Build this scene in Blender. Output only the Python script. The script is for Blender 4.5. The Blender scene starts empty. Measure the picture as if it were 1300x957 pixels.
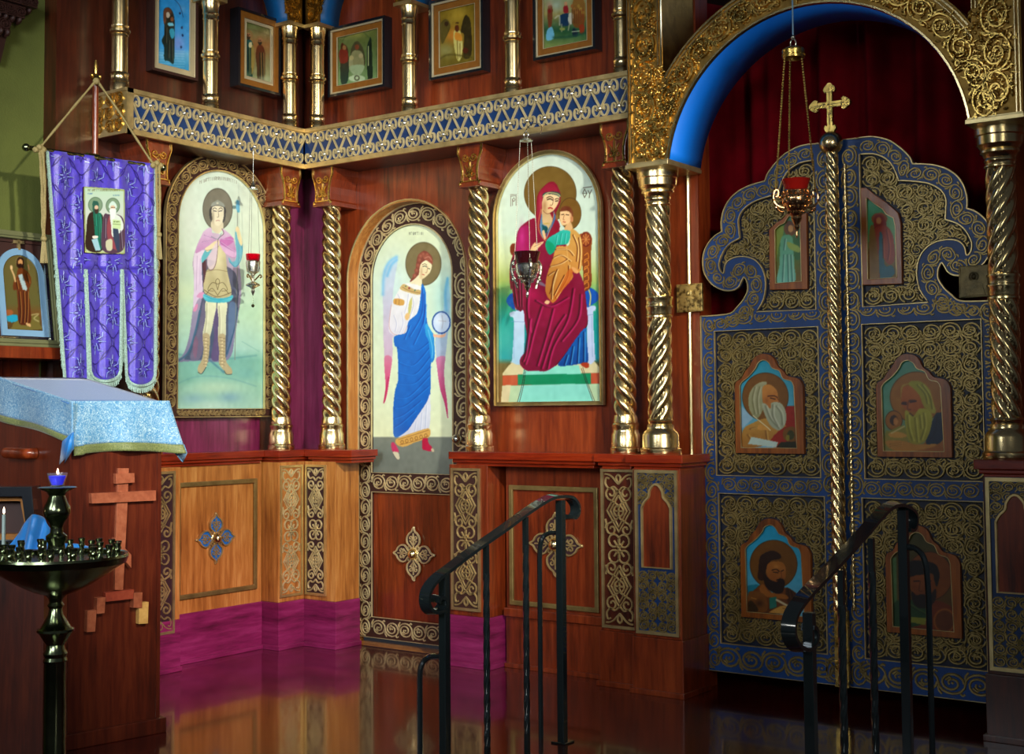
import bpy, bmesh, math, random
import numpy as np
from mathutils import Vector
from mathutils.geometry import tessellate_polygon
random.seed(7)
PI=math.pi
COL=bpy.context.scene.collection
# ---------------------------------------------------------------- surveyed camera (metres, radians)
F=1689.4991; YAW=.6266; PIT=.0534; ROLL=-.0074
CAM=np.array([4.5778,-4.611,1.0624])
fw=np.array([-math.sin(YAW)*math.cos(PIT),math.cos(YAW)*math.cos(PIT),math.sin(PIT)])
rt=np.array([math.cos(YAW),math.sin(YAW),0.]); up=np.cross(rt,fw)
RR=math.cos(ROLL)*rt+math.sin(ROLL)*up; UU=-math.sin(ROLL)*rt+math.cos(ROLL)*up
def ray(x,y): return fw+RR*((x-650)/F)-UU*((y-433.5)/F)
def proj(P):
    d=np.asarray(P)-CAM; z=d@fw
    return 650+F*(d@RR)/z, 433.5-F*(d@UU)/z
# ---------------------------------------------------------------- frames: a plane with u (right), z (up), n (towards the room)
class Fr:
    def __init__(s,o,u,n,v=(0,0,1)): s.o=np.array(o,float); s.u=np.array(u,float); s.n=np.array(n,float); s.v=np.array(v,float)
    def W(s,u,v,h=0): return tuple(s.o+s.u*u+s.v*v+s.n*h)
    def uv(s,px,py,off=0):
        d=ray(px,py); t=(off-(CAM-s.o)@s.n)/(d@s.n); p=CAM+d*t-s.o
        return float(p@s.u), float(p@s.v)
    def L(s,pts,off=0,o=(0,0),k=1): return [s.uv(o[0]+a/k,o[1]+b/k,off) for a,b in pts]
FC=Fr((0,0,0),(1,0,0),(0,-1,0))
FA=Fr((0,0,0),(0,1,0),(1,0,0))
def at_depth(px,py,D):
    d=ray(px,py); return CAM+d*D
# ---------------------------------------------------------------- curves
def smooth(p,n=6,closed=False):
    p=[tuple(map(float,q)) for q in p]; N=len(p); out=[]
    rng=range(N) if closed else range(N-1)
    for i in rng:
        if closed: a,b,c,d=p[i-1],p[i],p[(i+1)%N],p[(i+2)%N]
        else: a,b,c,d=p[max(i-1,0)],p[i],p[i+1],p[min(i+2,N-1)]
        for k in range(n):
            t=k/n
            out.append(tuple(.5*((2*b[j])+(-a[j]+c[j])*t+(2*a[j]-5*b[j]+4*c[j]-d[j])*t*t+(-a[j]+3*b[j]-3*c[j]+d[j])*t**3) for j in range(len(b))))
    if not closed: out.append(p[-1])
    return out
def arc(cx,cy,r,a0,a1,n=16,ry=None):
    ry=ry or r
    return [(cx+r*math.cos(math.radians(a0+(a1-a0)*i/n)),cy+ry*math.sin(math.radians(a0+(a1-a0)*i/n))) for i in range(n+1)]
def arch_outline(u0,u1,z0,zs,zt,n=28):
    """rectangle with a round top: springs at zs, crown at zt; starts bottom-left, goes over the top"""
    c=(u0+u1)/2; return [(u0,z0)]+[(c-(u1-u0)/2*math.cos(PI*i/n),zs+(zt-zs)*math.sin(PI*i/n)) for i in range(n+1)]+[(u1,z0)]
def inpoly(X,Y,poly):
    X=np.asarray(X,float);Y=np.asarray(Y,float); r=np.zeros(X.shape,bool); n=len(poly)
    x0,y0=poly[-1]
    for x1,y1 in poly:
        c=((y1>Y)!=(y0>Y))
        if y0!=y1: r^=c&(X<(x0-x1)*(Y-y1)/(y0-y1)+x1)
        x0,y0=x1,y1
    return r
def offset_poly(p,d):
    """inset a (roughly convex) closed polyline by d"""
    n=len(p);a=sum(p[i-1][0]*p[i][1]-p[i][0]*p[i-1][1] for i in range(n)); s=1 if a>0 else -1; out=[]
    for i in range(n):
        x0,y0=p[i-1];x1,y1=p[i];x2,y2=p[(i+1)%n]
        ax,ay=x1-x0,y1-y0;bx,by=x2-x1,y2-y1
        la=math.hypot(ax,ay) or 1;lb=math.hypot(bx,by) or 1
        nx,ny=-(ay/la+by/lb)*s,(ax/la+bx/lb)*s; l=math.hypot(nx,ny) or 1
        k=1/max(.45,l/2); out.append((x1+nx/l*d*k,y1+ny/l*d*k))
    return out
# ---------------------------------------------------------------- mesh builder
class MB:
    def __init__(s): s.v=[]; s.f=[]; s.flat=False
    def add(s,vs,fs):
        b=len(s.v); s.v.extend([tuple(map(float,q)) for q in vs]); s.f.extend([tuple(b+i for i in f) for f in fs]); return s
    def box(s,a,b):
        x0,y0,z0=a;x1,y1,z1=b
        return s.add([(x0,y0,z0),(x1,y0,z0),(x1,y1,z0),(x0,y1,z0),(x0,y0,z1),(x1,y0,z1),(x1,y1,z1),(x0,y1,z1)],[(0,3,2,1),(4,5,6,7),(0,1,5,4),(1,2,6,5),(2,3,7,6),(3,0,4,7)])
    def slab(s,fr,u0,u1,z0,z1,h0,h1):
        vs=[fr.W(u,z,h) for h in(h0,h1) for u,z in((u0,z0),(u1,z0),(u1,z1),(u0,z1))]
        return s.add(vs,[(0,3,2,1),(4,5,6,7),(0,1,5,4),(1,2,6,5),(2,3,7,6),(3,0,4,7)])
    def prism(s,fr,outer,h0,h1,holes=(),back=True,bev=0):
        loops=[list(outer)]+[list(h) for h in holes]
        flat=[p for l in loops for p in l]
        tri=tessellate_polygon([[Vector((p[0],p[1],0)) for p in l] for l in loops])
        n=len(flat)
        vs=[fr.W(p[0],p[1],h1) for p in flat]+[fr.W(p[0],p[1],h0) for p in flat]
        fs=[tuple(t) for t in tri]
        if back: fs+=[tuple(n+i for i in reversed(t)) for t in tri]
        b=0
        for l in loops:
            m=len(l)
            for i in range(m): fs.append((b+i,b+(i+1)%m,n+b+(i+1)%m,n+b+i))
            b+=m
        return s.add(vs,fs)
    def ribbon(s,fn,pts,h0,w,h,closed=False,taper=0):
        """raised flattened bar following a 2D path; fn(u,v,h)->xyz"""
        n=len(pts)
        if n<2: return s
        vs=[]
        for i,(x,y) in enumerate(pts):
            a=pts[i-1] if (i or closed) else pts[i]; b=pts[(i+1)%n] if (i<n-1 or closed) else pts[i]
            dx,dy=b[0]-a[0],b[1]-a[1]; l=math.hypot(dx,dy) or 1; nx,ny=-dy/l,dx/l
            ww=w*(1-taper*i/(n-1)); 
            for o,k in((-.5,0),(-.28,1),(.28,1),(.5,0)): vs.append(fn(x+nx*ww*o,y+ny*ww*o,h0+h*k))
        fs=[]
        for i in range(n if closed else n-1):
            j=(i+1)%n
            for k in range(3): fs.append((4*i+k,4*j+k,4*j+k+1,4*i+k+1))
        if not closed: fs+= [(0,1,2,3),(4*n-1,4*n-2,4*n-3,4*n-4)]
        return s.add(vs,fs)
    def dome(s,fn,x,y,h0,r,h,n=8,rows=3,ry=None,rot=0):
        ry=ry or r; vs=[];fs=[]; ca,sa=math.cos(rot),math.sin(rot)
        for j in range(rows):
            t=j/rows*PI/2
            for i in range(n):
                a=2*PI*i/n; ex,ey=r*math.cos(t)*math.cos(a),ry*math.cos(t)*math.sin(a)
                vs.append(fn(x+ex*ca-ey*sa,y+ex*sa+ey*ca,h0+h*math.sin(t)))
        vs.append(fn(x,y,h0+h))
        for j in range(rows-1):
            for i in range(n): fs.append((j*n+i,j*n+(i+1)%n,(j+1)*n+(i+1)%n,(j+1)*n+i))
        for i in range(n): fs.append(((rows-1)*n+i,(rows-1)*n+(i+1)%n,rows*n))
        return s.add(vs,fs)
    def tube(s,path,r,n=8,closed=False,flat=None):
        P=[Vector(p) for p in path]; m=len(P); vs=[]; fs=[]
        prev=None
        for i in range(m):
            a=P[i-1] if (i or closed) else P[i]; b=P[(i+1)%m] if (i<m-1 or closed) else P[i]
            t=(b-a).normalized() if (b-a).length>1e-9 else Vector((0,0,1))
            if prev is None:
                ref=Vector((0,0,1)) if abs(t.z)<.9 else Vector((1,0,0)); x=t.cross(ref).normalized()
            else: x=(prev-t*prev.dot(t)); x=x.normalized() if x.length>1e-6 else t.orthogonal().normalized()
            prev=x; y=t.cross(x)
            rr=r[i] if isinstance(r,(list,tuple)) else r
            for k in range(n):
                an=2*PI*k/n; vs.append(P[i]+x*(rr*math.cos(an))+y*(rr*math.sin(an)))
        for i in range(m if closed else m-1):
            j=(i+1)%m
            for k in range(n): fs.append((i*n+k,i*n+(k+1)%n,j*n+(k+1)%n,j*n+k))
        if not closed: fs+=[tuple(reversed(range(n))),tuple(range((m-1)*n,m*n))]
        return s.add(vs,fs)
    def lathe(s,c,prof,seg=28,z0=0):
        vs=[];fs=[];m=len(prof)
        for r,z in prof:
            for k in range(seg):
                a=2*PI*k/seg; vs.append((c[0]+r*math.cos(a),c[1]+r*math.sin(a),z0+z))
        for i in range(m-1):
            for k in range(seg): fs.append((i*seg+k,i*seg+(k+1)%seg,(i+1)*seg+(k+1)%seg,(i+1)*seg+k))
        if prof[0][0]>1e-5: fs.append(tuple(reversed(range(seg))))
        if prof[-1][0]>1e-5: fs.append(tuple(range((m-1)*seg,m*seg)))
        return s.add(vs,fs)
    def twist(s,c,z0,z1,R,strands,turns,cut=.5,seg=None,rows=None,ends=.06):
        """rope-twisted shaft: lobed section swept upwards with rotation"""
        seg=seg or strands*12; rows=rows or int(abs(turns)*26)+8; vs=[];fs=[]
        d=cut; rho=1-cut
        def rad(a):
            w=2*PI/strands; a=(a+w/2)%w-w/2; sn=d*math.sin(a)
            return d*math.cos(a)+math.sqrt(max(rho*rho-sn*sn,0)) if abs(sn)<rho else d*math.cos(a)
        for i in range(rows+1):
            t=i/rows
            for k in range(seg):
                a=2*PI*k/seg; r=R*rad(a-turns*2*PI*t)
                vs.append((c[0]+r*math.cos(a),c[1]+r*math.sin(a),z0+(z1-z0)*t))
        for i in range(rows):
            for k in range(seg): fs.append((i*seg+k,i*seg+(k+1)%seg,(i+1)*seg+(k+1)%seg,(i+1)*seg+k))
        fs+=[tuple(reversed(range(seg))),tuple(range(rows*seg,(rows+1)*seg))]
        return s.add(vs,fs)
    def sphere(s,c,r,n=20,m=12,sz=1):
        return s.lathe((c[0],c[1]),[(max(r*math.sin(PI*j/m),1e-4),c[2]-sz*r*math.cos(PI*j/m)) for j in range(m+1)],n)
    def grid(s,rows):
        b=[];n=len(rows[0])
        for r in rows: b+=list(r)
        fs=[(i*n+k,i*n+k+1,(i+1)*n+k+1,(i+1)*n+k) for i in range(len(rows)-1) for k in range(n-1)]
        return s.add(b,fs)
def wloc(o):
    p=Vector((0,0,0))
    while o is not None: p=p+o.location; o=o.parent
    return p
def obj(name,mb,mat,parent=None,loc=None,smooth_=None,mats=None,solid=0,bevel=0):
    if parent is not None: base=wloc(parent); lo=Vector((0,0,0))
    else:
        if loc is None:
            xs=[v[0] for v in mb.v];ys=[v[1] for v in mb.v];zs=[v[2] for v in mb.v]
            loc=((min(xs)+max(xs))/2,(min(ys)+max(ys))/2,min(zs))
        base=Vector(loc); lo=base
    me=bpy.data.meshes.new(name)
    me.from_pydata([(v[0]-base.x,v[1]-base.y,v[2]-base.z) for v in mb.v],[],mb.f); me.update()
    bm=bmesh.new(); bm.from_mesh(me)
    bmesh.ops.recalc_face_normals(bm,faces=bm.faces)
    sm=smooth_ is None or smooth_ is not False
    if sm:
        ang=math.radians(smooth_ if isinstance(smooth_,(int,float)) and smooth_>1 else 38)
        for f in bm.faces: f.smooth=True
        for e in bm.edges:
            if len(e.link_faces)==2 and e.calc_face_angle(0)>ang: e.smooth=False
    bm.to_mesh(me); bm.free()
    me.materials.append(mat)
    o=bpy.data.objects.new(name,me); COL.objects.link(o); o.location=lo
    if parent is not None: o.parent=parent
    if solid:
        m=o.modifiers.new('thickness','SOLIDIFY'); m.thickness=solid
    if bevel:
        m=o.modifiers.new('edge','BEVEL'); m.width=bevel; m.segments=2; m.limit_method='ANGLE'
    return o
def thing(name,label,cat,loc,group=None):
    o=bpy.data.objects.new(name,None); COL.objects.link(o); o.location=Vector([float(q) for q in loc]); o.empty_display_size=.05
    o['label']=label; o['category']=cat
    if group: o['group']=group
    return o
def tag(o,label,cat,group=None):
    o['label']=label;o['category']=cat
    if group:o['group']=group
    return o
def struct(name,mb,mat,loc=None,**k):
    o=obj(name,mb,mat,None,loc,**k); o['kind']='structure'; return o
def kids(o): return list(o.children)
def dup(root,loc,label=None,group=None):
    r=root.copy(); COL.objects.link(r); r.location=Vector([float(q) for q in loc])
    if label: r['label']=label
    if group: r['group']=group
    for ch in kids(root):
        c=ch.copy(); COL.objects.link(c); c.parent=r
        for g in kids(ch):
            d=g.copy(); COL.objects.link(d); d.parent=c
    return r
# ---------------------------------------------------------------- materials
def s2l(c):
    c=np.asarray(c,float)/255.; return np.where(c<=.04045,c/12.92,((c+.055)/1.055)**2.4)
def rgb(r,g,b): return tuple(float(q) for q in s2l((r,g,b)))+(1,)
class NT:
    def __init__(s,name):
        s.m=bpy.data.materials.new(name); s.m.use_nodes=True; s.t=s.m.node_tree; s.b=s.t.nodes['Principled BSDF']
    def n(s,t,**k):
        x=s.t.nodes.new(t)
        for a,b in k.items(): setattr(x,a,b)
        return x
    def l(s,a,b): s.t.links.new(a,b)
    def coords(s,scale,kind='Object'):
        tc=s.n('ShaderNodeTexCoord'); mp=s.n('ShaderNodeMapping'); mp.inputs['Scale'].default_value=scale
        s.l(tc.outputs[kind],mp.inputs['Vector']); return mp.outputs[0]
    def noise(s,vec,scale,detail=4,rough=.55,dist=0):
        x=s.n('ShaderNodeTexNoise'); x.inputs['Scale'].default_value=scale;x.inputs['Detail'].default_value=detail
        x.inputs['Roughness'].default_value=rough; x.inputs['Distortion'].default_value=dist; s.l(vec,x.inputs['Vector']); return x.outputs['Fac']
    def ramp(s,fac,stops):
        r=s.n('ShaderNodeValToRGB'); e=r.color_ramp.elements
        while len(e)<len(stops): e.new(.5)
        for i,(p,c) in enumerate(stops): e[i].position=p; e[i].color=c
        s.l(fac,r.inputs[0]); return r.outputs[0]
    def bump(s,h,strength=.3,dist=.01):
        b=s.n('ShaderNodeBump'); b.inputs['Strength'].default_value=strength;b.inputs['Distance'].default_value=dist
        s.l(h,b.inputs['Height']); s.l(b.outputs[0],s.b.inputs['Normal'])
    def set(s,**k):
        for a,b in k.items(): s.b.inputs[a.replace('_',' ')].default_value=b
def wood(name,dark,mid,light,scale=(26,26,2.2),rough=.32,coat=.5,blotch=2.5):
    """fine streaky grain over a broad cloudy figure"""
    m=NT(name); k=2.2; v=m.coords((scale[0]*k,scale[1]*k,scale[2]*k)); n1=m.noise(v,1.,5,.62,.35)
    n3=m.noise(m.coords((scale[0]*.28,scale[1]*.28,scale[2]*.45)),1.,3,.5,.8); n2=m.noise(m.coords((1,1,1)),blotch,3,.5)
    def mul(x,f):
        q=m.n('ShaderNodeMath',operation='MULTIPLY'); q.inputs[1].default_value=f; m.l(x,q.inputs[0]); return q.outputs[0]
    def add(x,y):
        q=m.n('ShaderNodeMath',operation='ADD'); m.l(x,q.inputs[0]); m.l(y,q.inputs[1]); return q.outputs[0]
    t=add(add(mul(n1,.45),mul(n3,.30)),mul(n2,.25))
    m.l(m.ramp(t,[(.36,dark),(.50,mid),(.64,light)]),m.b.inputs['Base Color'])
    m.set(Roughness=rough,Coat_Weight=coat,Coat_Roughness=.2); m.bump(n1,.08,.003); return m.m
def metal(name,col,rough=.25,var=.1,bump=0,metallic=1.,bscale=60,col2=None):
    m=NT(name); v=m.coords((1,1,1)); n=m.noise(v,18,4)
    c2=col2 or tuple(q*(1-var*3) for q in col[:3])+(1,)
    m.l(m.ramp(n,[(.35,c2),(.6,col)]),m.b.inputs['Base Color'])
    mr=m.n('ShaderNodeMapRange'); mr.inputs[3].default_value=rough*.8; mr.inputs[4].default_value=rough*1.35
    m.l(n,mr.inputs[0]); m.l(mr.outputs[0],m.b.inputs['Roughness']); m.set(Metallic=metallic)
    if bump: m.bump(m.noise(v,bscale,3),bump,.004)
    return m.m
def plain(name,col,rough=.5,var=.12,scale=12,bump=.05,metallic=0,coat=0,bs=80,sheen=0):
    m=NT(name); v=m.coords((1,1,1)); n=m.noise(v,scale,4)
    m.l(m.ramp(n,[(.3,tuple(q*(1-var) for q in col[:3])+(1,)),(.7,tuple(min(1,q*(1+var)) for q in col[:3])+(1,))]),m.b.inputs['Base Color'])
    m.set(Roughness=rough,Metallic=metallic,Coat_Weight=coat)
    if sheen: m.set(Sheen_Weight=sheen)
    if bump: m.bump(m.noise(v,bs,3),bump,.003)
    return m.m
def glass(name,col,rough=.05,tr=.9):
    m=NT(name); m.set(Base_Color=col,Roughness=rough,Transmission_Weight=tr,IOR=1.3); return m.m
def emis(name,col,st):
    m=NT(name); m.set(Base_Color=(0,0,0,1),Emission_Color=col,Emission_Strength=st); return m.m
M={}
M['mahog']=wood('mahogany veneer',rgb(62,20,6),rgb(114,42,14),rgb(146,62,24))
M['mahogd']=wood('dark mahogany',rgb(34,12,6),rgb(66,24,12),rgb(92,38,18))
M['honey']=wood('honey stained wood',rgb(118,64,24),rgb(176,112,50),rgb(210,152,82),rough=.35)
M['red']=wood('red lacquered wood',rgb(80,16,4),rgb(132,36,8),rgb(160,56,18),scale=(3,3,30),rough=.25,coat=.7)
M['plum']=wood('magenta light tinted wood',rgb(80,10,46),rgb(126,26,80),rgb(154,48,106),scale=(3,3,24),rough=.4,coat=.3)  # skirting wood with the magenta window light painted into its colour
M['plumw']=wood('magenta light tinted board',rgb(66,12,34),rgb(112,30,70),rgb(136,48,90),rough=.35)  # board wood; its plum tone carries the magenta light
M['podium']=wood('podium veneer',rgb(44,14,6),rgb(82,28,12),rgb(108,44,20),rough=.3)
M['xwood']=wood('pale cross wood',rgb(128,60,34),rgb(160,84,52),rgb(178,104,70),scale=(20,20,20),rough=.5,coat=0)
M['xred']=wood('red cross wood',rgb(120,40,22),rgb(150,58,34),rgb(168,76,46),scale=(20,20,20),rough=.5,coat=0)
M['xyel']=wood('yellow cross wood',rgb(190,140,70),rgb(216,168,92),rgb(226,184,112),scale=(20,20,20),rough=.5,coat=0)
M['gold']=metal('polished brass',(.88,.68,.34,1),.22,.05)
M['goldc']=metal('cast gilt relief',(.78,.52,.14,1),.26,.12,bump=.25,bscale=90)
M['goldd']=metal('dark gilt ground',(.34,.20,.05,1),.42,.12,bump=.3)
M['trim']=metal('gilt trim',(.72,.56,.26,1),.32,.08,metallic=.85)
M['fil']=metal('gilt scrollwork',(.62,.46,.20,1),.36,.1,metallic=.7)
M['filb']=metal('pale gilt scrollwork',(.74,.62,.34,1),.36,.08,metallic=.6)
M['fild']=metal('dull bronze fretwork',(.34,.245,.085,1),.38,.1,metallic=.7)
M['doorg']=plain('dark navy panel ground',rgb(10,20,44),.5,.3,9)
M['copper']=metal('copper gilt',(.85,.52,.26,1),.18,.08)
M['silver']=metal('silvered metal',(.58,.58,.50,1),.25,.08)
M['bronze']=metal('dark bronze',(.26,.30,.17,1),.18,.1)
M['iron']=metal('black painted iron',(.020,.030,.034,1),.14,.03,metallic=.4)
M['iron'].node_tree.nodes['Principled BSDF'].inputs['Coat Weight'].default_value=1
M['stud']=metal('bright studs',(.85,.84,.76,1),.28,.03)
M['wire']=plain('dark wire',rgb(60,58,48),.5)
M['chain']=metal('tarnished chain',(.30,.28,.20,1),.3,.1)
M['umber']=plain('umber ground',rgb(52,22,14),.6)
M['cloisbg']=plain('dark plum ground',rgb(48,18,26),.6)
M['blue']=plain('cobalt paint',rgb(6,44,92),.42,.25,9,coat=.2)
M['blued']=plain('deep cobalt paint',rgb(4,56,118),.45,.3,9)
M['soffit']=plain('bright cobalt soffit',rgb(0,122,238),.55,.04)
M['teal']=plain('teal arch paint',rgb(0,90,150),.5,.05)
M['green']=plain('olive plaster',rgb(92,100,40),.85,.12,5,bump=.5,bs=160)
M['bluep']=plain('bright enamel blue',rgb(24,100,176),.4,.3,60,coat=.2)
M['frame']=wood('brown icon frame wood',rgb(84,40,8),rgb(144,76,18),rgb(176,100,30),rough=.35)
M['black']=plain('black lacquer',(.006,.008,.012,1),.25,.1,coat=.6)
M['bluehi']=plain('blue black lacquer edge',rgb(20,50,90),.22,.1,coat=.5)
M['fgold']=plain('ochre picture frame',rgb(150,96,34),.4,.15,30,metallic=.3)
M['fpale']=plain('champagne picture frame',rgb(196,184,150),.35,.06,metallic=.35)
M['fgreen']=plain('silvery green frame',rgb(122,124,84),.42,.1,metallic=.3)
M['ivory']=plain('ivory enamel',rgb(206,214,190),.4,.04)
M['sky']=plain('pale blue slip',rgb(120,160,190),.5,.06)
M['wax']=plain('pale wax',rgb(150,170,165),.5,.04)
M['rope']=plain('gold cord',rgb(150,134,84),.6,.25,200,bump=.8,bs=300)
M['fringe']=plain('silver green fringe',rgb(156,186,174),.8,.35,180,bump=.9,bs=400)
M['redglass']=glass('red glass',(.75,.0,.02,1),.05,.75)
M['rubyglass']=glass('deep red glass',(.38,.012,.008,1),.06,.45)
M['plaque_shade']=metal('shade toned plaque',(.16,.12,.05,1),.4,.2,bump=.5,metallic=.7)  # darker copy of the plaque brass; shade on the right post painted in
M['winglass']=glass('dark ruby glass',(.035,.004,.006,1),.06,.2)
M['bluewax']=plain('blue lamp oil',rgb(20,16,235),.3,.05)
M['bluewax'].node_tree.nodes['Principled BSDF'].inputs['Emission Color'].default_value=(.004,.004,.9,1)
M['bluewax'].node_tree.nodes['Principled BSDF'].inputs['Emission Strength'].default_value=.5
M['clear']=glass('clear glass',(.9,.95,1,1),.03,.95)
M['flame']=emis('candle flame',(1,.62,.38,1),9)
def floor_mat():
    m=NT('varnished floorboards'); v=m.coords((1,1,1)); tc=m.n('ShaderNodeTexBrick')
    tc.inputs['Scale'].default_value=1; tc.inputs['Brick Width'].default_value=1.3; tc.inputs['Row Height'].default_value=.085; tc.inputs['Mortar Size'].default_value=.0012
    tc.inputs['Color1'].default_value=rgb(86,26,18); tc.inputs['Color2'].default_value=rgb(60,16,12); tc.inputs['Mortar'].default_value=rgb(22,6,4)
    m.l(v,tc.inputs['Vector']); g=m.noise(m.coords((2.5,40,1)),1,5)
    mx=m.n('ShaderNodeMix',data_type='RGBA',blend_type='MULTIPLY'); mx.inputs[0].default_value=.6
    m.l(tc.outputs[0],mx.inputs[6]); m.l(m.ramp(g,[(.3,(.45,.45,.45,1)),(.7,(1.2,1.2,1.2,1))]),mx.inputs[7]); m.l(mx.outputs[2],m.b.inputs['Base Color'])
    m.set(Roughness=.16,Coat_Weight=.8,Coat_Roughness=.07); m.bump(m.noise(v,7,2),.06,.01); return m.m
M['floor']=floor_mat()
M['carpet']=plain('dark carpet',rgb(24,12,14),.95,.3,120,bump=.6,bs=300)
def curtain_mat():
    m=NT('crimson velvet'); v=m.coords((1,1,1)); n=m.noise(v,6,4)
    m.l(m.ramp(n,[(.3,rgb(96,2,12)),(.7,rgb(138,4,22))]),m.b.inputs['Base Color']); m.set(Roughness=.9,Specular_IOR_Level=.1); return m.m
M['curtain']=curtain_mat()
def damask(name,c1,c2,c3,scale,rough=.4):
    """brocade: quatrefoil lattice lines and sprigs in c2 / c3 on c1"""
    m=NT(name); v=m.coords((1,1,1)); 
    vo=m.n('ShaderNodeTexVoronoi',feature='DISTANCE_TO_EDGE'); vo.inputs['Scale'].default_value=scale; vo.inputs['Randomness'].default_value=.55
    w=m.n('ShaderNodeTexNoise'); w.inputs['Scale'].default_value=scale*2.2; w.inputs['Distortion'].default_value=2.5; w.inputs['Detail'].default_value=1
    m.l(v,vo.inputs['Vector']); m.l(v,w.inputs['Vector'])
    r1=m.ramp(vo.outputs['Distance'],[(.0,(1,1,1,1)),(.09,(0,0,0,1))]); r2=m.ramp(w.outputs['Fac'],[(.45,(0,0,0,1)),(.50,(1,1,1,1)),(.57,(0,0,0,1))])
    a=m.n('ShaderNodeMix',data_type='RGBA'); a.inputs[6].default_value=c1; a.inputs[7].default_value=c2; m.l(r1,a.inputs[0])
    b=m.n('ShaderNodeMix',data_type='RGBA'); b.inputs[7].default_value=c3; m.l(a.outputs[2],b.inputs[6]); m.l(r2,b.inputs[0])
    m.l(b.outputs[2],m.b.inputs['Base Color']); m.set(Roughness=rough,Sheen_Weight=.3); m.bump(w.outputs['Fac'],.25,.003); return m.m
M['brocade']=plain('violet brocade',rgb(74,58,184),.33,.2,30,bump=.3,bs=220,sheen=.3)
M['brocline']=plain('dark violet weave',rgb(44,30,120),.4,.15,40)
M['brochi']=plain('pale violet blue weave',rgb(128,146,206),.25,.2,60)
M['damask']=damask('blue white damask',rgb(84,148,192),rgb(104,164,202),rgb(192,220,228),26,.5)
M['damaskd']=damask('plain blue satin',rgb(58,112,176),rgb(70,124,186),rgb(84,136,192),50,.45)
M['galloon']=damask('gold green galloon',rgb(112,124,66),rgb(150,156,92),rgb(78,92,44),110,.5)
M['satin']=plain('bright blue satin',rgb(36,130,210),.4,.15,10,sheen=.3)
def paint_mat():
    m=NT('icon paint'); a=m.n('ShaderNodeAttribute'); a.attribute_name='Col'; m.l(a.outputs['Color'],m.b.inputs['Base Color'])
    m.set(Roughness=.38,Coat_Weight=.15,Coat_Roughness=.25); return m.m
M['paint']=paint_mat()
def plaque_mat():
    m=NT('embossed brass plaque'); v=m.coords((1,1,1)); n=m.noise(v,60,3)
    m.l(m.ramp(n,[(.38,(.10,.06,.015,1)),(.55,(.5,.36,.12,1))]),m.b.inputs['Base Color']); m.set(Metallic=.7,Roughness=.35); m.bump(n,.5,.004); return m.m
M['plaque']=plaque_mat()
# ---------------------------------------------------------------- ornament
def strokes_map(path):
    """returns fn(s,t)->(u,v) following a 2D polyline and its length"""
    p=[tuple(q) for q in path]; d=[0]
    for i in range(1,len(p)): d.append(d[-1]+math.hypot(p[i][0]-p[i-1][0],p[i][1]-p[i-1][1]))
    nr=[]
    for i in range(len(p)):
        a=p[max(i-1,0)];b=p[min(i+1,len(p)-1)]; l=math.hypot(b[0]-a[0],b[1]-a[1]) or 1; nr.append((-(b[1]-a[1])/l,(b[0]-a[0])/l))
    def fn(s,t):
        s=min(max(s,0),d[-1]); 
        lo=0;hi=len(d)-1
        while hi-lo>1:
            m=(lo+hi)//2
            if d[m]<=s: lo=m
            else: hi=m
        k=(s-d[lo])/max(d[hi]-d[lo],1e-9)
        x=p[lo][0]+(p[hi][0]-p[lo][0])*k; y=p[lo][1]+(p[hi][1]-p[lo][1])*k
        nx=nr[lo][0]+(nr[hi][0]-nr[lo][0])*k; ny=nr[lo][1]+(nr[hi][1]-nr[lo][1])*k
        return x+nx*t,y+ny*t
    return fn,d[-1]
def rinceau(L,W,asp=1.05,res=1,flip=1,inner=1.6):
    n=max(1,round(L/(asp*W))); c=L/n; ry=W*.40; rx=c*.5; S=[]
    for k in range(n):
        cx=(k+.5)*c; g=flip*(1 if k%2==0 else -1)
        S.append([(cx-rx*math.cos(PI*i/8),g*ry*math.sin(PI*i/8)) for i in range(9)])
        sp=[]
        N=int(14*inner)
        for i in range(N+1):
            ph=2*PI*inner*i/N; f=(1-.80*i/N)*.97
            sp.append((cx+rx*f*math.cos(ph)*.96,-g*ry*f*math.sin(ph)))
        S.append(sp)
        S.append([(cx,0.03*W),(cx+.07*W,-.02*W)])      # bud
        # leaves on the outer side and in the spandrels
        S.append([(cx-rx*.99,g*ry*.35),(cx-rx*.98,g*ry*.75),(cx-rx*.75,g*ry*1.12)])
        S.append([(cx+rx*.62,g*ry*.92),(cx+rx*.8,g*ry*1.1),(cx+rx*.98,g*ry*.95)])
        S.append([(cx-rx*.45,-g*ry*.25),(cx-rx*.15,-g*ry*.55),(cx+rx*.05,-g*ry*.35)])
    return S
def clip(strokes,ok):
    out=[]
    for s in strokes:
        a=np.array(s); k=ok(a[:,0],a[:,1]); cur=[]
        for q,f in zip(s,k):
            if f: cur.append(q)
            else:
                if len(cur)>1: out.append(cur)
                cur=[]
        if len(cur)>1: out.append(cur)
    return out
def scroll_strip(mb,fr,path,W,h0,w=.12,h=.004,asp=1.05,flip=1,ok=None):
    fn,L=strokes_map(path); S=[[fn(*q) for q in s] for s in rinceau(L,W,asp,flip=flip)]
    if ok: S=clip(S,ok)
    for s in S: mb.ribbon(fr.W,s,h0,W*w,h,taper=.15)
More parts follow.
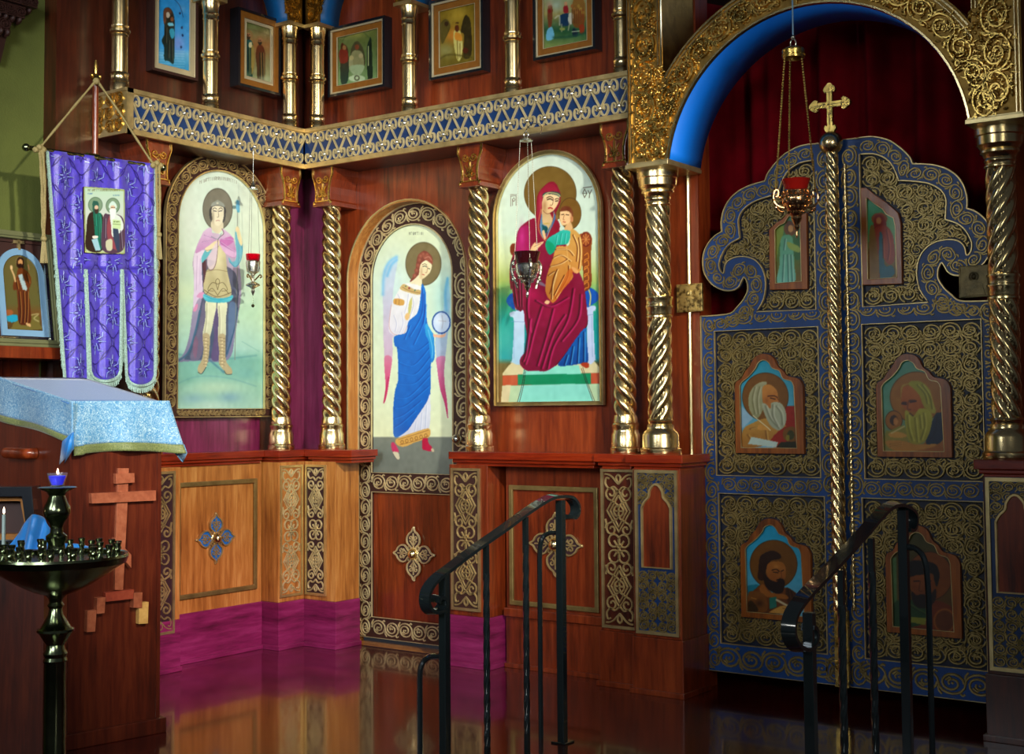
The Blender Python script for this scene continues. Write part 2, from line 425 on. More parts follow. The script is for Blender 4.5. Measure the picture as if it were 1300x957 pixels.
def scroll_fill(mb,fr,u0,u1,z0,z1,cell,h0,w,h,ok,mirror=True):
    rows=max(1,round((z1-z0)/cell)); ch=(z1-z0)/rows; S=[]
    uc=(u0+u1)/2
    for r in range(rows):
        z=z0+(r+.5)*ch; L=(u1-u0)/2 if mirror else u1-u0
        for s in rinceau(L,ch*1.12,1.0,flip=1 if r%2 else -1):
            S.append([(uc+a,z+b) for a,b in s] if mirror else [(u0+a,z+b) for a,b in s])
            if mirror: S.append([(uc-a,z+b) for a,b in s])
        if r:   # stems joining the rows
            zz=z0+r*ch; nn=max(1,round((u1-u0)/cell))
            for k in range(nn):
                x=u0+(k+.5)*(u1-u0)/nn; S.append([(x-.3*cell,zz-.2*cell),(x,zz),(x+.25*cell,zz+.25*cell)])
    for s in clip(S,ok): mb.ribbon(fr.W,s,h0,w,h)
def spiral(cx,cy,r,a0,turns,g=1,n=16,end=.2):
    return [(cx+r*(1-(1-end)*i/n)*math.cos(a0+g*2*PI*turns*i/n),cy+r*(1-(1-end)*i/n)*math.sin(a0+g*2*PI*turns*i/n)) for i in range(n+1)]
def strap_pattern(H,W):
    """mirrored strapwork for the pilaster strips, origin bottom centre"""
    S=[];w=W/2
    def pair(z,r,up=1):
        for g in(-1,1):
            S.append(spiral(g*w*.48,z,r,(-PI/2 if up>0 else PI/2) ,1.25,g*up,14))
            S.append([(g*w*.48,z-up*r),(g*w*.1,z-up*r*1.5),(0,z-up*r*2.0)])
    def diamond(z,a):
        S.append([(0,z+a*1.25),(w*.78,z),(0,z-a*1.25),(-w*.78,z),(0,z+a*1.25)])
        S.append([(0,z+a*.95),(w*.55,z),(0,z-a*.95),(-w*.55,z),(0,z+a*.95)])
        S.append(spiral(0,z,w*.32,0,1,1,12,1)); S.append([(-w*.25,z),(w*.25,z)]); S.append([(0,z-w*.25),(0,z+w*.25)])
    def quatre(z,a):
        for q in range(4):
            an=PI/4+q*PI/2; cx,cz=w*.42*math.cos(an)*1.1,z+a*.55*math.sin(an)*1.2
            S.append(spiral(cx,cz,w*.36,an+PI,1,1,12,1)); S.append([(0,z),(cx,cz)])
    def crown(z,up):
        for g in(-1,1): 
            S.append(smooth([(0,z-up*w*.62),(g*w*.3,z-up*w*.35),(g*w*.62,z-up*w*.45),(g*w*.86,z-up*w*.2),(g*w*.8,z+up*w*.15),(g*w*.6,z+up*w*.1)],4))
            S.append(smooth([(0,z-up*w*.2),(g*w*.22,z+up*w*.02),(g*w*.42,z+up*w*.22),(g*w*.66,z+up*w*.34),(g*w*.9,z+up*w*.36)],4))
            S.append(smooth([(0,z+up*w*.36),(g*w*.14,z+up*w*.2),(g*w*.1,z-up*w*.02),(0,z-up*w*.1)],3))
    crown(H-w*.5,1); crown(w*.5,-1)
    pair(H*.86,w*.42,1); diamond(H*.745,w*.95); pair(H*.625,w*.40,-1)
    quatre(H*.5,w*.95)
    pair(H*.375,w*.40,1); diamond(H*.255,w*.95); pair(H*.14,w*.42,-1)
    for g in(-1,1):
        S.append([(g*w*.9,H*.69),(g*w*.82,H*.66),(g*w*.9,H*.63)]); S.append([(g*w*.9,H*.33),(g*w*.82,H*.36),(g*w*.9,H*.39)])
    return S
def beads(mb,fr,path,h0,w,h,closed=False): mb.ribbon(fr.W,path,h0,w,h,closed)
# ---------------------------------------------------------------- painted panels: a fine grid with pigment stored per vertex
class Paint:
    """o,k: all shape coordinates are written in a sketch frame with origin o and scale k"""
    def __init__(s,fr,off,outline,o=(0,0),k=1,step=.0024,bg=(200,200,190)):
        s.fr=fr;s.off=off;s.out=outline
        us=[p[0] for p in outline];zs=[p[1] for p in outline]
        s.nu=int((max(us)-min(us))/step)+2; s.nz=int((max(zs)-min(zs))/step)+2
        U,Z=np.meshgrid(np.linspace(min(us),max(us),s.nu),np.linspace(min(zs),max(zs),s.nz)); s.U=U;s.Z=Z
        P=fr.o[None,None,:]+U[...,None]*fr.u+off*fr.n+Z[...,None]*fr.v
        d=P-CAM; zz=d@fw; s.px=650+F*(d@RR)/zz; s.py=433.5-F*(d@UU)/zz
        s.C=np.zeros(U.shape+(3,))+np.array(bg,float); s.frame(o,k); s.rng=np.random.RandomState(3)
    def frame(s,o,k): s.X=(s.px-o[0])*k; s.Y=(s.py-o[1])*k; s.k=k; return s
    def _put(s,a,col): s.C=s.C*(1-a[...,None])+np.array(col,float)*a[...,None]
    def soft(s,m,r=1):
        for _ in range(r):
            p=np.pad(m,1,mode='edge'); m=(p[1:-1,1:-1]*2+p[:-2,1:-1]+p[2:,1:-1]+p[1:-1,:-2]+p[1:-1,2:])/6
        return m
    def fill(s,pts,col,col2=None,dirn='y',sm=True,blur=1,a=1):
        q=smooth(pts,5,True) if sm else pts
        m=s.soft(inpoly(s.X,s.Y,q).astype(float),blur)*a
        if col2 is not None:
            g=s.Y if dirn=='y' else s.X; vs=[p[1 if dirn=='y' else 0] for p in pts]
            t=np.clip((g-min(vs))/(max(vs)-min(vs)+1e-9),0,1)[...,None]
            c=np.array(col,float)*(1-t)+np.array(col2,float)*t; s.C=s.C*(1-m[...,None])+c*m[...,None]
        else: s._put(m,col)
        return s
    def ell(s,cx,cy,rx,ry,col,a=1,soft=0,ring=0,rot=0):
        ca,sa=math.cos(rot),math.sin(rot); x=s.X-cx;y=s.Y-cy
        d=np.hypot((x*ca+y*sa)/rx,(-x*sa+y*ca)/ry)
        if ring: m=np.exp(-((d-1)/ring)**2)
        elif soft: m=np.exp(-(d**2)*1.2)
        else: m=s.soft((d<1).astype(float),1)
        s._put(m*a,col); return s
    def line(s,pts,col,w=2,a=1,sm=True,soft=False):
        q=smooth(pts,5) if sm and len(pts)>2 else pts
        x0,x1=min(p[0] for p in q)-3*w-2,max(p[0] for p in q)+3*w+2;y0,y1=min(p[1] for p in q)-3*w-2,max(p[1] for p in q)+3*w+2
        idx=np.where((s.X>x0)&(s.X<x1)&(s.Y>y0)&(s.Y<y1)); 
        if not len(idx[0]): return s
        X=s.X[idx];Y=s.Y[idx]; d=np.full(X.shape,1e9)
        for (a0,b0),(a1,b1) in zip(q[:-1],q[1:]):
            dx,dy=a1-a0,b1-b0; L=dx*dx+dy*dy+1e-9; t=np.clip(((X-a0)*dx+(Y-b0)*dy)/L,0,1)
            d=np.minimum(d,np.hypot(X-a0-t*dx,Y-b0-t*dy))
        m=np.exp(-(d/w)**2) if soft else np.clip(1.2-d/w,0,1)**.8
        m=(m*a)[:,None]; s.C[idx]=s.C[idx]*(1-m)+np.array(col,float)*m; return s
    def folds(s,ls,dark,light,w=3,a=.55):
        for l in ls:
            s.line(l,dark,w,a,soft=True); s.line([(x+w*1.5,y) for x,y in l],light,w*.8,a*.8,soft=True)
        return s
    def vgrad(s,stops):
        ys=[q[0] for q in stops]; s.C=np.stack([np.interp(s.Y,ys,[q[1][i] for q in stops]) for i in range(3)],-1); return s
    def text(s,x,y,w,h,n,col,lw=1.2,curve=0):
        """a row of small uncial letter marks too small to read"""
        for i in range(n):
            cx=x+w*(i+.5)/n; cy=y+curve*((i+.5)/n*2-1)**2; cw=w/n*.33; r=s.rng.randint(4)
            s.line([(cx-cw,cy-h/2),(cx-cw,cy+h/2)],col,lw,.8,False)
            if r!=1: s.line([(cx-cw,cy-h/2),(cx+cw,cy-h/2+(r==2)*h*.5)],col,lw,.8,False)
            if r!=0: s.line([(cx+cw,cy-h/2),(cx+cw,cy+h/2)],col,lw,.8,False)
            if r==3: s.line([(cx-cw,cy+h/2),(cx+cw,cy-h/2)],col,lw,.8,False)
        return s
    def face(s,cx,cy,r,skin,dark,turn=0,beard=None,ink=None):
        """small three quarter face; r = half height"""
        ink=ink or tuple(q*.35 for q in dark)
        s.fill([(cx-.66*r,cy-.5*r),(cx,cy-r),(cx+.66*r,cy-.5*r),(cx+.6*r,cy+.3*r),(cx+.25*r,cy+.95*r),(cx-.25*r,cy+.95*r),(cx-.6*r,cy+.3*r)],skin)
        s.ell(cx-.45*r*(1 if turn>=0 else -1),cy+.2*r,.3*r,.6*r,dark,.55,1)
        t=turn*.18*r
        for g in(-1,1):
            s.line([(cx+t+g*.42*r,cy-.18*r),(cx+t+g*.15*r,cy-.2*r)],ink,.06*r+.5,.9,False)
            s.line([(cx+t+g*.46*r,cy-.32*r),(cx+t+g*.3*r,cy-.4*r),(cx+t+g*.12*r,cy-.32*r)],ink,.05*r+.4,.8)
        s.line([(cx+t*1.6,cy-.25*r),(cx+t*1.9,cy+.15*r),(cx+t*1.2,cy+.22*r)],tuple(q*.6 for q in dark),.05*r+.4,.8)
        s.line([(cx+t-.16*r,cy+.48*r),(cx+t+.16*r,cy+.48*r)],(150,50,50),.06*r+.4,.8,False)
        if beard: s.fill([(cx-.6*r,cy+.2*r),(cx+t,cy+.35*r),(cx+.6*r,cy+.2*r),(cx+.5*r,cy+.9*r),(cx+t,cy+1.35*r),(cx-.5*r,cy+.9*r)],beard)
        return s
    def noise(s,amp=6,cell=9):
        h,w=s.U.shape; g=s.rng.randn(h//cell+3,w//cell+3)
        yi=np.arange(h)/cell;xi=np.arange(w)/cell; y0=yi.astype(int);x0=xi.astype(int);fy=(yi-y0)[:,None];fx=(xi-x0)[None,:]
        n=(g[y0][:,x0]*(1-fy)*(1-fx)+g[y0+1][:,x0]*fy*(1-fx)+g[y0][:,x0+1]*(1-fy)*fx+g[y0+1][:,x0+1]*fy*fx)
        s.C=s.C+amp*n[...,None]; return s
    def build(s,name,parent,gain=1.):
        inside=inpoly(s.U,s.Z,s.out); h,w=s.U.shape
        ins=s.soft(inside.astype(float),1)>0.01; idx=-np.ones((h,w),int); idx[ins]=np.arange(ins.sum())
        P=s.fr.o[None,:]+s.U[ins][:,None]*s.fr.u+s.off*s.fr.n+s.Z[ins][:,None]*s.fr.v
        a,b,c,d=idx[:-1,:-1],idx[:-1,1:],idx[1:,1:],idx[1:,:-1]; ok=(a>=0)&(b>=0)&(c>=0)&(d>=0)
        fs=np.stack([a[ok],b[ok],c[ok],d[ok]],1)
        base=np.array(wloc(parent)) if parent else np.zeros(3)
        me=bpy.data.meshes.new(name); me.from_pydata((P-base).tolist(),[],fs.tolist()); me.update()
        col=s2l(np.clip(118+(s.C[ins]-118)*1.10-3,0,255))*gain; at=me.color_attributes.new('Col','FLOAT_COLOR','POINT')
        at.data.foreach_set('color',np.concatenate([col,np.ones((len(col),1))],1).astype(np.float32).ravel())
        if len(fs):
            n=me.polygons[0].normal
            if n.dot(Vector(s.fr.n))<0: me.flip_normals()
        me.materials.append(M['paint']); o=bpy.data.objects.new(name,me); COL.objects.link(o)
        if parent: o.parent=parent
        return o
def rect_px(fr,off,a,b,c,d): return [fr.uv(*q,off) for q in(a,b,c,d)]
SK=(226,196,160); SKD=(176,140,104)
# ---- the warrior saint (wall A)
def art_warrior(p):
    p.frame((215,190),5.631); V=(350-190)*5.631
    B=lambda L:[(x,y+V) for x,y in L]
    p.vgrad([(150,(206,222,208)),(700,(202,222,202)),(V+300,(178,210,184)),(V+520,(160,202,190)),(V+600,(120,176,164)),(V+720,(128,182,166)),(V+940,(150,190,176))])
    p.ell(160,520,90,240,(228,236,226),.5,1).ell(560,500,90,300,(220,230,210),.5,1).ell(120,V+120,110,90,(206,220,178),.5,1).ell(560,V+260,130,80,(170,210,180),.5,1)
    p.ell(330,V+800,240,60,(176,206,178),.8,1).ell(170,V+880,90,40,(120,160,176),.6,1).ell(430,V+870,80,40,(110,150,176),.6,1).ell(300,V+930,140,40,(176,204,190),.7,1).ell(560,V+700,90,50,(110,168,164),.6,1).ell(110,V+740,80,60,(116,172,158),.6,1)
    p.line(B([(40,780),(200,720),(420,730),(620,790)]),(108,160,160),6,.5,soft=True); p.line(B([(60,560),(300,600),(620,570)]),(90,150,150),8,.6,soft=True); p.line(B([(520,470),(640,540)]),(130,180,170),4,.6,soft=True)
    # cloak spread behind
    p.fill([(232,620),(170,780),(175,900)]+B([(178,120),(165,260),(140,440),(100,560),(52,612),(200,608),(420,600),(470,420),(495,260),(515,120),(505,-40)])+[(470,700),(350,600)],(198,180,200),(120,120,150),'y')
    p.fill([(240,780),(230,900)]+B([(236,130),(212,260),(180,420),(140,540),(110,598),(240,600),(300,590),(400,590),(450,450),(485,260),(492,60)])+[(440,850)],(92,92,116),(74,92,116))
    p.fill(B([(245,180),(215,330),(180,470),(150,590),(220,590),(262,400)]),(108,104,128)); p.fill(B([(300,250),(320,420),(300,590),(360,590),(372,400),(350,230)]),(96,84,122)); p.fill(B([(430,200),(420,420),(410,580),(455,440),(488,230)]),(92,116,150))
    p.fill(B([(180,430),(168,540),(190,590),(205,470)]),(132,96,120),a=.7)
    p.line(B([(218,250),(190,380),(140,540),(70,605)]),(60,104,130),8,.9); p.line(B([(488,230),(468,370),(410,560)]),(40,80,110),6,.7)
    p.fill([(232,790),(244,900)]+B([(240,60),(262,60)])+[(262,900),(262,800)],(84,50,62))
    p.fill([(180,740),(176,900)]+B([(176,60),(172,240),(198,180),(238,120),(232,-20)])+[(232,800),(250,720)],(220,206,224),(206,190,216)); p.folds([[(200,760),(196,900),(196,V+100)],[(222,780),(220,V+60)]],(170,140,180),(236,226,240),3)
    p.fill(B([(196,150),(218,120),(250,122),(238,160)]),(206,150,186)); p.fill(B([(170,250),(190,205),(206,206),(192,250)]),(206,140,176))
    # legs
    for L in (B([(262,180),(258,300),(240,400),(245,440),(288,440),(318,310),(335,190)]),B([(346,190),(352,320),(350,440),(400,440),(404,310),(412,190)])): p.fill(L,(218,222,190),(196,200,170),'y')
    p.folds([B([(268,200),(266,320),(252,420)]),B([(356,220),(362,330),(360,420)])],(150,150,120),(234,236,210),5,.6)
    for L in (B([(240,420),(244,520),(232,600),(205,650),(206,690),(232,698),(262,650),(280,590),(288,430)]),B([(350,430),(356,540),(356,630),(392,680),(400,700),(444,704),(446,668),(404,600),(400,430)])):
        p.fill(L,(176,164,128)); 
    for i in range(9):
        y=V+440+i*24; p.line([(244,y),(280,y+8)],(110,88,60),2,.7); p.line([(358,y),(398,y+8)],(110,88,60),2,.7); p.ell(262,y+12,6,6,(214,200,160)); p.ell(378,y+12,6,6,(214,200,160))
    p.line(B([(206,690),(232,700),(262,655)]),(60,80,80),4,.8); p.line(B([(392,680),(410,704),(446,704)]),(60,80,80),4,.8); p.line(B([(285,600),(390,690)]),(70,120,140),8,.7,soft=True)
    # tunic, skirt and cuirass
    p.fill(B([(244,132),(262,180),(330,192),(420,188),(452,160),(446,140),(340,160)]),(110,206,214),(70,170,190)); p.line(B([(248,140),(340,172),(450,150)]),(40,150,180),4,.8)
    p.fill([(340,700),(330,800),(270,860),(248,950)]+B([(244,40),(252,120),(340,158),(440,140),(430,40),(416,-20)])+[(412,860),(400,740),(372,690)],(212,206,164),(184,176,134)); 
    p.ell(300,900,40,120,(166,156,120),.4,1).ell(395,860,24,120,(160,150,118),.45,1).ell(345,800,40,60,(226,220,184),.6,1)
    p.line([(260,870),(340,858),(415,872)],(130,116,80),3,.7)
    for g in(-1,1):
        p.line(B([(345+g*0,60),(345+g*40,50),(345+g*70,100),(345+g*30,110)]),(96,84,56),3,.8); p.line(B([(345,140),(345+g*40,90),(345+g*80,130)]),(96,84,56),3,.8); p.line(B([(345,100),(345+g*14,40),(345,20)]),(96,84,56),3,.8)
    p.line(B([(248,100),(340,150),(440,120)]),(110,96,66),4,.8)
    # sleeves, arms, hand, staff
    p.line([(486,380),(486,500),(484,700),(486,900),(476,V+200),(468,V+600)],(120,126,120),4,.8,False); p.line([(486,370),(492,400),(494,440)],(60,160,196),12,.8); p.ell(464,410,18,12,(90,120,120),.8); p.fill([(478,390),(500,366),(498,430),(480,430)],(110,180,210))
    p.fill([(470,600),(492,550),(512,640),(525,700),(500,800),(470,840),(430,800),(424,770),(450,800),(478,770)],(112,178,196)); p.line([(508,660),(522,720),(505,800),(470,836),(430,800)],(60,140,170),4,.8)
    p.fill([(478,560),(496,556),(520,650),(514,690),(490,640)],(226,214,170)); p.ell(486,570,14,20,(226,210,168))
    p.fill([(262,710),(230,770),(234,808),(262,780),(330,690),(290,690)],(100,176,186))
    p.fill([(255,705),(290,680),(330,645),(355,650),(350,690),(300,712),(272,730)],(228,214,176)); p.line([(260,720),(310,712),(352,690)],(120,104,80),2.5,.7)
    # head
    p.ell(345,425,105,147,(124,122,108)); p.ell(345,425,105,147,(82,80,70),.8,ring=.03)
    p.fill([(290,420),(286,470),(300,520),(320,540),(386,520),(402,470),(398,410),(345,370)],(70,70,72))
    p.fill([(308,500),(300,560),(345,600),(386,560),(372,500)],(214,206,178))
    p.fill([(306,410),(306,480),(326,530),(348,546),(372,528),(388,480),(386,410),(345,400)],(224,218,192)); p.ell(312,480,10,50,(150,140,118),.7,1)
    for g in(-1,1): p.line([(346+g*10,440),(346+g*30,436)],(50,50,60),4,.9); p.line([(346+g*8,424),(346+g*22,416),(346+g*36,426)],(70,66,60),3,.9)
    p.line([(348,430),(352,478),(342,482)],(140,124,100),2.5,.9); p.line([(334,508),(348,505),(360,508)],(176,110,104),3,.9)
    p.fill([(300,405),(308,380),(330,368),(345,360),(366,370),(386,385),(396,412),(345,398)],(150,156,146)); p.line([(302,408),(345,398),(394,412)],(96,96,90),3,.9); p.ell(344,382,8,8,(200,200,180))
    # cape on the shoulders
    p.fill([(296,556),(250,580),(228,620),(186,735),(236,716),(330,650),(362,650),(386,720),(430,762),(468,772),(480,740),(462,650),(430,600),(376,564),(385,600),(345,636),(310,608)],(212,190,214),(186,130,180),'y')
    p.fill([(360,650),(380,700),(430,680),(462,650),(440,620),(380,640)],(192,120,180)); p.fill([(365,680),(400,740),(466,770),(476,730),(440,720)],(212,176,210)); p.folds([[(250,610),(320,632),(350,640)],[(236,660),(300,650),(340,650)],[(372,640),(420,640),(455,650)],[(366,660),(420,700),(470,730)]],(140,90,150),(236,214,236),3,.7)
    p.line([(376,566),(388,600),(350,638),(345,700),(335,800),(310,856),(275,850),(262,800)],(120,90,110),4,.8)
    p.fill([(345,660),(332,800),(308,852),(280,846),(270,790),(300,720)],(216,200,210),a=.85); p.line([(300,620),(345,640),(372,600)],(120,150,150),4,.7)
    p.text(215,205,270,22,22,(130,130,118),1.6,curve=30)
def art_angel(p):
    p.frame((470,280),5.983); V=(430-280)*5.983; kk=5.983/5.317
    B=lambda L:[(x*kk,V+y*kk) for x,y in L]
    p.vgrad([(60,(214,224,188)),(500,(206,226,204)),(V+500,(214,226,192)),(V+740,(216,224,186)),(V+752,(120,128,118)),(V+1100,(112,120,112))])
    p.ell(180,560,110,300,(196,222,226),.7,1).ell(560,620,90,250,(160,214,214),.6,1)
    # wings
    p.fill([(205,270),(150,300),(104,370),(92,500),(100,700),(100,880)]+B([(95,100),(98,220),(104,330),(92,432),(112,380),(134,240),(152,90),(150,0)])+[(190,850),(170,600),(190,420),(206,330)],(188,214,228),(206,160,186))
    p.line([(200,275),(140,320),(104,420),(96,560)],(110,186,226),14,.6,soft=True); p.line([(200,300),(160,340),(130,420)],(96,180,226),12,.6,soft=True)
    p.fill(B([(97,120),(98,220),(104,330),(92,432),(112,380),(134,240),(146,130)]),(206,130,160),(200,50,100)); p.line(B([(92,432),(110,330),(124,260)]),(176,30,84),5,.7,soft=True)
    p.fill([(590,430),(566,520),(560,640),(540,800)]+B([(440,0),(446,120),(452,200),(470,330),(500,430),(525,540),(518,420),(500,300),(500,180),(515,60),(520,0)])+[(596,800),(606,600)],(150,206,222),(186,170,200))
    p.fill(B([(448,130),(452,200),(470,330),(500,430),(525,540),(518,420),(502,300),(500,190),(505,120)]),(196,130,166),(196,40,96)); p.line([(588,440),(570,560),(580,680)],(80,170,216),14,.5,soft=True)
    # halo and head
    p.ell(404,328,134,162,(124,112,76)); p.ell(404,328,134,162,(90,80,52),.8,ring=.03)
    p.fill([(365,260),(352,310),(345,370),(330,420),(300,462),(340,450),(380,400),(460,320),(474,290),(450,250),(410,230)],(128,66,52))
    p.fill([(385,400),(340,440),(300,480),(340,500),(390,490),(392,440)],(230,222,186))
    p.fill([(384,330),(372,390),(372,430),(392,446),(430,420),(460,380),(466,330),(430,300)],(236,228,190),(222,206,160)); p.ell(388,390,12,46,(178,140,100),.5,1)
    for c in((372,300),(360,340),(350,380),(336,420),(400,255),(430,262),(452,290),(380,270)): p.ell(*c,15,17,(142,78,60)); p.ell(c[0]+3,c[1]-2,9,11,(176,108,86),.7,1)
    p.fill([(400,270),(440,260),(470,290),(472,330),(440,310),(410,290)],(150,84,66)); p.line([(415,285),(445,275),(465,300)],(206,150,130),4,.6,soft=True)
    p.line([(400,348),(420,346),(428,352)],(50,60,50),4,.9); p.line([(396,334),(414,328),(430,338)],(90,70,50),3,.8); p.line([(440,364),(452,366)],(50,60,50),4,.9); p.line([(436,350),(430,392),(418,394)],(180,130,90),3,.8); p.line([(396,408),(410,412)],(186,70,60),4,.9)
    # tunic
    p.fill([(250,480),(210,540),(170,620),(150,720),(140,820),(160,860),(220,874),(270,850),(300,780),(400,700),(420,560),(380,500),(320,480)],(230,232,228),(214,214,226)); p.folds([[(210,560),(230,600),(250,640)],[(290,560),(280,640),(262,700)],[(320,580),(330,640),(300,740)],[(180,720),(200,780),(190,840)],[(240,700),(250,780),(225,850)]],(176,180,206),(246,246,246),4,.6)
    p.line([(160,640),(144,800),(180,862),(250,862),(280,800)],(200,150,140),3,.7)
    p.fill([(256,482),(228,520),(300,548),(374,564),(384,530),(330,520)],(198,172,112)); p.line([(244,505),(300,534),(376,550)],(140,96,60),3,.8); p.ell(296,512,8,8,(140,50,50)); p.ell(340,530,6,6,(60,110,90)); p.ell(270,498,6,6,(60,110,90))
    p.fill([(186,592),(180,632),(248,644),(256,604)],(206,160,84)); p.line([(196,600),(194,632)],(140,90,40),3,.7); p.line([(220,600),(218,640)],(140,90,40),3,.7)
    p.fill([(318,585),(296,620),(288,700),(300,715),(314,660)],(200,196,120)); p.fill([(262,730),(282,700),(300,712),(296,740),(276,758)],(226,190,130))
    # blue himation
    p.fill([(392,480),(384,560),(374,640),(352,710),(290,768),(272,850),(184,880),(186,950)]+B([(180,60),(188,160),(188,280),(168,350),(156,460),(156,560),(158,650),(190,662),(250,620),(320,520),(380,430),(405,370),(408,240),(410,165),(420,155),(434,120),(430,0)])+[(478,860),(440,800),(426,700),(424,560),(408,500)],(6,112,200),(6,98,186))
    p.folds([B([(190,60),(300,90),(400,20)]),B([(192,160),(290,180),(400,60)]),B([(190,230),(300,240),(405,120)]),B([(180,310),(300,300),(405,190)]),B([(166,400),(260,390),(400,250)]),B([(162,470),(240,450),(395,320)]),B([(160,540),(230,510),(340,420)]),B([(162,600),(210,570),(300,490)])],(4,60,150),(60,160,240),6,.55)
    p.folds([[(396,520),(400,640),(380,740),(300,880)],[(410,560),(412,700),(400,820)],[(420,640),(400,780),(330,940)],[(300,800),(260,900)]],(4,64,160),(70,166,240),6,.6)
    p.fill([(424,780),(470,850)]+B([(428,0),(436,110),(418,160),(405,120),(395,20)])+[(420,860)],(60,168,220),(20,124,204)); p.line([(440,830)]+B([(420,60),(416,130)]),(150,214,240),4,.6,soft=True)
    p.line(B([(250,620),(320,520),(380,430),(405,370)]),(4,70,170),4,.8)
    # white hem and border, feet
    p.fill(B([(405,380),(380,430),(320,520),(250,620),(192,664),(300,640),(396,608)]),(216,222,230),(196,202,220)); p.folds([B([(350,500),(340,620)]),B([(380,450),(372,610)]),B([(310,560),(300,630)])],(160,176,206),(240,240,246),4)
    p.fill(B([(186,672),(170,700),(196,724),(240,726),(300,700),(396,664),(396,606),(300,630)]),(206,164,90)); p.line(B([(190,680),(290,650),(394,616)]),(140,96,50),3,.8); p.line(B([(200,716),(300,690),(394,656)]),(140,96,50),3,.8)
    for i in range(6): p.ell((215+i*32)*kk,V+(698-i*9)*kk,10,13,(150,104,50),.9,ring=.3)
    p.fill(B([(142,706),(150,760),(190,768),(186,740),(160,700)]),(190,60,100)); p.fill(B([(152,764),(170,800),(186,818),(198,806),(188,768)]),(206,200,170)); p.line(B([(154,775),(172,806),(190,818)]),(90,80,80),3,.7)
    p.fill(B([(354,676),(352,740),(372,752),(412,760),(418,736),(392,700),(388,672)]),(176,30,70)); p.fill(B([(412,742),(416,762),(432,762),(426,742)]),(190,180,150))
    # orb
    p.ell(540,774,72,86,(20,70,150)); p.ell(540,774,62,76,(196,214,236)); p.ell(535,760,40,50,(226,236,244),.7,1); p.line([(545,720),(552,770),(545,820)],(170,170,180),4,.6); p.line([(520,760),(575,765)],(170,170,180),4,.5)
    p.fill([(480,862),(520,868),(560,862),(575,850),(560,884),(490,884)],(230,180,150))
    p.text(292,98,112,20,9,(90,96,84),1.6)
def art_mother(p):
    k=5.467; p.frame((625,185),k); V=(345-185)*k
    B=lambda L:[(x,y+V) for x,y in L]
    p.vgrad([(40,(206,222,206)),(600,(198,218,200)),(800,(196,210,160)),(V+60,(160,180,100)),(V+200,(70,160,110)),(V+330,(16,146,136)),(V+600,(24,140,150)),(V+640,(100,80,40)),(V+920,(120,90,50))])
    p.ell(90,V+450,80,200,(120,190,170),.4,1)
    # footstool, throne
    p.fill(B([(140,620),(70,705),(70,720),(770,705),(770,690),(700,610)]),(198,190,150),sm=False); p.fill(B([(70,718),(760,702),(770,775),(70,790)]),(176,84,56),sm=False); p.fill(B([(178,712),(684,702),(684,778),(176,786)]),(10,132,90),sm=False)
    p.fill(B([(70,790),(770,775),(770,915),(60,915)]),(170,196,160),sm=False); p.fill(B([(220,660),(200,780),(640,780),(600,650)]),(130,206,186),sm=False); p.fill(B([(178,716),(684,706),(684,776),(176,784)]),(10,132,90),sm=False); p.fill(B([(200,790),(660,780),(710,915),(170,915)]),(130,204,190),sm=False); p.fill(B([(70,790),(130,786),(110,915),(60,915)]),(196,186,150),sm=False)
    for L in([(222,680),(205,790),(172,912)],[(230,690),(216,790),(186,912)],[(618,670),(655,780),(700,905)],[(628,664),(665,780),(712,900)]): p.line(B(L),(60,20,20),2.5,.9)
    p.fill(B([(128,280),(125,310),(150,345),(138,600),(130,625),(210,625),(225,350),(225,270)]),(186,206,226),(160,196,220)); p.fill(B([(650,245),(710,235),(716,270),(700,300),(714,590),(718,610),(664,620),(655,300)]),(180,196,224),(176,190,220))
    p.line(B([(134,345),(226,348)]),(120,150,190),3,.8,False); p.line(B([(150,380),(150,600)]),(130,160,200),3,.7,False); p.line(B([(690,310),(695,590)]),(120,150,190),3,.7,False); p.line(B([(656,300),(706,296)]),(120,150,190),3,.8,False)
    p.fill(B([(140,150),(110,170),(98,205),(120,240),(160,265),(200,260),(200,180)]),(16,92,176)); p.fill(B([(630,120),(680,110),(720,135),(740,165),(730,200),(690,230),(655,238)]),(16,84,170)); p.line(B([(665,115),(682,165),(676,232)]),(206,196,110),6,.9); p.line(B([(152,180),(164,262)]),(196,180,90),5,.8)
    # throne back
    p.ell(150,720,28,44,(120,50,24)); p.fill([(600,640),(640,610),(690,640),(686,740),(690,960)]+B([(690,60),(680,110),(636,130),(630,0)]),(150,80,30),(120,60,24)); p.ell(650,650,40,54,(150,76,34)); p.ell(650,650,33,46,(110,40,26),1,ring=.12)
    for i in range(8): p.line([(650,650),(650+28*math.cos(i*PI/4),650+40*math.sin(i*PI/4))],(206,140,80),3,.9,False)
    for i in range(5): p.line([(640,760+i*50),(662,745+i*50),(668,780+i*50),(644,790+i*50),(640,810+i*50)],(206,130,50),4,.9)
    # halo
    p.ell(402,330,180,186,(118,92,40)); p.ell(402,330,180,186,(84,62,26),.9,ring=.015); p.ell(380,250,110,70,(134,108,54),.5,1)
    # maphorion
    p.fill([(300,500),(215,545),(175,600),(160,700),(130,800),(120,900),(128,1000)]+B([(136,100),(150,220),(172,262),(215,268),(225,350),(250,520),(200,590),(192,640),(240,686),(320,688),(370,690),(440,650),(500,580),(640,400),(662,340),(655,240),(640,120),(620,40)])+[(520,700),(470,600),(440,520)],(136,22,56),(118,10,54))
    p.fill([(176,610),(162,720),(160,745),(250,745),(262,640),(255,560),(215,560)],(160,24,90)); p.ell(205,640,22,90,(196,60,140),.7,1)
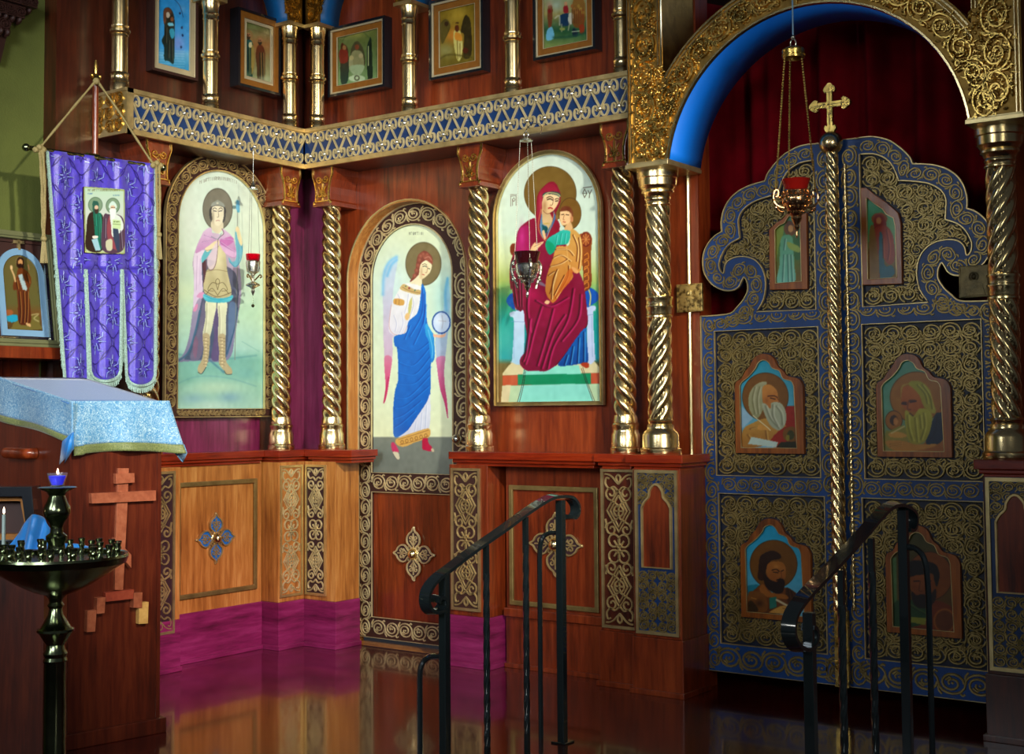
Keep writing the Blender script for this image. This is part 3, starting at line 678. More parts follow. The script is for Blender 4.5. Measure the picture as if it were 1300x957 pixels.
    p.fill([(130,800),(122,900),(130,1000)]+B([(140,120),(160,240),(210,262),(222,60)])+[(200,860),(170,760)],(104,14,44)); p.folds([[(150,830),(148,940)]+B([(170,240)]),[(180,860)]+B([(190,240)]),[(205,900)]+B([(206,240)])],(44,2,16),(180,66,100),5,.8)
    p.ell(290,V+160,60,60,(176,20,84),.8,1); p.ell(440,V+260,130,120,(150,12,66),.7,1)
    p.folds([B([(250,110),(240,260),(260,420)]),B([(340,240),(290,400),(250,560),(225,640)]),B([(420,260),(370,450),(310,650)]),B([(560,120),(520,330),(420,520),(380,670)]),B([(610,160),(590,330),(480,480)]),B([(500,300),(420,430),(340,670)]),B([(300,200),(400,240),(520,180)]),B([(260,330),(230,560),(210,620)])],(60,0,20),(196,48,112),8,.85)
    p.line(B([(440,650),(500,580),(640,400),(662,340)]),(70,0,20),4,.8)
    p.fill(B([(640,390),(500,580),(455,648),(520,652),(600,640),(664,628),(655,480)]),(20,96,172),(8,70,140)); p.folds([B([(560,520),(540,640)]),B([(600,460),(590,630)]),B([(635,420),(635,620)]),B([(520,580),(500,645)])],(0,30,80),(90,166,220),6,.8); p.fill(B([(612,640),(640,628),(668,636),(668,664),(640,664)]),(160,60,30))
    # veil and face
    p.fill([(350,290),(312,350),(306,450),(300,520),(330,620),(370,660),(420,640),(470,560),(440,480),(470,400),(472,330),(440,260),(400,250)],(140,24,50)); p.fill([(350,300),(320,360),(312,470),(316,560),(340,480),(352,360),(400,320),(450,330),(440,280),(400,262)],(152,30,58)); p.ell(335,400,12,80,(190,80,90),.6,1)
    p.fill([(356,330),(352,360),(372,340),(430,340),(466,360),(468,330),(420,318)],(40,90,80)); p.line([(352,350),(390,326),(450,334),(470,352)],(214,190,130),4,.9)
    p.fill([(345,440),(345,520),(350,570),(380,600),(420,540),(400,470)],(206,176,128)); p.fill([(344,470),(330,560),(350,640),(376,600),(380,560),(350,540)],(90,130,160)); p.fill([(420,450),(425,500),(390,580),(372,640),(400,590),(440,500)],(70,110,150)); p.line([(338,440),(318,560),(350,640),(372,660)],(200,150,90),3,.8); p.line([(430,460),(400,580),(374,650)],(200,150,90),3,.8)
    p.fill([(345,550),(352,600),(374,610),(385,570),(360,556)],(10,80,84)); p.ell(372,540,26,5,(190,160,80),.9)
    p.fill([(362,345),(345,400),(348,450),(372,474),(410,462),(440,430),(464,380),(458,350),(410,336)],(232,206,158),(220,186,136)); p.ell(362,420,18,50,(160,110,70),.65,1); p.ell(420,390,20,30,(240,216,176),.6,1)
    p.line([(378,362),(400,352),(420,362)],(60,30,20),4,.9); p.line([(382,374),(402,368),(420,378)],(40,20,16),5,.9); p.line([(436,372),(452,366),(464,372)],(60,30,20),4,.9); p.line([(440,384),(456,382)],(40,20,16),5,.9); p.line([(424,366),(420,400),(414,412),(402,412)],(150,90,56),3,.9); p.line([(390,434),(404,430),(416,436)],(176,40,40),6,.9); p.line([(352,450),(380,472),(420,458)],(120,60,40),3,.7)
    # child
    p.ell(540,470,76,108,(120,88,34)); p.ell(540,470,76,108,(84,58,22),.9,ring=.03); p.ell(448,500,10,20,(150,120,60),.6)
    p.fill([(520,540),(500,590),(560,600),(545,530)],(214,172,120))
    p.fill([(480,440),(468,500),(480,545),(505,552),(545,520),(556,470),(530,440)],(230,190,140)); p.fill([(472,455),(480,430),(510,418),(545,430),(562,470),(556,500),(546,470),(520,452),(490,456)],(110,56,30)); p.ell(552,510,10,20,(200,140,96)); p.line([(482,478),(496,476)],(50,24,16),4,.9); p.line([(512,478),(530,480)],(50,24,16),4,.9); p.line([(500,480),(492,510),(500,514)],(160,100,60),3,.8); p.line([(492,528),(506,530)],(170,50,40),4,.9); p.ell(548,490,10,40,(170,110,70),.5,1)
    p.fill([(440,610),(380,650),(372,710),(400,756),(440,720),(450,690),(520,680),(545,600),(490,585)],(60,186,170),(20,150,120)); p.fill([(376,660),(372,710),(400,752),(436,722),(420,680)],(14,150,110)); p.folds([[(450,620),(440,680)],[(480,610),(470,680)],[(510,610),(500,680)]],(20,130,120),(150,230,220),4,.6)
    p.fill([(548,580),(600,610),(622,660),(626,760),(615,860),(580,885),(552,870)]+B([(560,40),(500,110),(430,212),(395,190),(370,140),(372,60)])+[(385,880),(420,780),(450,700),(530,690)],(204,158,84),(190,120,50))
    p.folds([[(560,620),(590,700),(585,800)],[(600,640),(610,740),(600,850)],[(440,720),(520,720),(560,760)],[(420,780),(480,760),(540,800)],[(400,840),(470,820),(520,790)],[(390,900),(440,880)]+B([(400,150)]),[(450,860),(420,940)]+B([(410,190)]),[(530,830),(520,920)]+B([(440,180)]),[(500,900)]+B([(430,160)])],(96,40,8),(246,216,150),5,.9)
    p.fill([(530,860),(560,870),(540,940)]+B([(520,90),(450,170),(430,190),(470,100)]),(196,104,40),a=.8); p.line([(515,690),(530,830)],(214,170,100),5,.7)
    p.fill(B([(362,216),(378,196),(400,208),(384,226)]),(230,190,140))
    # hands
    p.fill([(262,735),(278,690),(300,668),(304,680),(350,664),(354,672),(310,720),(290,740)],(226,190,140)); p.line([(290,700),(340,676)],(150,96,60),2.5,.8); p.fill([(345,600),(360,586),(372,640),(360,650)],(224,186,136)); p.fill([(548,840),(580,850),(600,880),(570,880)],(216,160,100)); p.fill([(300,930),(350,950),(370,975),(330,965)],(130,110,130))
    # letters  MP  OY
    ink=(96,70,60); 
    for L in([(128,348),(128,420)],[(128,350),(165,346)],[(165,346),(165,415)],[(140,372),(150,360),(158,375),(148,388),(140,372)],[(140,372),(140,415)],[(126,340),(168,338)]): p.line(L,ink,2.6,.8,False)
    for L in([(640,300),(628,330),(640,360),(656,330),(640,300)],[(628,332),(656,330)],[(664,310),(676,335),(690,305)],[(676,335),(672,362)],[(630,292),(690,284)]): p.line(L,(70,52,30),3.2,.9,False)
def evangelist(p,o,k,V):
    p.frame(o,k); kind=V
    if kind=='john':
        p.vgrad([(0,(30,150,176)),(957,(140,180,200))]); p.fill([(380,500),(560,498),(575,850),(380,850)],(150,36,16),sm=False); p.fill([(110,500),(205,600),(110,690)],(150,186,206),sm=False)
        p.ell(308,420,192,200,(124,82,24)); p.ell(308,420,192,200,(84,52,14),.9,ring=.02)
        p.fill([(120,700),(200,640),(330,600),(480,660),(440,780),(130,850)],(196,150,70),(160,110,46)); p.fill([(350,790),(440,690),(520,660),(575,700),(575,850),(400,850)],(150,40,20)); p.folds([[(180,690),(240,680),(330,700)],[(160,740),(200,800)],[(310,700),(320,780)]],(110,66,24),(226,190,110),8,.6)
        p.fill([(320,298),(240,310),(180,380),(165,470),(190,560),(240,600),(290,520),(285,400)],(170,168,130),(150,150,110)); p.folds([[(220,340),(200,440),(220,560)],[(260,340),(240,440),(250,560)]],(110,106,70),(214,212,180),8,.6)
        p.fill([(285,340),(350,320),(405,370),(420,450),(452,500),(440,520),(340,520),(290,470)],(204,140,66),(180,110,50)); p.line([(330,415),(380,412),(408,425)],(80,40,16),7,.9); p.line([(350,430),(390,440)],(60,30,14),6,.9); p.line([(400,420),(425,460),(410,470)],(120,66,24),5,.8); p.ell(320,450,20,30,(140,80,34),.5,1)
        p.fill([(280,480),(300,560),(350,660),(420,700),(470,660),(485,590),(470,520),(430,470),(360,470),(350,520),(310,480)],(176,180,150),(160,166,140)); p.folds([[(310,500),(350,600),(420,680)],[(370,490),(370,580),(410,660)],[(400,500),(440,560),(450,650)]],(110,112,90),(224,226,200),9,.6)
        p.fill([(165,810),(190,755),(415,800),(400,845),(165,815)],(186,206,196),sm=False); p.fill([(400,845),(440,800),(560,790),(575,850)],(46,46,22),sm=False); p.fill([(460,700),(520,670),(560,690),(560,790),(470,780)],(120,80,24)); p.ell(520,740,30,40,(60,60,24)); p.ell(496,765,16,26,(130,120,40))
        p.fill([(240,690),(262,650),(330,680),(345,700),(290,700)],(206,150,70)); p.line([(206,578),(330,680),(350,700)],(226,220,180),5,.9,False)
    elif kind=='luke':
        p.vgrad([(0,(20,150,190)),(957,(120,170,190))]); p.fill([(90,610),(200,600),(190,680),(90,680)],(20,120,140)); p.ell(322,420,204,210,(112,72,16)); p.ell(322,420,204,210,(76,46,10),.9,ring=.02)
        p.fill([(200,600),(240,590),(330,680),(430,620),(560,720),(490,840),(100,830),(110,700)],(120,66,20),(90,50,18)); p.fill([(440,620),(555,720),(480,800),(430,700)],(70,40,18)); p.fill([(230,590),(290,660),(420,680),(440,720),(260,700),(200,640)],(150,90,30)); p.folds([[(450,640),(470,760)],[(480,660),(510,760)]],(40,20,10),(110,70,34),6,.6)
        p.fill([(100,680),(150,650),(240,680),(270,760),(250,830),(110,830)],(120,74,26)); p.ell(200,760,40,30,(60,34,14),.8,1); p.line([(130,710),(170,720)],(180,130,60),6,.7); p.fill([(100,750),(140,740),(190,820),(110,830)],(46,34,16),a=.8)
        p.fill([(200,370),(190,470),(182,520),(200,555),(240,550),(260,470),(300,390),(380,370),(378,330),(310,300),(230,330)],(50,26,8)); p.ell(206,520,22,34,(60,30,10))
        p.fill([(262,440),(300,400),(380,396),(420,430),(430,500),(410,560),(330,580),(270,540)],(166,104,40),(140,80,28)); p.line([(310,470),(345,462),(370,480)],(40,16,4),7,.9); p.line([(320,486),(360,492)],(30,12,4),6,.9); p.line([(388,480),(408,470)],(40,16,4),6,.9); p.line([(385,480),(392,530),(376,538)],(110,60,20),5,.8); p.ell(350,440,30,20,(196,136,66),.6,1)
        p.fill([(245,500),(240,580),(280,640),(350,674),(400,660),(418,600),(410,550),(370,545),(350,570),(290,550)],(40,18,6)); p.line([(350,556),(380,550),(408,566)],(30,12,4),7,.9)
        p.fill([(285,710),(345,700),(350,790),(285,810)],(40,110,96),sm=False); p.line([(350,728),(480,800)],(206,196,160),12,.9,False); p.fill([(290,830),(390,780),(450,790),(480,830),(430,850),(300,840)],(190,140,66)); p.line([(400,800),(450,812)],(110,66,24),4,.8)
    elif kind=='matthew':
        p.vgrad([(0,(70,140,120)),(500,(90,150,130)),(957,(140,110,40))]); p.ell(375,410,215,205,(150,98,20)); p.ell(375,410,215,205,(90,56,12),.9,ring=.02); p.ell(375,410,180,170,(166,110,26),.5,1)
        p.fill([(530,535),(610,540),(620,860),(300,860),(440,780)],(150,92,34)); p.fill([(520,560),(560,535),(610,545),(612,680),(560,780),(450,782)],(14,36,60)); p.line([(540,560),(520,700),(460,780)],(10,24,44),8,.6)
        p.ell(190,598,68,78,(150,96,26)); p.ell(190,598,68,78,(80,46,14),.9,ring=.05); p.ell(190,596,32,42,(60,34,14)); p.ell(205,606,20,32,(180,120,60))
        p.fill([(125,690),(160,680),(270,640),(300,740),(300,840),(220,850),(125,800)],(130,130,50),(150,120,50)); p.fill([(120,770),(240,760),(380,790),(540,790),(440,830),(220,850)],(176,122,50)); p.fill([(150,700),(230,690),(300,720),(240,740),(160,730)],(190,140,60)); p.folds([[(160,790),(250,780)],[(160,810),(250,800)]],(110,70,24),(210,160,80),5,.7); p.line([(170,700),(275,645)],(200,180,120),8,.8,False)
        p.fill([(250,380),(262,330),(340,320),(400,380),(430,470),(400,520),(310,520),(250,470)],(176,100,30),(160,86,24)); p.line([(255,462),(290,468)],(50,20,6),8,.9); p.line([(325,450),(370,440)],(50,20,6),8,.9); p.ell(340,440,30,12,(60,26,10),.8); p.ell(275,455,22,10,(60,26,10),.8); p.line([(310,440),(300,500),(325,510)],(110,56,18),8,.8)
        p.fill([(305,300),(350,275),(420,290),(480,350),(500,430),(530,520),(500,540),(430,480),(400,400),(350,340)],(150,146,36),(160,150,50)); p.fill([(262,310),(244,350),(250,410),(262,330),(310,300)],(170,140,50)); p.folds([[(380,310),(440,380),(460,460)],[(420,310),(480,400),(500,500)]],(90,90,20),(210,200,90),8,.6)
        p.fill([(280,530),(300,520),(350,560),(400,500),(480,520),(500,600),(460,740),(380,790),(310,760),(285,640)],(166,160,50),(150,140,44)); p.folds([[(300,560),(310,660),(340,760)],[(360,580),(370,680),(380,770)],[(430,540),(440,640),(410,750)],[(400,560),(410,660)]],(100,96,20),(214,206,100),9,.6); p.line([(320,540),(345,560)],(80,50,10),8,.8)
    else:
        p.vgrad([(0,(56,60,20)),(957,(110,70,24))]); p.fill([(105,300),(140,290),(150,640),(105,660)],(80,110,70),sm=False); p.ell(400,440,180,190,(120,66,14)); p.ell(400,440,180,190,(70,36,6),.9,ring=.02)
        p.fill([(230,620),(120,660),(120,830),(300,840),(400,700)],(40,70,40)); p.fill([(400,640),(520,650),(612,730),(612,890),(260,850),(380,800)],(110,50,20)); p.ell(520,790,80,90,(96,50,18)); p.ell(520,790,80,90,(150,90,36),.9,ring=.1); p.fill([(260,760),(375,770),(370,825),(250,800)],(130,130,50),sm=False)
        p.fill([(225,440),(215,380),(260,320),(360,320),(450,350),(480,430),(460,520),(440,480),(420,420),(300,440)],(24,12,8)); p.fill([(265,450),(330,430),(420,450),(440,540),(400,620),(300,620),(270,540)],(130,72,28),(110,58,22)); p.line([(280,480),(320,478)],(30,10,4),7,.9); p.line([(370,480),(410,478)],(30,10,4),7,.9); p.line([(330,480),(320,550),(345,560)],(80,40,14),6,.8)
        p.fill([(262,560),(300,590),(340,580),(400,590),(450,540),(450,620),(400,680),(320,690),(270,640)],(32,14,6)); p.folds([[(240,660),(300,700),(360,730)]],(20,34,20),(110,120,60),8,.6)
def art_annun_angel(p):
    p.frame((960,220),5.98); p.vgrad([(300,(60,130,110)),(600,(80,120,40)),(850,(130,90,20))])
    p.fill([(160,420),(210,400),(200,480),(170,560),(150,700),(145,600),(140,480)],(130,150,50)); p.fill([(280,480),(335,470),(335,640),(290,640)],(60,110,60)); p.ell(258,420,48,56,(110,70,20)); p.fill([(230,370),(270,365),(280,420),(240,450)],(90,50,20)); p.ell(262,420,20,28,(190,140,80))
    p.fill([(190,490),(240,465),(275,490),(285,600),(290,700),(292,825),(160,835),(176,700),(180,600)],(96,160,120),(120,190,170)); p.folds([[(210,620),(200,820)],[(240,620),(245,820)],[(265,620),(275,820)],[(220,500),(210,580)]],(50,100,90),(190,226,206),6,.7); p.fill([(240,520),(330,560),(325,600),(250,570)],(150,170,80))
def art_annun_virgin(p):
    p.frame((960,220),5.98); p.vgrad([(180,(40,150,110)),(560,(90,150,90)),(600,(120,90,20)),(820,(110,90,30))])
    p.fill([(930,300),(1000,330),(1050,400),(1040,560),(980,560)],(90,150,90)); p.ell(935,345,60,46,(140,76,20)); p.fill([(900,330),(940,310),(975,340),(985,420),(900,430)],(130,30,20)); p.ell(930,360,20,26,(190,130,80))
    p.fill([(900,420),(985,400),(1040,480),(1050,640),(1030,690),(990,680),(960,640),(940,800),(920,800),(900,600),(880,520)],(150,50,20),(140,60,20)); p.fill([(935,470),(960,480),(975,690),(1030,700),(1050,760),(1000,800),(940,798)],(10,96,110)); p.fill([(860,440),(900,430),(935,800),(860,800)],(130,96,30)); p.folds([[(990,430),(1010,560),(1000,660)],[(960,500),(965,640)]],(90,20,10),(200,100,50),6,.7)
def art_banner(p):
    p.frame((95,225),9.12); p.vgrad([(100,(176,206,178)),(400,(190,200,190)),(880,(170,190,150))])
    for L in([(105,108),(575,150)],[(105,108),(122,880)],[(575,150),(578,885)],[(122,880),(578,885)]): p.line(L,(140,150,90),14,.8,False)
    p.text(150,150,380,22,20,(110,110,70),3); p.text(150,190,60,14,5,(90,130,160),3); p.text(440,210,80,14,6,(110,150,160),3)
    for i in range(22): p.line([(118+i*20,856+i*1),(124+i*20,880+i)],(200,190,120),4,.7,False)
    for cx,cy,rx in((238,320,80),(440,330,78)): p.ell(cx,cy,rx,88,(120,146,120)); p.ell(cx,cy,rx,88,(84,110,86),.9,ring=.06)
    p.fill([(200,400),(150,460),(135,600),(135,830),(320,840),(330,500),(300,420)],(46,30,26)); p.fill([(215,400),(225,560),(240,700),(310,830),(312,460),(280,410)],(10,110,90)); p.folds([[(235,430),(240,560)],[(270,430),(280,700)],[(290,460),(300,800)]],(4,60,50),(90,180,150),6,.7)
    p.fill([(205,290),(210,400),(235,420),(270,410),(275,300),(240,272)],(30,90,80)); p.ell(250,350,24,28,(206,176,150)); p.fill([(226,368),(250,372),(276,368),(262,420),(238,416)],(60,40,36)); p.fill([(205,680),(262,678),(268,700),(215,710)],(226,214,200)); p.fill([(192,720),(240,850),(300,846),(262,705)],(150,190,200),sm=False)
    p.fill([(330,460),(400,430),(560,480),(560,840),(320,840)],(84,60,80)); p.fill([(400,440),(420,560),(440,700),(500,840),(470,840),(400,780),(370,600)],(140,70,80)); p.fill([(410,430),(420,560),(440,690),(560,600),(540,480),(480,430)],(206,216,206)); p.fill([(440,600),(500,600),(520,830),(480,830)],(50,66,90)); p.fill([(360,740),(430,720),(430,840),(370,840)],(190,190,160)); p.folds([[(350,480),(345,700)],[(530,620),(545,820)]],(30,20,40),(180,180,190),6,.7)
    p.fill([(400,310),(440,275),(478,310),(480,360),(400,360)],(196,216,206)); p.ell(440,352,28,26,(210,180,150)); p.line([(420,350),(465,350)],(40,40,40),4,.9); p.fill([(405,370),(475,370),(470,440),(440,500),(412,440)],(216,228,220)); p.fill([(440,486),(535,500),(530,600),(435,590)],(190,212,160),sm=False); p.line([(440,540),(530,548)],(90,110,70),4,.8,False); p.text(448,515,70,12,6,(90,110,70),2.4)
def art_forerunner(p):
    p.frame((0,280),5.32); p.vgrad([(200,(104,92,50)),(560,(96,92,50)),(620,(110,80,40)),(740,(80,64,34))])
    p.ell(85,660,50,26,(40,150,180)); p.ell(60,620,30,20,(150,90,50)); p.fill([(80,720),(110,680),(250,640),(270,700),(270,735),(80,735)],(110,100,50)); p.line([(200,640),(260,630),(230,660),(260,680)],(170,160,110),6,.7)
    p.ell(136,280,30,36,(120,104,66),.9,ring=.1); p.fill([(118,260),(136,245),(158,262),(160,310),(150,330),(124,320),(112,300)],(50,28,14)); p.ell(138,282,16,22,(190,140,90)); p.fill([(124,296),(152,296),(150,330),(136,340)],(46,24,10))
    p.fill([(120,330),(150,320),(190,350),(212,400),(205,440),(195,470),(205,600),(205,690),(130,695),(120,560),(112,470),(92,470),(90,420),(110,380)],(110,60,24),(86,42,18)); p.folds([[(130,480),(140,600),(135,690)],[(160,480),(165,600),(160,690)],[(185,480),(185,600),(180,690)],[(110,400),(120,460)],[(180,360),(195,420)]],(40,16,6),(180,130,70),4,.8)
    p.line([(104,410),(94,370),(78,330),(76,310)],(206,170,120),7,.95); p.ell(76,316,9,14,(214,180,130)); p.fill([(122,368),(150,360),(182,455),(182,472),(155,468)],(160,180,180),sm=False); p.line([(190,300),(196,330)],(160,110,80),5,.8); p.fill([(178,690),(206,700),(206,716),(180,706)],(200,160,110))
def art_small(p,kind):
    if kind=='blue':
        p.frame((185,0),7.36); p.vgrad([(-100,(40,150,220)),(460,(70,160,226)),(500,(110,180,220)),(660,(40,140,190))])
        p.ell(300,400,70,90,(130,150,220),.8,1).ell(130,450,60,60,(60,160,220),.6,1); p.line([(90,20),(200,-40),(310,40),(350,160)],(10,60,120),4,.8); p.line([(90,60),(140,-60)],(10,60,120),4,.6)
        for c in((92,160),(320,125),(338,258),(345,330),(98,260),(330,440)): p.ell(*c,9,12,(10,40,90))
        for i in range(7): p.line([(90,460+i*26),(360,480+i*24)],(160,206,230),5,.35,soft=True)
        p.fill([(165,110),(200,70),(240,90),(265,150),(272,260),(268,420),(262,590),(215,570),(172,555),(170,440),(150,380),(175,300)],(60,50,40),(24,60,60)); p.fill([(166,110),(200,72),(236,92),(240,130),(200,110),(190,200),(170,220)],(110,70,50)); p.ell(208,140,18,28,(196,186,170)); p.ell(246,180,16,22,(140,90,60)); p.fill([(205,215),(250,215),(262,240),(215,240)],(120,200,226)); p.fill([(222,280),(262,270),(268,340),(240,360)],(60,160,190)); p.folds([[(215,380),(210,540)],[(240,380),(245,560)],[(190,260),(185,400)]],(16,20,24),(120,110,90),6,.7)
    elif kind=='two':
        p.frame((185,0),7.36); p.vgrad([(230,(96,104,60)),(330,(140,124,80)),(420,(156,110,66)),(560,(130,120,80)),(770,(150,160,120))]); p.ell(1000,260,90,40,(120,130,84),.8,1); p.line([(900,260),(1010,280),(1150,330)],(110,96,60),8,.5,soft=True)
        for cx,cy,r,c,c2 in((960,325,38,(20,84,84),(10,50,50)),(1068,375,34,(106,52,30),(60,50,30))):
            p.ell(cx,cy,r*.9,r,(150,110,66),.9,ring=.15); p.fill([(cx-20,cy+50),(cx-40,cy+130),(cx-30,cy+260),(cx-20,cy+385),(cx+36,cy+390),(cx+48,cy+250),(cx+46,cy+110),(cx+20,cy+50)],c,c2); p.face(cx,cy+8,30,(170,120,84),(110,70,44),0,(60,50,36)); p.folds([[(cx,cy+120),(cx+6,cy+370)],[(cx+24,cy+120),(cx+30,cy+370)]],(10,26,20),(170,150,90),6,.7)
        p.fill([(985,440),(1010,440),(1015,600),(990,690)],(150,130,70)); p.fill([(965,400),(990,395),(990,440),(965,440)],(206,196,150)); p.ell(930,700,60,40,(150,170,130),.6,1); p.ell(1100,735,60,30,(180,190,160),.6,1)
    elif kind=='throne':
        p.frame((405,0),5.78); p.vgrad([(190,(104,110,56)),(400,(90,110,64)),(600,(120,150,100))]); p.ell(270,250,70,34,(150,150,80),.8,1); p.line([(170,300),(270,200),(390,300)],(60,80,40),6,.5,soft=True)
        p.fill([(235,360),(278,300),(325,360),(335,480),(240,490)],(70,70,44)); p.ell(278,345,16,20,(120,66,40)); p.fill([(160,340),(185,325),(215,380),(212,590),(160,600)],(84,44,24),(20,60,50)); p.fill([(150,370),(205,370),(210,450),(155,460)],(120,40,24)); p.fill([(365,300),(385,295),(392,590),(360,590),(350,380)],(24,44,30)); p.fill([(245,380),(310,380),(330,470),(300,530),(235,470)],(130,130,90)); p.fill([(220,440),(245,430),(250,520),(225,510)],(150,150,110)); p.fill([(240,480),(330,480),(310,540),(270,560),(225,510)],(150,170,130)); p.ell(238,425,16,18,(170,160,110)); p.ell(308,410,16,18,(160,150,110)); p.ell(278,575,60,24,(180,200,160)); p.ell(278,572,16,16,(60,60,40),.9,ring=.3); p.line([(362,340),(362,480)],(200,206,150),4,.9,False); p.ell(185,350,14,18,(150,110,70))
    elif kind=='baptism':
        p.frame((405,0),5.78); p.vgrad([(20,(120,100,26)),(250,(140,116,40)),(460,(110,96,34))]); p.ell(1020,110,80,70,(190,160,60),.8,1); p.ell(980,260,60,60,(206,130,50),.8,1); p.ell(930,370,70,60,(150,150,100),.7,1)
        p.fill([(1065,125),(1090,115),(1115,180),(1118,400),(1060,420),(1065,260),(1040,230)],(60,50,20)); p.fill([(885,190),(930,140),(965,190),(930,280),(900,320)],(96,84,36)); p.ell(935,175,14,18,(60,40,20)); p.fill([(990,230),(1035,230),(1055,330),(1040,430),(1015,440),(990,330)],(200,190,110)); p.fill([(1000,240),(1040,250),(1050,300),(1000,290)],(206,140,50)); p.ell(1012,208,16,26,(96,50,20)); p.ell(1013,168,14,5,(80,50,20)); p.folds([[(1015,300),(1020,430)],[(1035,320),(1035,420)]],(120,100,40),(226,216,150),5,.7); p.line([(890,430),(960,400),(1120,420)],(80,70,24),8,.6,soft=True); p.ell(1075,370,20,20,(90,40,20))
    else:
        p.frame((660,0),6.5); p.vgrad([(-100,(150,170,140)),(120,(160,150,90)),(250,(40,90,60)),(370,(120,140,80))]); p.ell(300,40,60,60,(170,190,170),.8,1)
        p.fill([(440,0),(530,0),(530,200),(440,210)],(150,110,50),(120,80,30)); p.fill([(230,60),(270,60),(260,220),(235,220)],(120,70,40)); p.ell(245,90,14,18,(130,30,24)); p.ell(245,40,24,30,(190,150,130),.7,1); p.fill([(330,130),(400,110),(430,160),(415,200),(370,215),(330,200)],(20,60,90)); p.fill([(360,60),(385,40),(400,70),(398,105),(362,105)],(150,30,40)); p.ell(378,30,14,18,(200,150,110)); p.fill([(405,110),(440,120),(425,200),(400,180)],(200,200,180)); p.line([(290,150),(325,130),(328,205)],(190,190,160),8,.8); p.line([(345,200),(345,260)],(160,160,130),6,.8); p.line([(410,190),(400,250)],(170,170,140),6,.8)
        for i in range(6): p.ell(430+i*18,50+(i%3)*26,11,15,(170,110+i*8,60)); p.line([(430+i*18,80),(432+i*18,190)],(90+i*12,60,30),6,.7)
        p.fill([(225,250),(265,225),(285,300),(270,325),(220,330)],(110,180,210)); p.fill([(490,210),(530,205),(530,270),(500,280)],(150,60,24)); p.fill([(440,230),(480,270),(470,300),(435,295)],(24,44,60)); p.line([(280,310),(430,300),(540,270)],(30,80,60),12,.7,soft=True); p.ell(350,240,24,12,(140,150,80)); p.line([(430,262),(490,256)],(200,210,170),5,.8)
# ================================================================ setting
def cu(px,py,off=0): return FC.uv(px,py,off)[0]
def cz(px,py,off=0): return FC.uv(px,py,off)[1]
def au(px,py,off=0): return FA.uv(px,py,off)[0]
def az(px,py,off=0): return FA.uv(px,py,off)[1]
UC=2.712                      # centre line of the royal doors
NAVE=-.45
mb=MB(); mb.box((-.1,-2.9,-.12),(4.6,1.2,0)); struct('floor',mb,M['floor'],smooth_=False)
mb=MB(); mb.box((-.1,-7,NAVE-.1),(6.5,-2.9,NAVE)); mb.box((4.6,-2.9,NAVE-.1),(6.5,1.2,NAVE)); struct('floor',mb,M['carpet'],smooth_=False)
mb=MB(); mb.box((-.2,-7,NAVE-.1),(-.08,-1.395,3.4)); struct('wall_left',mb,M['green'],smooth_=False)
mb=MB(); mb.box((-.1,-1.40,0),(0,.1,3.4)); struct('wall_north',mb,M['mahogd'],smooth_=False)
# back wall, with the openings for the icon door and the royal doors
DU0,DU1,DZS,DZT=.290,.990,1.69,2.035
D_OPEN=arch_outline(DU0,DU1,-.0,DZS,DZT)
PL,PR=2.142,2*UC-2.142
RO=[(PL,0.0),(PL,3.2),(PR,3.2),(PR,0.0)]
mb=MB()
mb.slab(FC,.0,DU0,0,3.4,-.1,0); mb.prism(FC,[(DU0,3.4)]+[(u,z) for u,z in D_OPEN[1:-1]]+[(DU1,3.4)],-.1,0)
mb.slab(FC,DU1,PL,0,3.4,-.1,0); mb.slab(FC,PL,PR,2.75,3.4,-.1,0); mb.slab(FC,PR,4.6,0,3.4,-.1,0)
struct('wall_back',mb,M['mahog'],smooth_=False)
# sanctuary behind: its back wall and sides close the view through the openings
mb=MB(); mb.box((0,1.1,0),(4.6,1.2,3.4)); struct('wall_sanctuary',mb,M['mahogd'],smooth_=False)
# wainscot boards under the leaning icon
mb=MB(); x=-1.42
while x>-3.4:
    mb.slab(FA,x-.078,x,0,az(40,457,0),-.08,-.062); x-=.082
mb.slab(FA,-3.4,-1.40,az(40,457,0),az(40,441,.1),-.08,.14)
struct('trim_1',mb,M['mahog'],smooth_=False)
# carved dark bracket, top-left corner of the green wall
tb=thing('carved_bracket','dark carved wooden bracket of stepped pendants on the green wall, top left','bracket',FA.W(au(10,20,0),az(10,60,0),-.08))
px_steps=[(0,44,0,12),(0,32,10,24),(0,17,22,40)]
for i,(a,b,c,d) in enumerate(px_steps):
    u0,u1=au(-60,c,0),au(b,c,0); z0,z1=az(b,d,0),az(b,c-1,0)
    mb=MB(); mb.slab(FA,u0,u1,z0,z1,-.08,-.02+.02*(2-i)); o=obj('carved_tier',mb,M['umber'],tb)
    m2=MB(); scroll_strip(m2,FA,[(u0,(z0+z1)/2),(u1,(z0+z1)/2)],(z1-z0)*.9,-.02+.02*(2-i),.16,.006)
    n=int((u1-u0)/.03)
    for q in range(n): m2.dome(FA.W,u1-.015-q*.03,z0-.004,-.03,.012,.03,8,3,ry=.02)
    obj('carving',m2,M['umber'],o)
mb=MB(); mb.prism(FA,FA.L([(-20,40),(17,40),(12,62),(8,78),(4,70),(-20,66)],0),-.08,-.04); obj('pendant',mb,M['umber'],tb)

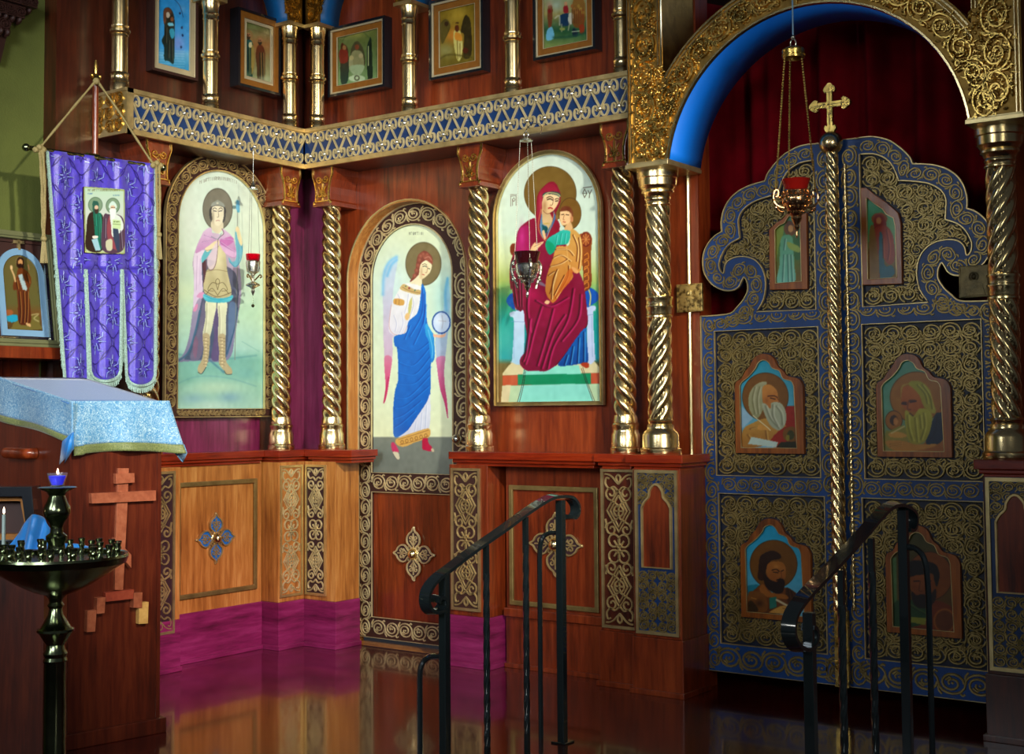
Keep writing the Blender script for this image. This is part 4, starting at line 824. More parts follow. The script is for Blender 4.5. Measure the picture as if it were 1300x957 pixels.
# ================================================================ cornice beams
BO=.205; BT,BB=2.387,2.200
def beam(name,label,fr,u0,u1,capend):
    t=thing(name,label,'beam',fr.W((u0+u1)/2,BB,.1),'gilt cornice beams')
    mb=MB(); mb.slab(fr,u0,u1,BB,BT,0,BO-.012); obj('beam_core',mb,M['mahogd'],t,smooth_=False)  # dark wood core: the shade of the underside is put into its colour
    mb=MB()
    for z0,z1,h in((BB,BB+.020,BO+.004),(BT-.018,BT,BO+.004),(BB+.020,BB+.024,BO-.004),(BT-.022,BT-.018,BO-.004)): mb.slab(fr,u0,u1,z0,z1,BO-.012,h)
    if capend: mb.slab(fr,u0,u0+.03,BB,BT,BO-.012,BO+.004)
    obj('gilt_rail',mb,M['fil'],t,smooth_=False)
    a=u0+(.03 if capend else 0); mb=MB(); mb.slab(fr,a,u1,BB+.024,BT-.022,BO-.012,BO-.008); obj('blue_panel',mb,M['blue'],t,smooth_=False)
    zt,zb=BT-.053,BB+.055; P=.0885; n=round((u1-a)/P); p=(u1-a)/n; mb=MB(); S=[]
    for k in range(n+1):
        x=a+k*p
        for g in(-1,1):
            if (g<0 and k==0) or (g>0 and k==n): continue
            S.append([(x,zt),(x+g*p*.5,zb)])
            for X,Z,q in((x,zt,1),(x+g*p*.5,zb,-1)):      # heart lobes springing from every stud
                G=g*q if q>0 else -g
                S.append([(X,Z),(X+G*p*.03,Z+q*.014),(X+G*p*.14,Z+q*.027),(X+G*p*.30,Z+q*.025),(X+G*p*.40,Z+q*.008),(X+G*p*.37,Z-q*.010),(X+G*p*.26,Z-q*.014),(X+G*p*.17,Z-q*.004),(X+G*p*.23,Z+q*.006)])
    for s in S: mb.ribbon(fr.W,[q for q in (smooth(s,3) if len(s)>2 else s) if u0<q[0]<u1+.001],BO-.008,.0098,.008)
    obj('scrollwork',mb,M['filb'],t)
    for k in range(n+1):
        for x,z in((a+k*p,zt),(a+(k+.5)*p,zb)):
            if x>u1-.004 or x<a+.003: continue
            mb=MB(); mb.dome(fr.W,x,z,BO-.004,.0105,.013,10,4); obj('stud',mb,M['stud'],t)
    return t
BU=-1.212
b1=beam('cornice_beam','gilt beam with blue scrollwork frieze left of the inner corner, over the warrior saint',FA,BU,-BO,True)
# the end face of that beam is carved
FE=Fr((0,BU,0),(1,0,0),(0,-1,0)); mb=MB(); mb.slab(FE,0,BO+.004,BB,BT,-.001,.004); mb.slab(FE,0,BO+.004,BB,BB+.012,.004,.010); mb.slab(FE,0,BO+.004,BT-.012,BT,.004,.010); obj('end_plate',mb,M['trim'],b1,smooth_=False)
mb=MB(); [scroll_strip(mb,FE,[(x,BB+.014),(x,BT-.014)],.058,.004,.13,.007,1.0,flip=f) for x,f in((.035,1),(.10,-1),(.165,1))]; obj('end_carving',mb,M['goldc'],b1)
b2=beam('cornice_beam','long gilt beam with blue scrollwork frieze over the icon door and seated mother',FC,BO-.005,1.955,False)

# ================================================================ ledges
LZ0,LZ1=.868,.900
def ledge(label,boxes,big=False):
    t=MB()
    for (x0,y0,x1,y1) in boxes:
        t.box((x0,y0,LZ0),(x1,y1,LZ1)); i=.012
        t.box((x0+i*(x0>0.01),y0+i,LZ0-.014),(x1-i,y1,LZ0)); t.box((x0+2*i*(x0>0.01),y0+2*i,LZ0-.028),(x1-2*i,y1,LZ0-.014))
    o=obj('ledge',t,M['red'],smooth_=False,bevel=.003); tag(o,label,'ledge','polished red ledges'); return o
ledge('polished red ledge under the warrior saint, bending round the inner corner',[(0,-1.30,.085,-.34),(0,-.34,.18,0),(.18,-.18,cu(446,571,.18),0)])
ledge('polished red ledge under the seated mother icon, right of the icon door',[(cu(569,574,.18),-.18,1.77,0),(1.77,-.195,1.95,0),(1.93,-.222,2.178,0)])
ledge('dark polished red ledge to the right of the royal doors',[(2*UC-2.178,-.222,2*UC-1.93,0),(2*UC-1.95,-.19,4.2,0)])

# ================================================================ pedestals and pilasters below the ledge
SKZ=.212
def panel_wall(label,fr,u0,u1,h,woodm,skm,mould,field=None):
    t=thing('dado_panel',label,'panel',fr.W((u0+u1)/2,0,h/2))
    mb=MB(); mb.slab(fr,u0,u1,SKZ,.85,0,h); obj('board',mb,woodm,t,smooth_=False)
    mb=MB(); mb.slab(fr,u0,u1,0,SKZ,0,h+.008); mb.slab(fr,u0,u1,0,.018,0,h+.022); obj('skirting',mb,skm,t,smooth_=False,bevel=.002)
    a,b,c,d=mould; w=.02
    mb=MB(); mb.prism(fr,[(a,c),(b,c),(b,d),(a,d)],h,h+.012,[[(a+w,c+w),(b-w,c+w),(b-w,d-w),(a+w,d-w)]]); obj('moulding',mb,M['fild'] if field is None else field,t,smooth_=False,bevel=.003)
    return t
HP=.05
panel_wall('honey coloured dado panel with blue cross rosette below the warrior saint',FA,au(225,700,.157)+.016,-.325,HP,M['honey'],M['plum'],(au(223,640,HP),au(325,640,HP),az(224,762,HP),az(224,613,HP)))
tc=panel_wall('red brown dado panel behind the left stair rail, below the seated mother icon',FC,1.24,1.765,HP,M['mahog'],M['mahog'],(cu(648,700,HP),cu(761,700,HP),cz(700,772,HP),cz(700,617,HP)))
mb=MB(); mb.slab(FC,1.24,1.765,SKZ,SKZ+.035,HP,HP+.025); obj('lower_rail',mb,M['mahog'],tc,smooth_=False,bevel=.003)
def pilaster(label,fr,u0,u1,h,woodm,skm,sideL,sideR,filmat,ground,zb=None,s=None,only_strip=False):
    """plain post with a fretted strip on its face"""
    t=thing('pilaster',label,'pilaster',fr.W((u0+u1)/2,0,h/2),'strapwork pilasters below the ledge')
    mb=MB(); mb.slab(fr,u0,u1,SKZ,.845,0,h); obj('post',mb,woodm,t,smooth_=False,bevel=.002)
    mb=MB(); mb.slab(fr,u0-(.006 if sideL else 0),u1+(.006 if sideR else 0),0,SKZ,0,h+.006); mb.slab(fr,u0-(.016 if sideL else 0),u1+(.016 if sideR else 0),0,.02,0,h+.018)
    obj('skirting',mb,skm,t,smooth_=False,bevel=.002)
    a,b=s; z0,z1=zb or (SKZ+.022,.83); w=.011
    mb=MB(); mb.slab(fr,a+w,b-w,z0+w,z1-w,h,h+.002); obj('strip_ground',mb,ground,t,smooth_=False)
    mb=MB(); mb.prism(fr,[(a,z0),(b,z0),(b,z1),(a,z1)],h,h+.008,[[(a+w,z0+w),(b-w,z0+w),(b-w,z1-w),(a+w,z1-w)]]); obj('gilt_border',mb,M['trim'],t,smooth_=False)
    mb=MB()
    for q in strap_pattern(z1-z0-2*w,b-a-2*w): mb.ribbon(fr.W,[((a+b)/2+x,z0+w+z) for x,z in q],h+.002,.0080,.005)
    obj('strapwork',mb,filmat,t); return t
PO=.157
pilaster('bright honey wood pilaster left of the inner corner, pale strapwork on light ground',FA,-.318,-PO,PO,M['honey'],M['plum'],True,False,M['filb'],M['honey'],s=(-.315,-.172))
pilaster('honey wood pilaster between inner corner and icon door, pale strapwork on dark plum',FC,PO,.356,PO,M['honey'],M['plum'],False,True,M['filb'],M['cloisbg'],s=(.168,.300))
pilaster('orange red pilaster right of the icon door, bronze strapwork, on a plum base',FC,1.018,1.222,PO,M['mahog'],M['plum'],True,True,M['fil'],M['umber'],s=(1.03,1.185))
pilaster('red pilaster with gilt strapwork left of the tall blue niche pedestal',FC,1.775,1.96,PO,M['mahog'],M['mahog'],True,False,M['fil'],M['mahogd'],zb=(.225,.84),s=(1.782,1.94))
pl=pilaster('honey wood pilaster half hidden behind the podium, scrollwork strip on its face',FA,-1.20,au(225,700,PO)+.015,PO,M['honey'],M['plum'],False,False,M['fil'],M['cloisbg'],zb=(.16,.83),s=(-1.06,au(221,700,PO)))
def niche_pedestal(label,mir):
    X=(lambda u:2*UC-u) if mir else (lambda u:u)
    h=.20; u0,u1=sorted((X(1.950),X(2.156)))
    t=thing('niche_pedestal',label,'pedestal',FC.W((u0+u1)/2,0,h/2),'blue niche pedestals under the great columns')
    mb=MB(); mb.slab(FC,u0,u1,SKZ,.845,0,h); obj('post',mb,M['mahog'] if not mir else M['mahogd'],t,smooth_=False,bevel=.002)  # right post and skirting take darker wood, their shade painted in
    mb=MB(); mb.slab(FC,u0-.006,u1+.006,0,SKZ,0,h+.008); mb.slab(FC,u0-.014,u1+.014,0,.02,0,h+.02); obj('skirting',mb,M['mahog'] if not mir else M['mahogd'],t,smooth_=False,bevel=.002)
    a,b=sorted((X(1.962),X(2.146))); z0,z1=.225,.842; w=.012
    mb=MB(); mb.slab(FC,a+w,b-w,z0+w,z1-w,h,h+.002); obj('blue_ground',mb,M['blue'],t,smooth_=False)
    mb=MB(); mb.prism(FC,[(a,z0),(b,z0),(b,z1),(a,z1)],h,h+.010,[[(a+w,z0+w),(b-w,z0+w),(b-w,z1-w),(a+w,z1-w)]]); obj('gilt_border',mb,M['trim'],t,smooth_=False)
    c=(a+b)/2; na,nb=c-.062,c+.062; nz0,nzs=.475,.70
    L=[(na,nz0),(na,nzs)]+smooth([(na,nzs),(na+.012,nzs+.022),(na+.03,nzs+.04),(na+.034,nzs+.062),(c-.014,nzs+.082),(c,nzs+.088),(c+.014,nzs+.082),(nb-.034,nzs+.062),(nb-.03,nzs+.04),(nb-.012,nzs+.022),(nb,nzs)],3)+[(nb,nz0)]
    mb=MB(); mb.prism(FC,L,h,h+.004); obj('red_niche',mb,M['mahog'],t,smooth_=False)
    mb=MB(); mb.ribbon(FC.W,L,h+.002,.012,.009,True); obj('niche_rim',mb,M['fil'],t)
    out=offset_poly(L,-.006)
    mb=MB(); scroll_fill(mb,FC,a+w,b-w,z0+w,nz0-.012,.038,h+.002,.0060,.005,lambda U,V:(U>a+w)&(U<b-w)&(V<nz0-.008)&(V>z0+w)); 
    obj('lower_fretwork',mb,M['fild'],t); mb=MB()
    scroll_fill(mb,FC,a+w,b-w,nzs+.0,z1-w,.034,h+.002,.0055,.005,lambda U,V:(U>a+w)&(U<b-w)&(V<z1-w)&(~inpoly(U,V,out)))
    obj('upper_fretwork',mb,M['fild'],t)
niche_pedestal('pedestal with red ogee niche and blue fretted ground, left of the royal doors',False)
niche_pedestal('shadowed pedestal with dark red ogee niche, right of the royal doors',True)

mb=MB(); mb.slab(FA,-.205,-.001,LZ1,2.2,.0005,.006); mb.slab(FC,.0065,.215,LZ1,2.2,.0005,.006); mb.slab(FA,-1.15,-.30,LZ1,az(275,531,.03),.0005,.012); struct('trim_6',mb,M['plumw'],smooth_=False)  # thin added boards; the magenta glow on the wall is their colour
# ================================================================ rosettes
def rosette(label,fr,px,py,h,r,mat,inner,boss):
    cu0,cv0=fr.uv(px,py,h)
    t=thing('cross_rosette',label,'rosette',fr.W(cu0,cv0-r,h),'cross rosettes on the lower panels')
    for k in range(4):
        a=k*PI/2; ca,sa=math.cos(a),math.sin(a)
        T=lambda x,y:(cu0+x*ca-y*sa,cv0+x*sa+y*ca)
        L=[T(*q) for q in smooth([(r*.16,0),(r*.28,r*.14),(r*.42,r*.30),(r*.62,r*.31),(r*.78,r*.2),(r*.86,r*.08),(r*1.0,0),(r*.86,-r*.08),(r*.78,-r*.2),(r*.62,-r*.31),(r*.42,-r*.30),(r*.28,-r*.14)],3,True)]
        mb=MB(); mb.prism(fr,L,h,h+.006); p=obj('petal',mb,inner,t)
        mb=MB(); mb.ribbon(fr.W,L,h+.004,r*.07,.008,True)
        for g in(-1,1):
            mb.ribbon(fr.W,[T(*q) for q in spiral(r*.6,g*r*.13,r*.11,PI,1.1,g,10)],h+.006,r*.05,.005); mb.ribbon(fr.W,[T(r*.3,0),T(r*.45,g*r*.12),T(r*.5,g*r*.18)],h+.006,r*.05,.005)
        mb.ribbon(fr.W,[T(r*.2,0),T(r*.8,0)],h+.006,r*.05,.005); q=T(r*1.0,0); mb.dome(fr.W,q[0],q[1],h+.002,r*.06,.008)
        q=(cu0+r*.3*math.cos(a+PI/4),cv0+r*.3*math.sin(a+PI/4)); mb.ribbon(fr.W,spiral(q[0],q[1],r*.07,0,1,1,10,1),h+.002,r*.045,.008)
        obj('petal_tracery',mb,mat,p)
    mb=MB(); mb.dome(fr.W,cu0,cv0,h+.004,r*.27,.010,24,3); mb.dome(fr.W,cu0,cv0,h+.01,r*.21,.026,24,6); obj('boss',mb,boss,t)
rosette('cross rosette with bright blue enamel petals on the honey panel below the warrior saint',FA,273,683,HP,.108,M['fil'],M['bluep'],M['gold'])
DO=-.065
rosette('pale gilt cross rosette with brass boss on the lower panel of the icon door',FC,526,703,DO-.006,.118,M['filb'],M['cloisbg'],M['gold'])
rosette('bronze cross rosette behind the top post of the left stair rail',FC,706,691,HP,.127,M['fil'],M['cloisbg'],M['gold'])

# ================================================================ icon door
td=thing('icon_door','narrow arched door with full-length angel icon and scrollwork border','door',FC.W((DU0+DU1)/2,0,DO-.02))
g=.006; OUT=arch_outline(DU0+g,DU1-g,.025,DZS,DZT-g)
mb=MB(); mb.prism(FC,OUT,DO-.035,DO-.012); obj('leaf',mb,M['mahog'],td,smooth_=False)
iu0,iu1=cu(472,500,DO),cu(575,500,DO); pz0=cz(520,601,DO); pzt=cz(517,285,DO); izs=pzt-(iu1-iu0)/2
lz1=cz(520,626,DO); lz0=cz(520,788,DO)
PAINT=arch_outline(iu0,iu1,pz0,izs,pzt); LOW=[(iu0,lz0),(iu1,lz0),(iu1,lz1),(iu0,lz1)]
mb=MB(); mb.prism(FC,OUT,DO-.012,DO,[PAINT,LOW]); obj('border_ground',mb,M['umber'],td,smooth_=False)
mb=MB(); 
for L in(OUT,PAINT,LOW): mb.ribbon(FC.W,L,DO,.0065,.006,True)
obj('gilt_beading',mb,M['filb'],td)
mb=MB(); wL=(iu0-DU0-g); wR=DU1-g-iu1
cL=(DU0+g+iu0)/2; cR=(iu1+DU1-g)/2; ccx=(DU0+DU1)/2
zc=(lz0+.025)/2
path=[(cL,.03),(cL,DZS)]; scroll_strip(mb,FC,path,wL*.9,DO,.10,.005)
scroll_strip(mb,FC,[(cR,.03),(cR,DZS)],wR*.9,DO,.085,.005)
ro=(DU1-DU0)/2-g
topc=[(ccx-(ro-wL*.5)*math.cos(PI*i/30),DZS+((DZT-g+pzt)/2-DZS)*math.sin(PI*i/30)) for i in range(31)]
scroll_strip(mb,FC,topc,wL*.95,DO,.10,.005)
scroll_strip(mb,FC,[(iu0,(pz0+lz1)/2),(iu1,(pz0+lz1)/2)],(pz0-lz1)*.92,DO,.09,.005); scroll_strip(mb,FC,[(iu0,zc),(iu1,zc)],(lz0-.03)*.9,DO,.09,.005)
obj('border_scrollwork',mb,M['filb'],td)
p=Paint(FC,DO-.010,PAINT,step=.0026); art_angel(p); p.noise(3,7); p.build('angel_painting',td)
mb=MB(); mb.sphere(FC.W(cu(580,557,DO+.03),cz(580,557,DO),DO+.032),.022,20,14); mb.tube([FC.W(cu(580,557,DO+.03),cz(580,557,DO),DO),FC.W(cu(580,557,DO+.03),cz(580,557,DO),DO+.02)],.009,10); obj('door_knob',mb,M['silver'],td)
# jamb lining and gilt bead round the opening
JB=MB(); JB.prism(FC,arch_outline(DU0-.0,DU1+.0,0,DZS,DZT),-.099,0.002,[arch_outline(DU0+.004,DU1-.004,.0001,DZS,DZT-.004)])
o=struct('trim_2',JB,M['honey'],smooth_=50)
mb=MB(); mb.ribbon(FC.W,arch_outline(DU0-.003,DU1+.003,.86,DZS,DZT+.003),0,.009,.008); o=struct('trim_3',mb,M['trim'])

# ================================================================ big icons
def framed_arch(name,label,fr,h,outer,inner,matg,art,scroll=None,step=.0026,bead=.007):
    us=[q[0] for q in outer]; t=thing(name,label,'icon',fr.W((min(us)+max(us))/2,min(q[1] for q in outer),h))
    mb=MB(); mb.prism(fr,outer,h,h+.018,[inner]); f=obj('icon_frame',mb,matg,t,smooth_=False)
    mb=MB(); mb.ribbon(fr.W,outer,h+.010,bead*1.6,.014,True); mb.ribbon(fr.W,inner,h+.010,bead*1.2,.012,True); obj('gilt_beading',mb,M['trim'],f)
    mb=MB(); mb.prism(fr,offset_poly(outer,.004),h-.004,h+.002); obj('backing_board',mb,M['mahogd'],t,smooth_=False)
    p=Paint(fr,h+.006,offset_poly(inner,-.003),step=step); art(p); p.noise(3,7); p.build('painting',t)
    if scroll: 
        mb=MB()
        for path,w in scroll: scroll_strip(mb,fr,path,w,h+.018,.10,.006)
        obj('frame_scrollwork',mb,M['fil'],f)
    return t
H=.03
def arch_px(fr,l,r,yb,yt,ym,off):
    u0=fr.uv(l,ym,off)[0];u1=fr.uv(r,ym,off)[0];zt=fr.uv((l+r)/2,yt,off)[1];zb=fr.uv((l+r)/2,yb,off)[1]; return u0,u1,zb,zt
o0,o1,ob,ot=arch_px(FA,206,344,529,198,400,H); i0,i1,ib,it=arch_px(FA,222,333,519,217,400,H)
AO=arch_outline(o0,o1,ob,ot-(o1-o0)/2*.98,ot); AI=arch_outline(i0,i1,ib,it-(i1-i0)/2*.98,it)
w=(i0-o0); cl,cr=(o0+i0)/2,(o1+i1)/2; zs=ot-(o1-o0)/2*.98; c=(o0+o1)/2; rr=(cr-cl)/2
sc=[([(cl,ib),(cl,zs)],w*.86),([(cr,ib),(cr,zs)],w*.7),([(c-rr*math.cos(PI*i/30),zs+((ot+it)/2-zs)*math.sin(PI*i/30)) for i in range(31)],w*.8),([(i0,(ob+ib)/2),(i1,(ob+ib)/2)],(ib-ob)*.8)]
framed_arch('arched_icon','tall arched icon of a young haloed warrior saint in a pink cloak',FA,H,AO,AI,M['umber'],art_warrior,sc)
H=.012
o0,o1,ob,ot=arch_px(FC,629,770,514,190,400,H); i0,i1,ib,it=arch_px(FC,634,764,510,196,400,H)
o0,o1,ob,ot=i0-.015,i1+.015,ib-.014,it+.015
AO=arch_outline(o0,o1,ob,ot-(o1-o0)/2,ot); AI=arch_outline(i0,i1,ib,it-(i1-i0)/2,it)
framed_arch('arched_icon','arched icon of a mother in crimson enthroned with a child on her lap',FC,H,AO,AI,M['fild'],art_mother,None,.0026,.004)

# ================================================================ columns of the main tier
def twisted(label,fr,u,off,dirn=1):
    c=fr.W(u,0,off)[:2]; t=thing('twisted_column',label,'column',(c[0],c[1],LZ1),'slim twisted brass columns')
    mb=MB(); mb.lathe(c,[(.060,0),(.062,.004),(.062,.022),(.057,.027),(.057,.074),(.051,.084),(.051,.100),(.054,.105),(.054,.113),(.048,.119),(.048,.134),(.044,.15)],32,LZ1); obj('base',mb,M['gold'],t)
    mb=MB(); mb.twist(c,LZ1+.145,2.035,.0455,4,-dirn*4.4,.53,seg=56); obj('shaft',mb,M['gold'],t)
    # console block under the beam
    a=.052; z0,z1=2.03,2.20
    prof=[(.0,z0),(a+.006,z0),(a+.006,z0+.012),(a-.004,z0+.02),(a-.006,z0+.05),(a-.004,z0+.08),(a+.006,z0+.115),(a+.016,z0+.14),(a+.016,z1)]
    L=[(u-q[0],q[1]) for q in reversed(prof[1:])]+[(u+q[0],q[1]) for q in prof[1:]]
    mb=MB(); mb.prism(fr,L,0,off+.058); mb.slab(fr,u-a-.008,u+a+.008,z0-.008,z0+.004,0,off+.064); k=obj('console',mb,M['mahog'],t,smooth_=False,bevel=.002)
    mb=MB(); h=off+.058
    for gg in(-1,1):
        mb.ribbon(fr.W,smooth([(u+gg*(q[0]-.006),q[1]) for q in prof[1:]],3),h,.009,.007)
        mb.ribbon(fr.W,spiral(u+gg*.021,z0+.118,.019,0 if gg<0 else PI,1.4,gg,14),h,.0078,.006); mb.ribbon(fr.W,spiral(u+gg*.017,z0+.045,.014,PI/2,1.1,gg,12),h,.0072,.006)
        mb.ribbon(fr.W,[(u,z0+.03),(u+gg*.012,z0+.07),(u+gg*.024,z0+.085)],h,.007,.006)
    mb.ribbon(fr.W,[(u,z0+.02),(u,z0+.10)],h,.008,.006); mb.ribbon(fr.W,[(u-a+.004,z0+.016),(u+a-.004,z0+.016)],h,.008,.007); obj('console_carving',mb,M['goldc'],k)
    return t
CF=.11
col1=twisted('slim twisted brass column right of the warrior saint icon',FA,au(357,520,CF),CF)
twisted('slim twisted brass column half hidden behind the violet banner',FA,-1.02,CF)
twisted('slim twisted brass column between the inner corner and the icon door',FC,cu(421,520,CF),CF)
twisted('slim twisted brass column between the icon door and the seated mother',FC,cu(609,520,CF),CF)
twisted('slim twisted brass column right of the seated mother, beside the great column',FC,cu(794,520,CF)+.0,CF)
def great(label,u,off,lo=1):
    c=FC.W(u,0,off)[:2]; t=thing('great_column',label,'column',(c[0],c[1],LZ1),'great twisted columns flanking the royal doors')
    mb=MB(); mb.lathe(c,[(.077,0),(.079,.003),(.079,.020),(.073,.025),(.071,.028),(.071,.072),(.065,.086),(.055,.094),(.052,.100),(.052,.106),(.052,.112),(.048,.116),(.050,.124),(.054,.128),(.050,.134)],36,LZ1); obj('base',mb,M['gold'],t)
    mb=MB(); mb.twist(c,LZ1+.13,1.43,.0485,6,lo*1.15,.62); obj('lower_shaft',mb,M['gold'],t)
    mb=MB(); mb.lathe(c,[(.046,0),(.052,.004),(.052,.010),(.048,.014),(.050,.02),(.050,.038),(.053,.042),(.053,.05),(.049,.054),(.05,.072),(.053,.076),(.053,.083),(.046,.088)],36,1.42); obj('collar',mb,M['gold'],t)
    mb=MB(); mb.twist(c,1.505,1.86,.0485,6,-lo*1.0,.62); obj('upper_shaft',mb,M['gold'],t)
    mb=MB(); mb.lathe(c,[(.047,0),(.052,.004),(.052,.008),(.047,.012),(.048,.02),(.052,.024),(.052,.030),(.05,.034),(.056,.046),(.064,.051),(.064,.058),(.060,.062),(.066,.068),(.068,.074),(.074,.078),(.075,.105),(.080,.109),(.081,.135)],36,1.855); obj('capital',mb,M['gold'],t)
great('great twisted brass column left of the royal doors',cu(838,480,.13),.13)
great('great twisted brass column at the right edge, right of the royal doors',cu(1277,480,.13),.13,-1)
# ================================================================ archway over the royal doors
AZ=2.010; ARC=(UC-.003,1.926,.568); AOF=.25
ta=thing('gilt_archway','gilt relief archway with blue soffit over the royal doors','arch',(UC,-.12,AZ-.02))
def arcpts(r,z0=AZ,n=48):
    cx,cy,_=ARC; a=math.asin((z0-cy)/r); return [(cx-r*math.cos(a+(PI-2*a)*i/n),cy+r*math.sin(a+(PI-2*a)*i/n)) for i in range(n+1)]
inner=arcpts(ARC[2]); R2=ARC[2]+.135
e1=FC.uv(868,58,AOF);R2=math.hypot(e1[0]-ARC[0],e1[1]-ARC[1])
pl0,pl1=cu(797,150,AOF),cu(841,60,AOF); pr1,pr0=2*ARC[0]-pl0,2*ARC[0]-pl1
ou=arcpts(R2)
outer=[(pl0,AZ),(pl0,3.35),(pl1,3.35)]+[q for q in ou if q[0]>pl1 and q[0]<pr0]+[(pr0,3.35),(pr1,3.35),(pr1,AZ)]
mb=MB(); mb.prism(FC,outer+list(reversed(inner)),0,AOF); obj('relief_ground',mb,M['goldd'],ta,smooth_=60)
mb=MB(); n=len(inner); rows=[[FC.W(u,z,-.002) for u,z in inner],[FC.W(u,z,AOF-.006) for u,z in inner]]
inn2=arcpts(ARC[2]-.004); rows2=[[FC.W(u,z,-.004) for u,z in inn2],[FC.W(u,z,AOF-.008) for u,z in inn2]]
mb.grid(rows2); obj('blue_soffit',mb,M['soffit'],ta,solid=.003)
mb=MB(); h=AOF
mb.ribbon(FC.W,inner,h-.004,.012,.012); mb.ribbon(FC.W,[(q[0],q[1]) for q in arcpts(R2-.01) if pl1-.01<q[0]<pr0+.01],h-.004,.010,.012); mb.ribbon(FC.W,[(q[0],q[1]) for q in arcpts(R2-.024) if pl1-.02<q[0]<pr0+.02],h-.004,.006,.010)
for x,g in((pl0+.006,1),(pl0+.018,1),(pl1-.004,1),(pl1-.016,1),(pr0+.004,1),(pr0+.016,1),(pr1-.006,1),(pr1-.018,1)):
    zlow=AZ if x in(pl0+.006,pl0+.018,pr1-.006,pr1-.018) else AZ+.36
    mb.ribbon(FC.W,[(x,zlow),(x,3.35)],h-.004,.007,.012)
obj('gilt_beading',mb,M['gold'],ta)
# relief foliage: scrolls, leaves and grape-like pebbles
rg=random.Random(5); mb=MB()
def leafy(fn,L,W,step):
    for s in rinceau(L,W,1.1,inner=1.2): mb.ribbon(FC.W,[fn(*q) for q in s],h-.002,W*.10,.014,taper=.2)
    x=step/2
    while x<L:
        for _ in range(7):
            t=rg.uniform(-.46,.46)*W; s=x+rg.uniform(-.5,.5)*step; u,v=fn(s,t); a=rg.uniform(0,PI); r=rg.uniform(.008,.016)
            if rg.random()<.55: mb.dome(FC.W,u,v,h-.002,r,rg.uniform(.008,.016),7,3,ry=r*.45,rot=a)
            else:
                b=rg.uniform(-1.6,1.6); mb.ribbon(FC.W,[(u,v),(u+r*math.cos(a),v+r*math.sin(a)),(u+r*1.8*math.cos(a+b),v+r*1.8*math.sin(a+b))],h-.002,.008,.012,taper=.5)
        x+=step
    x=L*.12
    while x<L:                                   # patches of pebbles
        t0=rg.choice((-1,1))*W*.22
        for i in range(-2,3):
            for j in range(-2,3):
                if abs(i)+abs(j)<4:
                    u,v=fn(x+i*.0125+(j%2)*.006,t0+j*.011)
                    mb.dome(FC.W,u,v,h,.0062,.012,7,3,ry=.005)
        x+=L*.19
am=arcpts((ARC[2]+R2)/2-.006); fn,L=strokes_map(am); leafy(fn,L,R2-ARC[2]-.04,.022)
for a,b in((pl0,pl1),(pr0,pr1)):
    W_=b-a-.044; fn,L=strokes_map([((a+b)/2,AZ+.02),((a+b)/2,3.0)]); leafy(fn,L,W_,.022)
for sg in(-1,1):      # the meeting of pier and arch
    for i in range(150):
        u=ARC[0]+sg*rg.uniform(.56,.70); v=rg.uniform(AZ+.015,AZ+.36)
        if math.hypot(u-ARC[0],v-ARC[1])<ARC[2]+.014: continue
        mb.dome(FC.W,u,v,h-.002,rg.uniform(.007,.013),rg.uniform(.008,.016),7,3,ry=.006,rot=rg.uniform(0,PI))
obj('relief_foliage',mb,M['goldc'],ta)
for sg in(-1,1):
    a,b=(pl0-.006,ARC[0]-.5505) if sg<0 else (ARC[0]+.5505,pr1+.006)
    mb=MB(); mb.slab(FC,a,b,AZ-.022,AZ-.006,-.004,AOF+.016); mb.slab(FC,a+.004,b-.004,AZ-.006,AZ+.001,-.002,AOF+.008); obj('impost',mb,M['trim'],ta,smooth_=False,bevel=.002)
# gilt bead on the two door posts
for sg,lab in((-1,'left'),(1,'right')):
    x=UC+sg*(UC-2.103); mb=MB(); mb.tube([FC.W(x,.0 if sg<0 else 0,.006),FC.W(x,AZ-.02,.006)],.008,8); o=struct('trim_4' if sg<0 else 'trim_5',mb,M['gold'])
# small console at the top of the pier side
# ================================================================ royal doors
def ogee(u0,u1,z0,z1,inner=False):
    O=[(60,330),(75,295),(120,270),(150,215),(190,170),(222,112),(262,80),(310,70),(362,82),(398,118),(424,178),(470,215),(502,258),(585,280),(615,310),(628,350),(628,895),(60,895)]
    I=[(103,335),(125,300),(182,255),(240,190),(265,142),(310,121),(352,142),(382,190),(440,215),(470,278),(535,300),(556,345),(572,850),(108,850)]
    T=lambda L:[(u0+(x-60)/568*(u1-u0),z0+(895-y)/825*(z1-z0)) for x,y in L]
    if inner: L=I; q=T(L); return smooth(q[:12],3)+q[12:]
    q=T(O); return smooth(q[:16],3)+q[16:]
K=2.817
LO=smooth(FC.L([(498,64),(470,66),(430,76),(385,101),(350,136),(325,170),(315,196)],0,(860,160),K),4)+smooth(FC.L([(315,197),(285,205),(250,217),(215,237),(185,267),(166,305),(158,345),(160,377)],0,(860,160),K),4)+smooth(FC.L([(160,378),(138,391),(115,415),(97,450),(92,490),(100,530),(125,565),(160,585),(195,588),(220,575),(232,552),(240,540),(251,560),(252,590),(238,620),(215,648),(190,670),(130,678),(81,680)],0,(860,160),K),4)
RD=.0
zb_=.075; uL=PL+.006
LO=[(min(q[0],UC-.004),q[1]) for q in LO]
LO=[(UC-.004,LO[0][1]+.004)]+LO[1:-1]+[(uL,LO[-1][1]),(uL,zb_),(UC-.004,zb_)]
LU=FC.L([(487,122),(440,132),(400,158),(376,195),(362,238)],0,(860,160),K); LU=smooth(LU,3)+smooth(FC.L([(362,242),(310,257),(268,274),(234,302),(219,335),(221,370),(224,398)],0,(860,160),K),3)+smooth(FC.L([(222,402),(190,420),(165,450),(150,490),(155,518),(167,526),(171,500),(186,479),(215,468),(250,468),(281,481),(305,510),(317,560),(309,620),(284,664)],0,(860,160),K),3)+FC.L([(497,656)],0,(860,160),K)
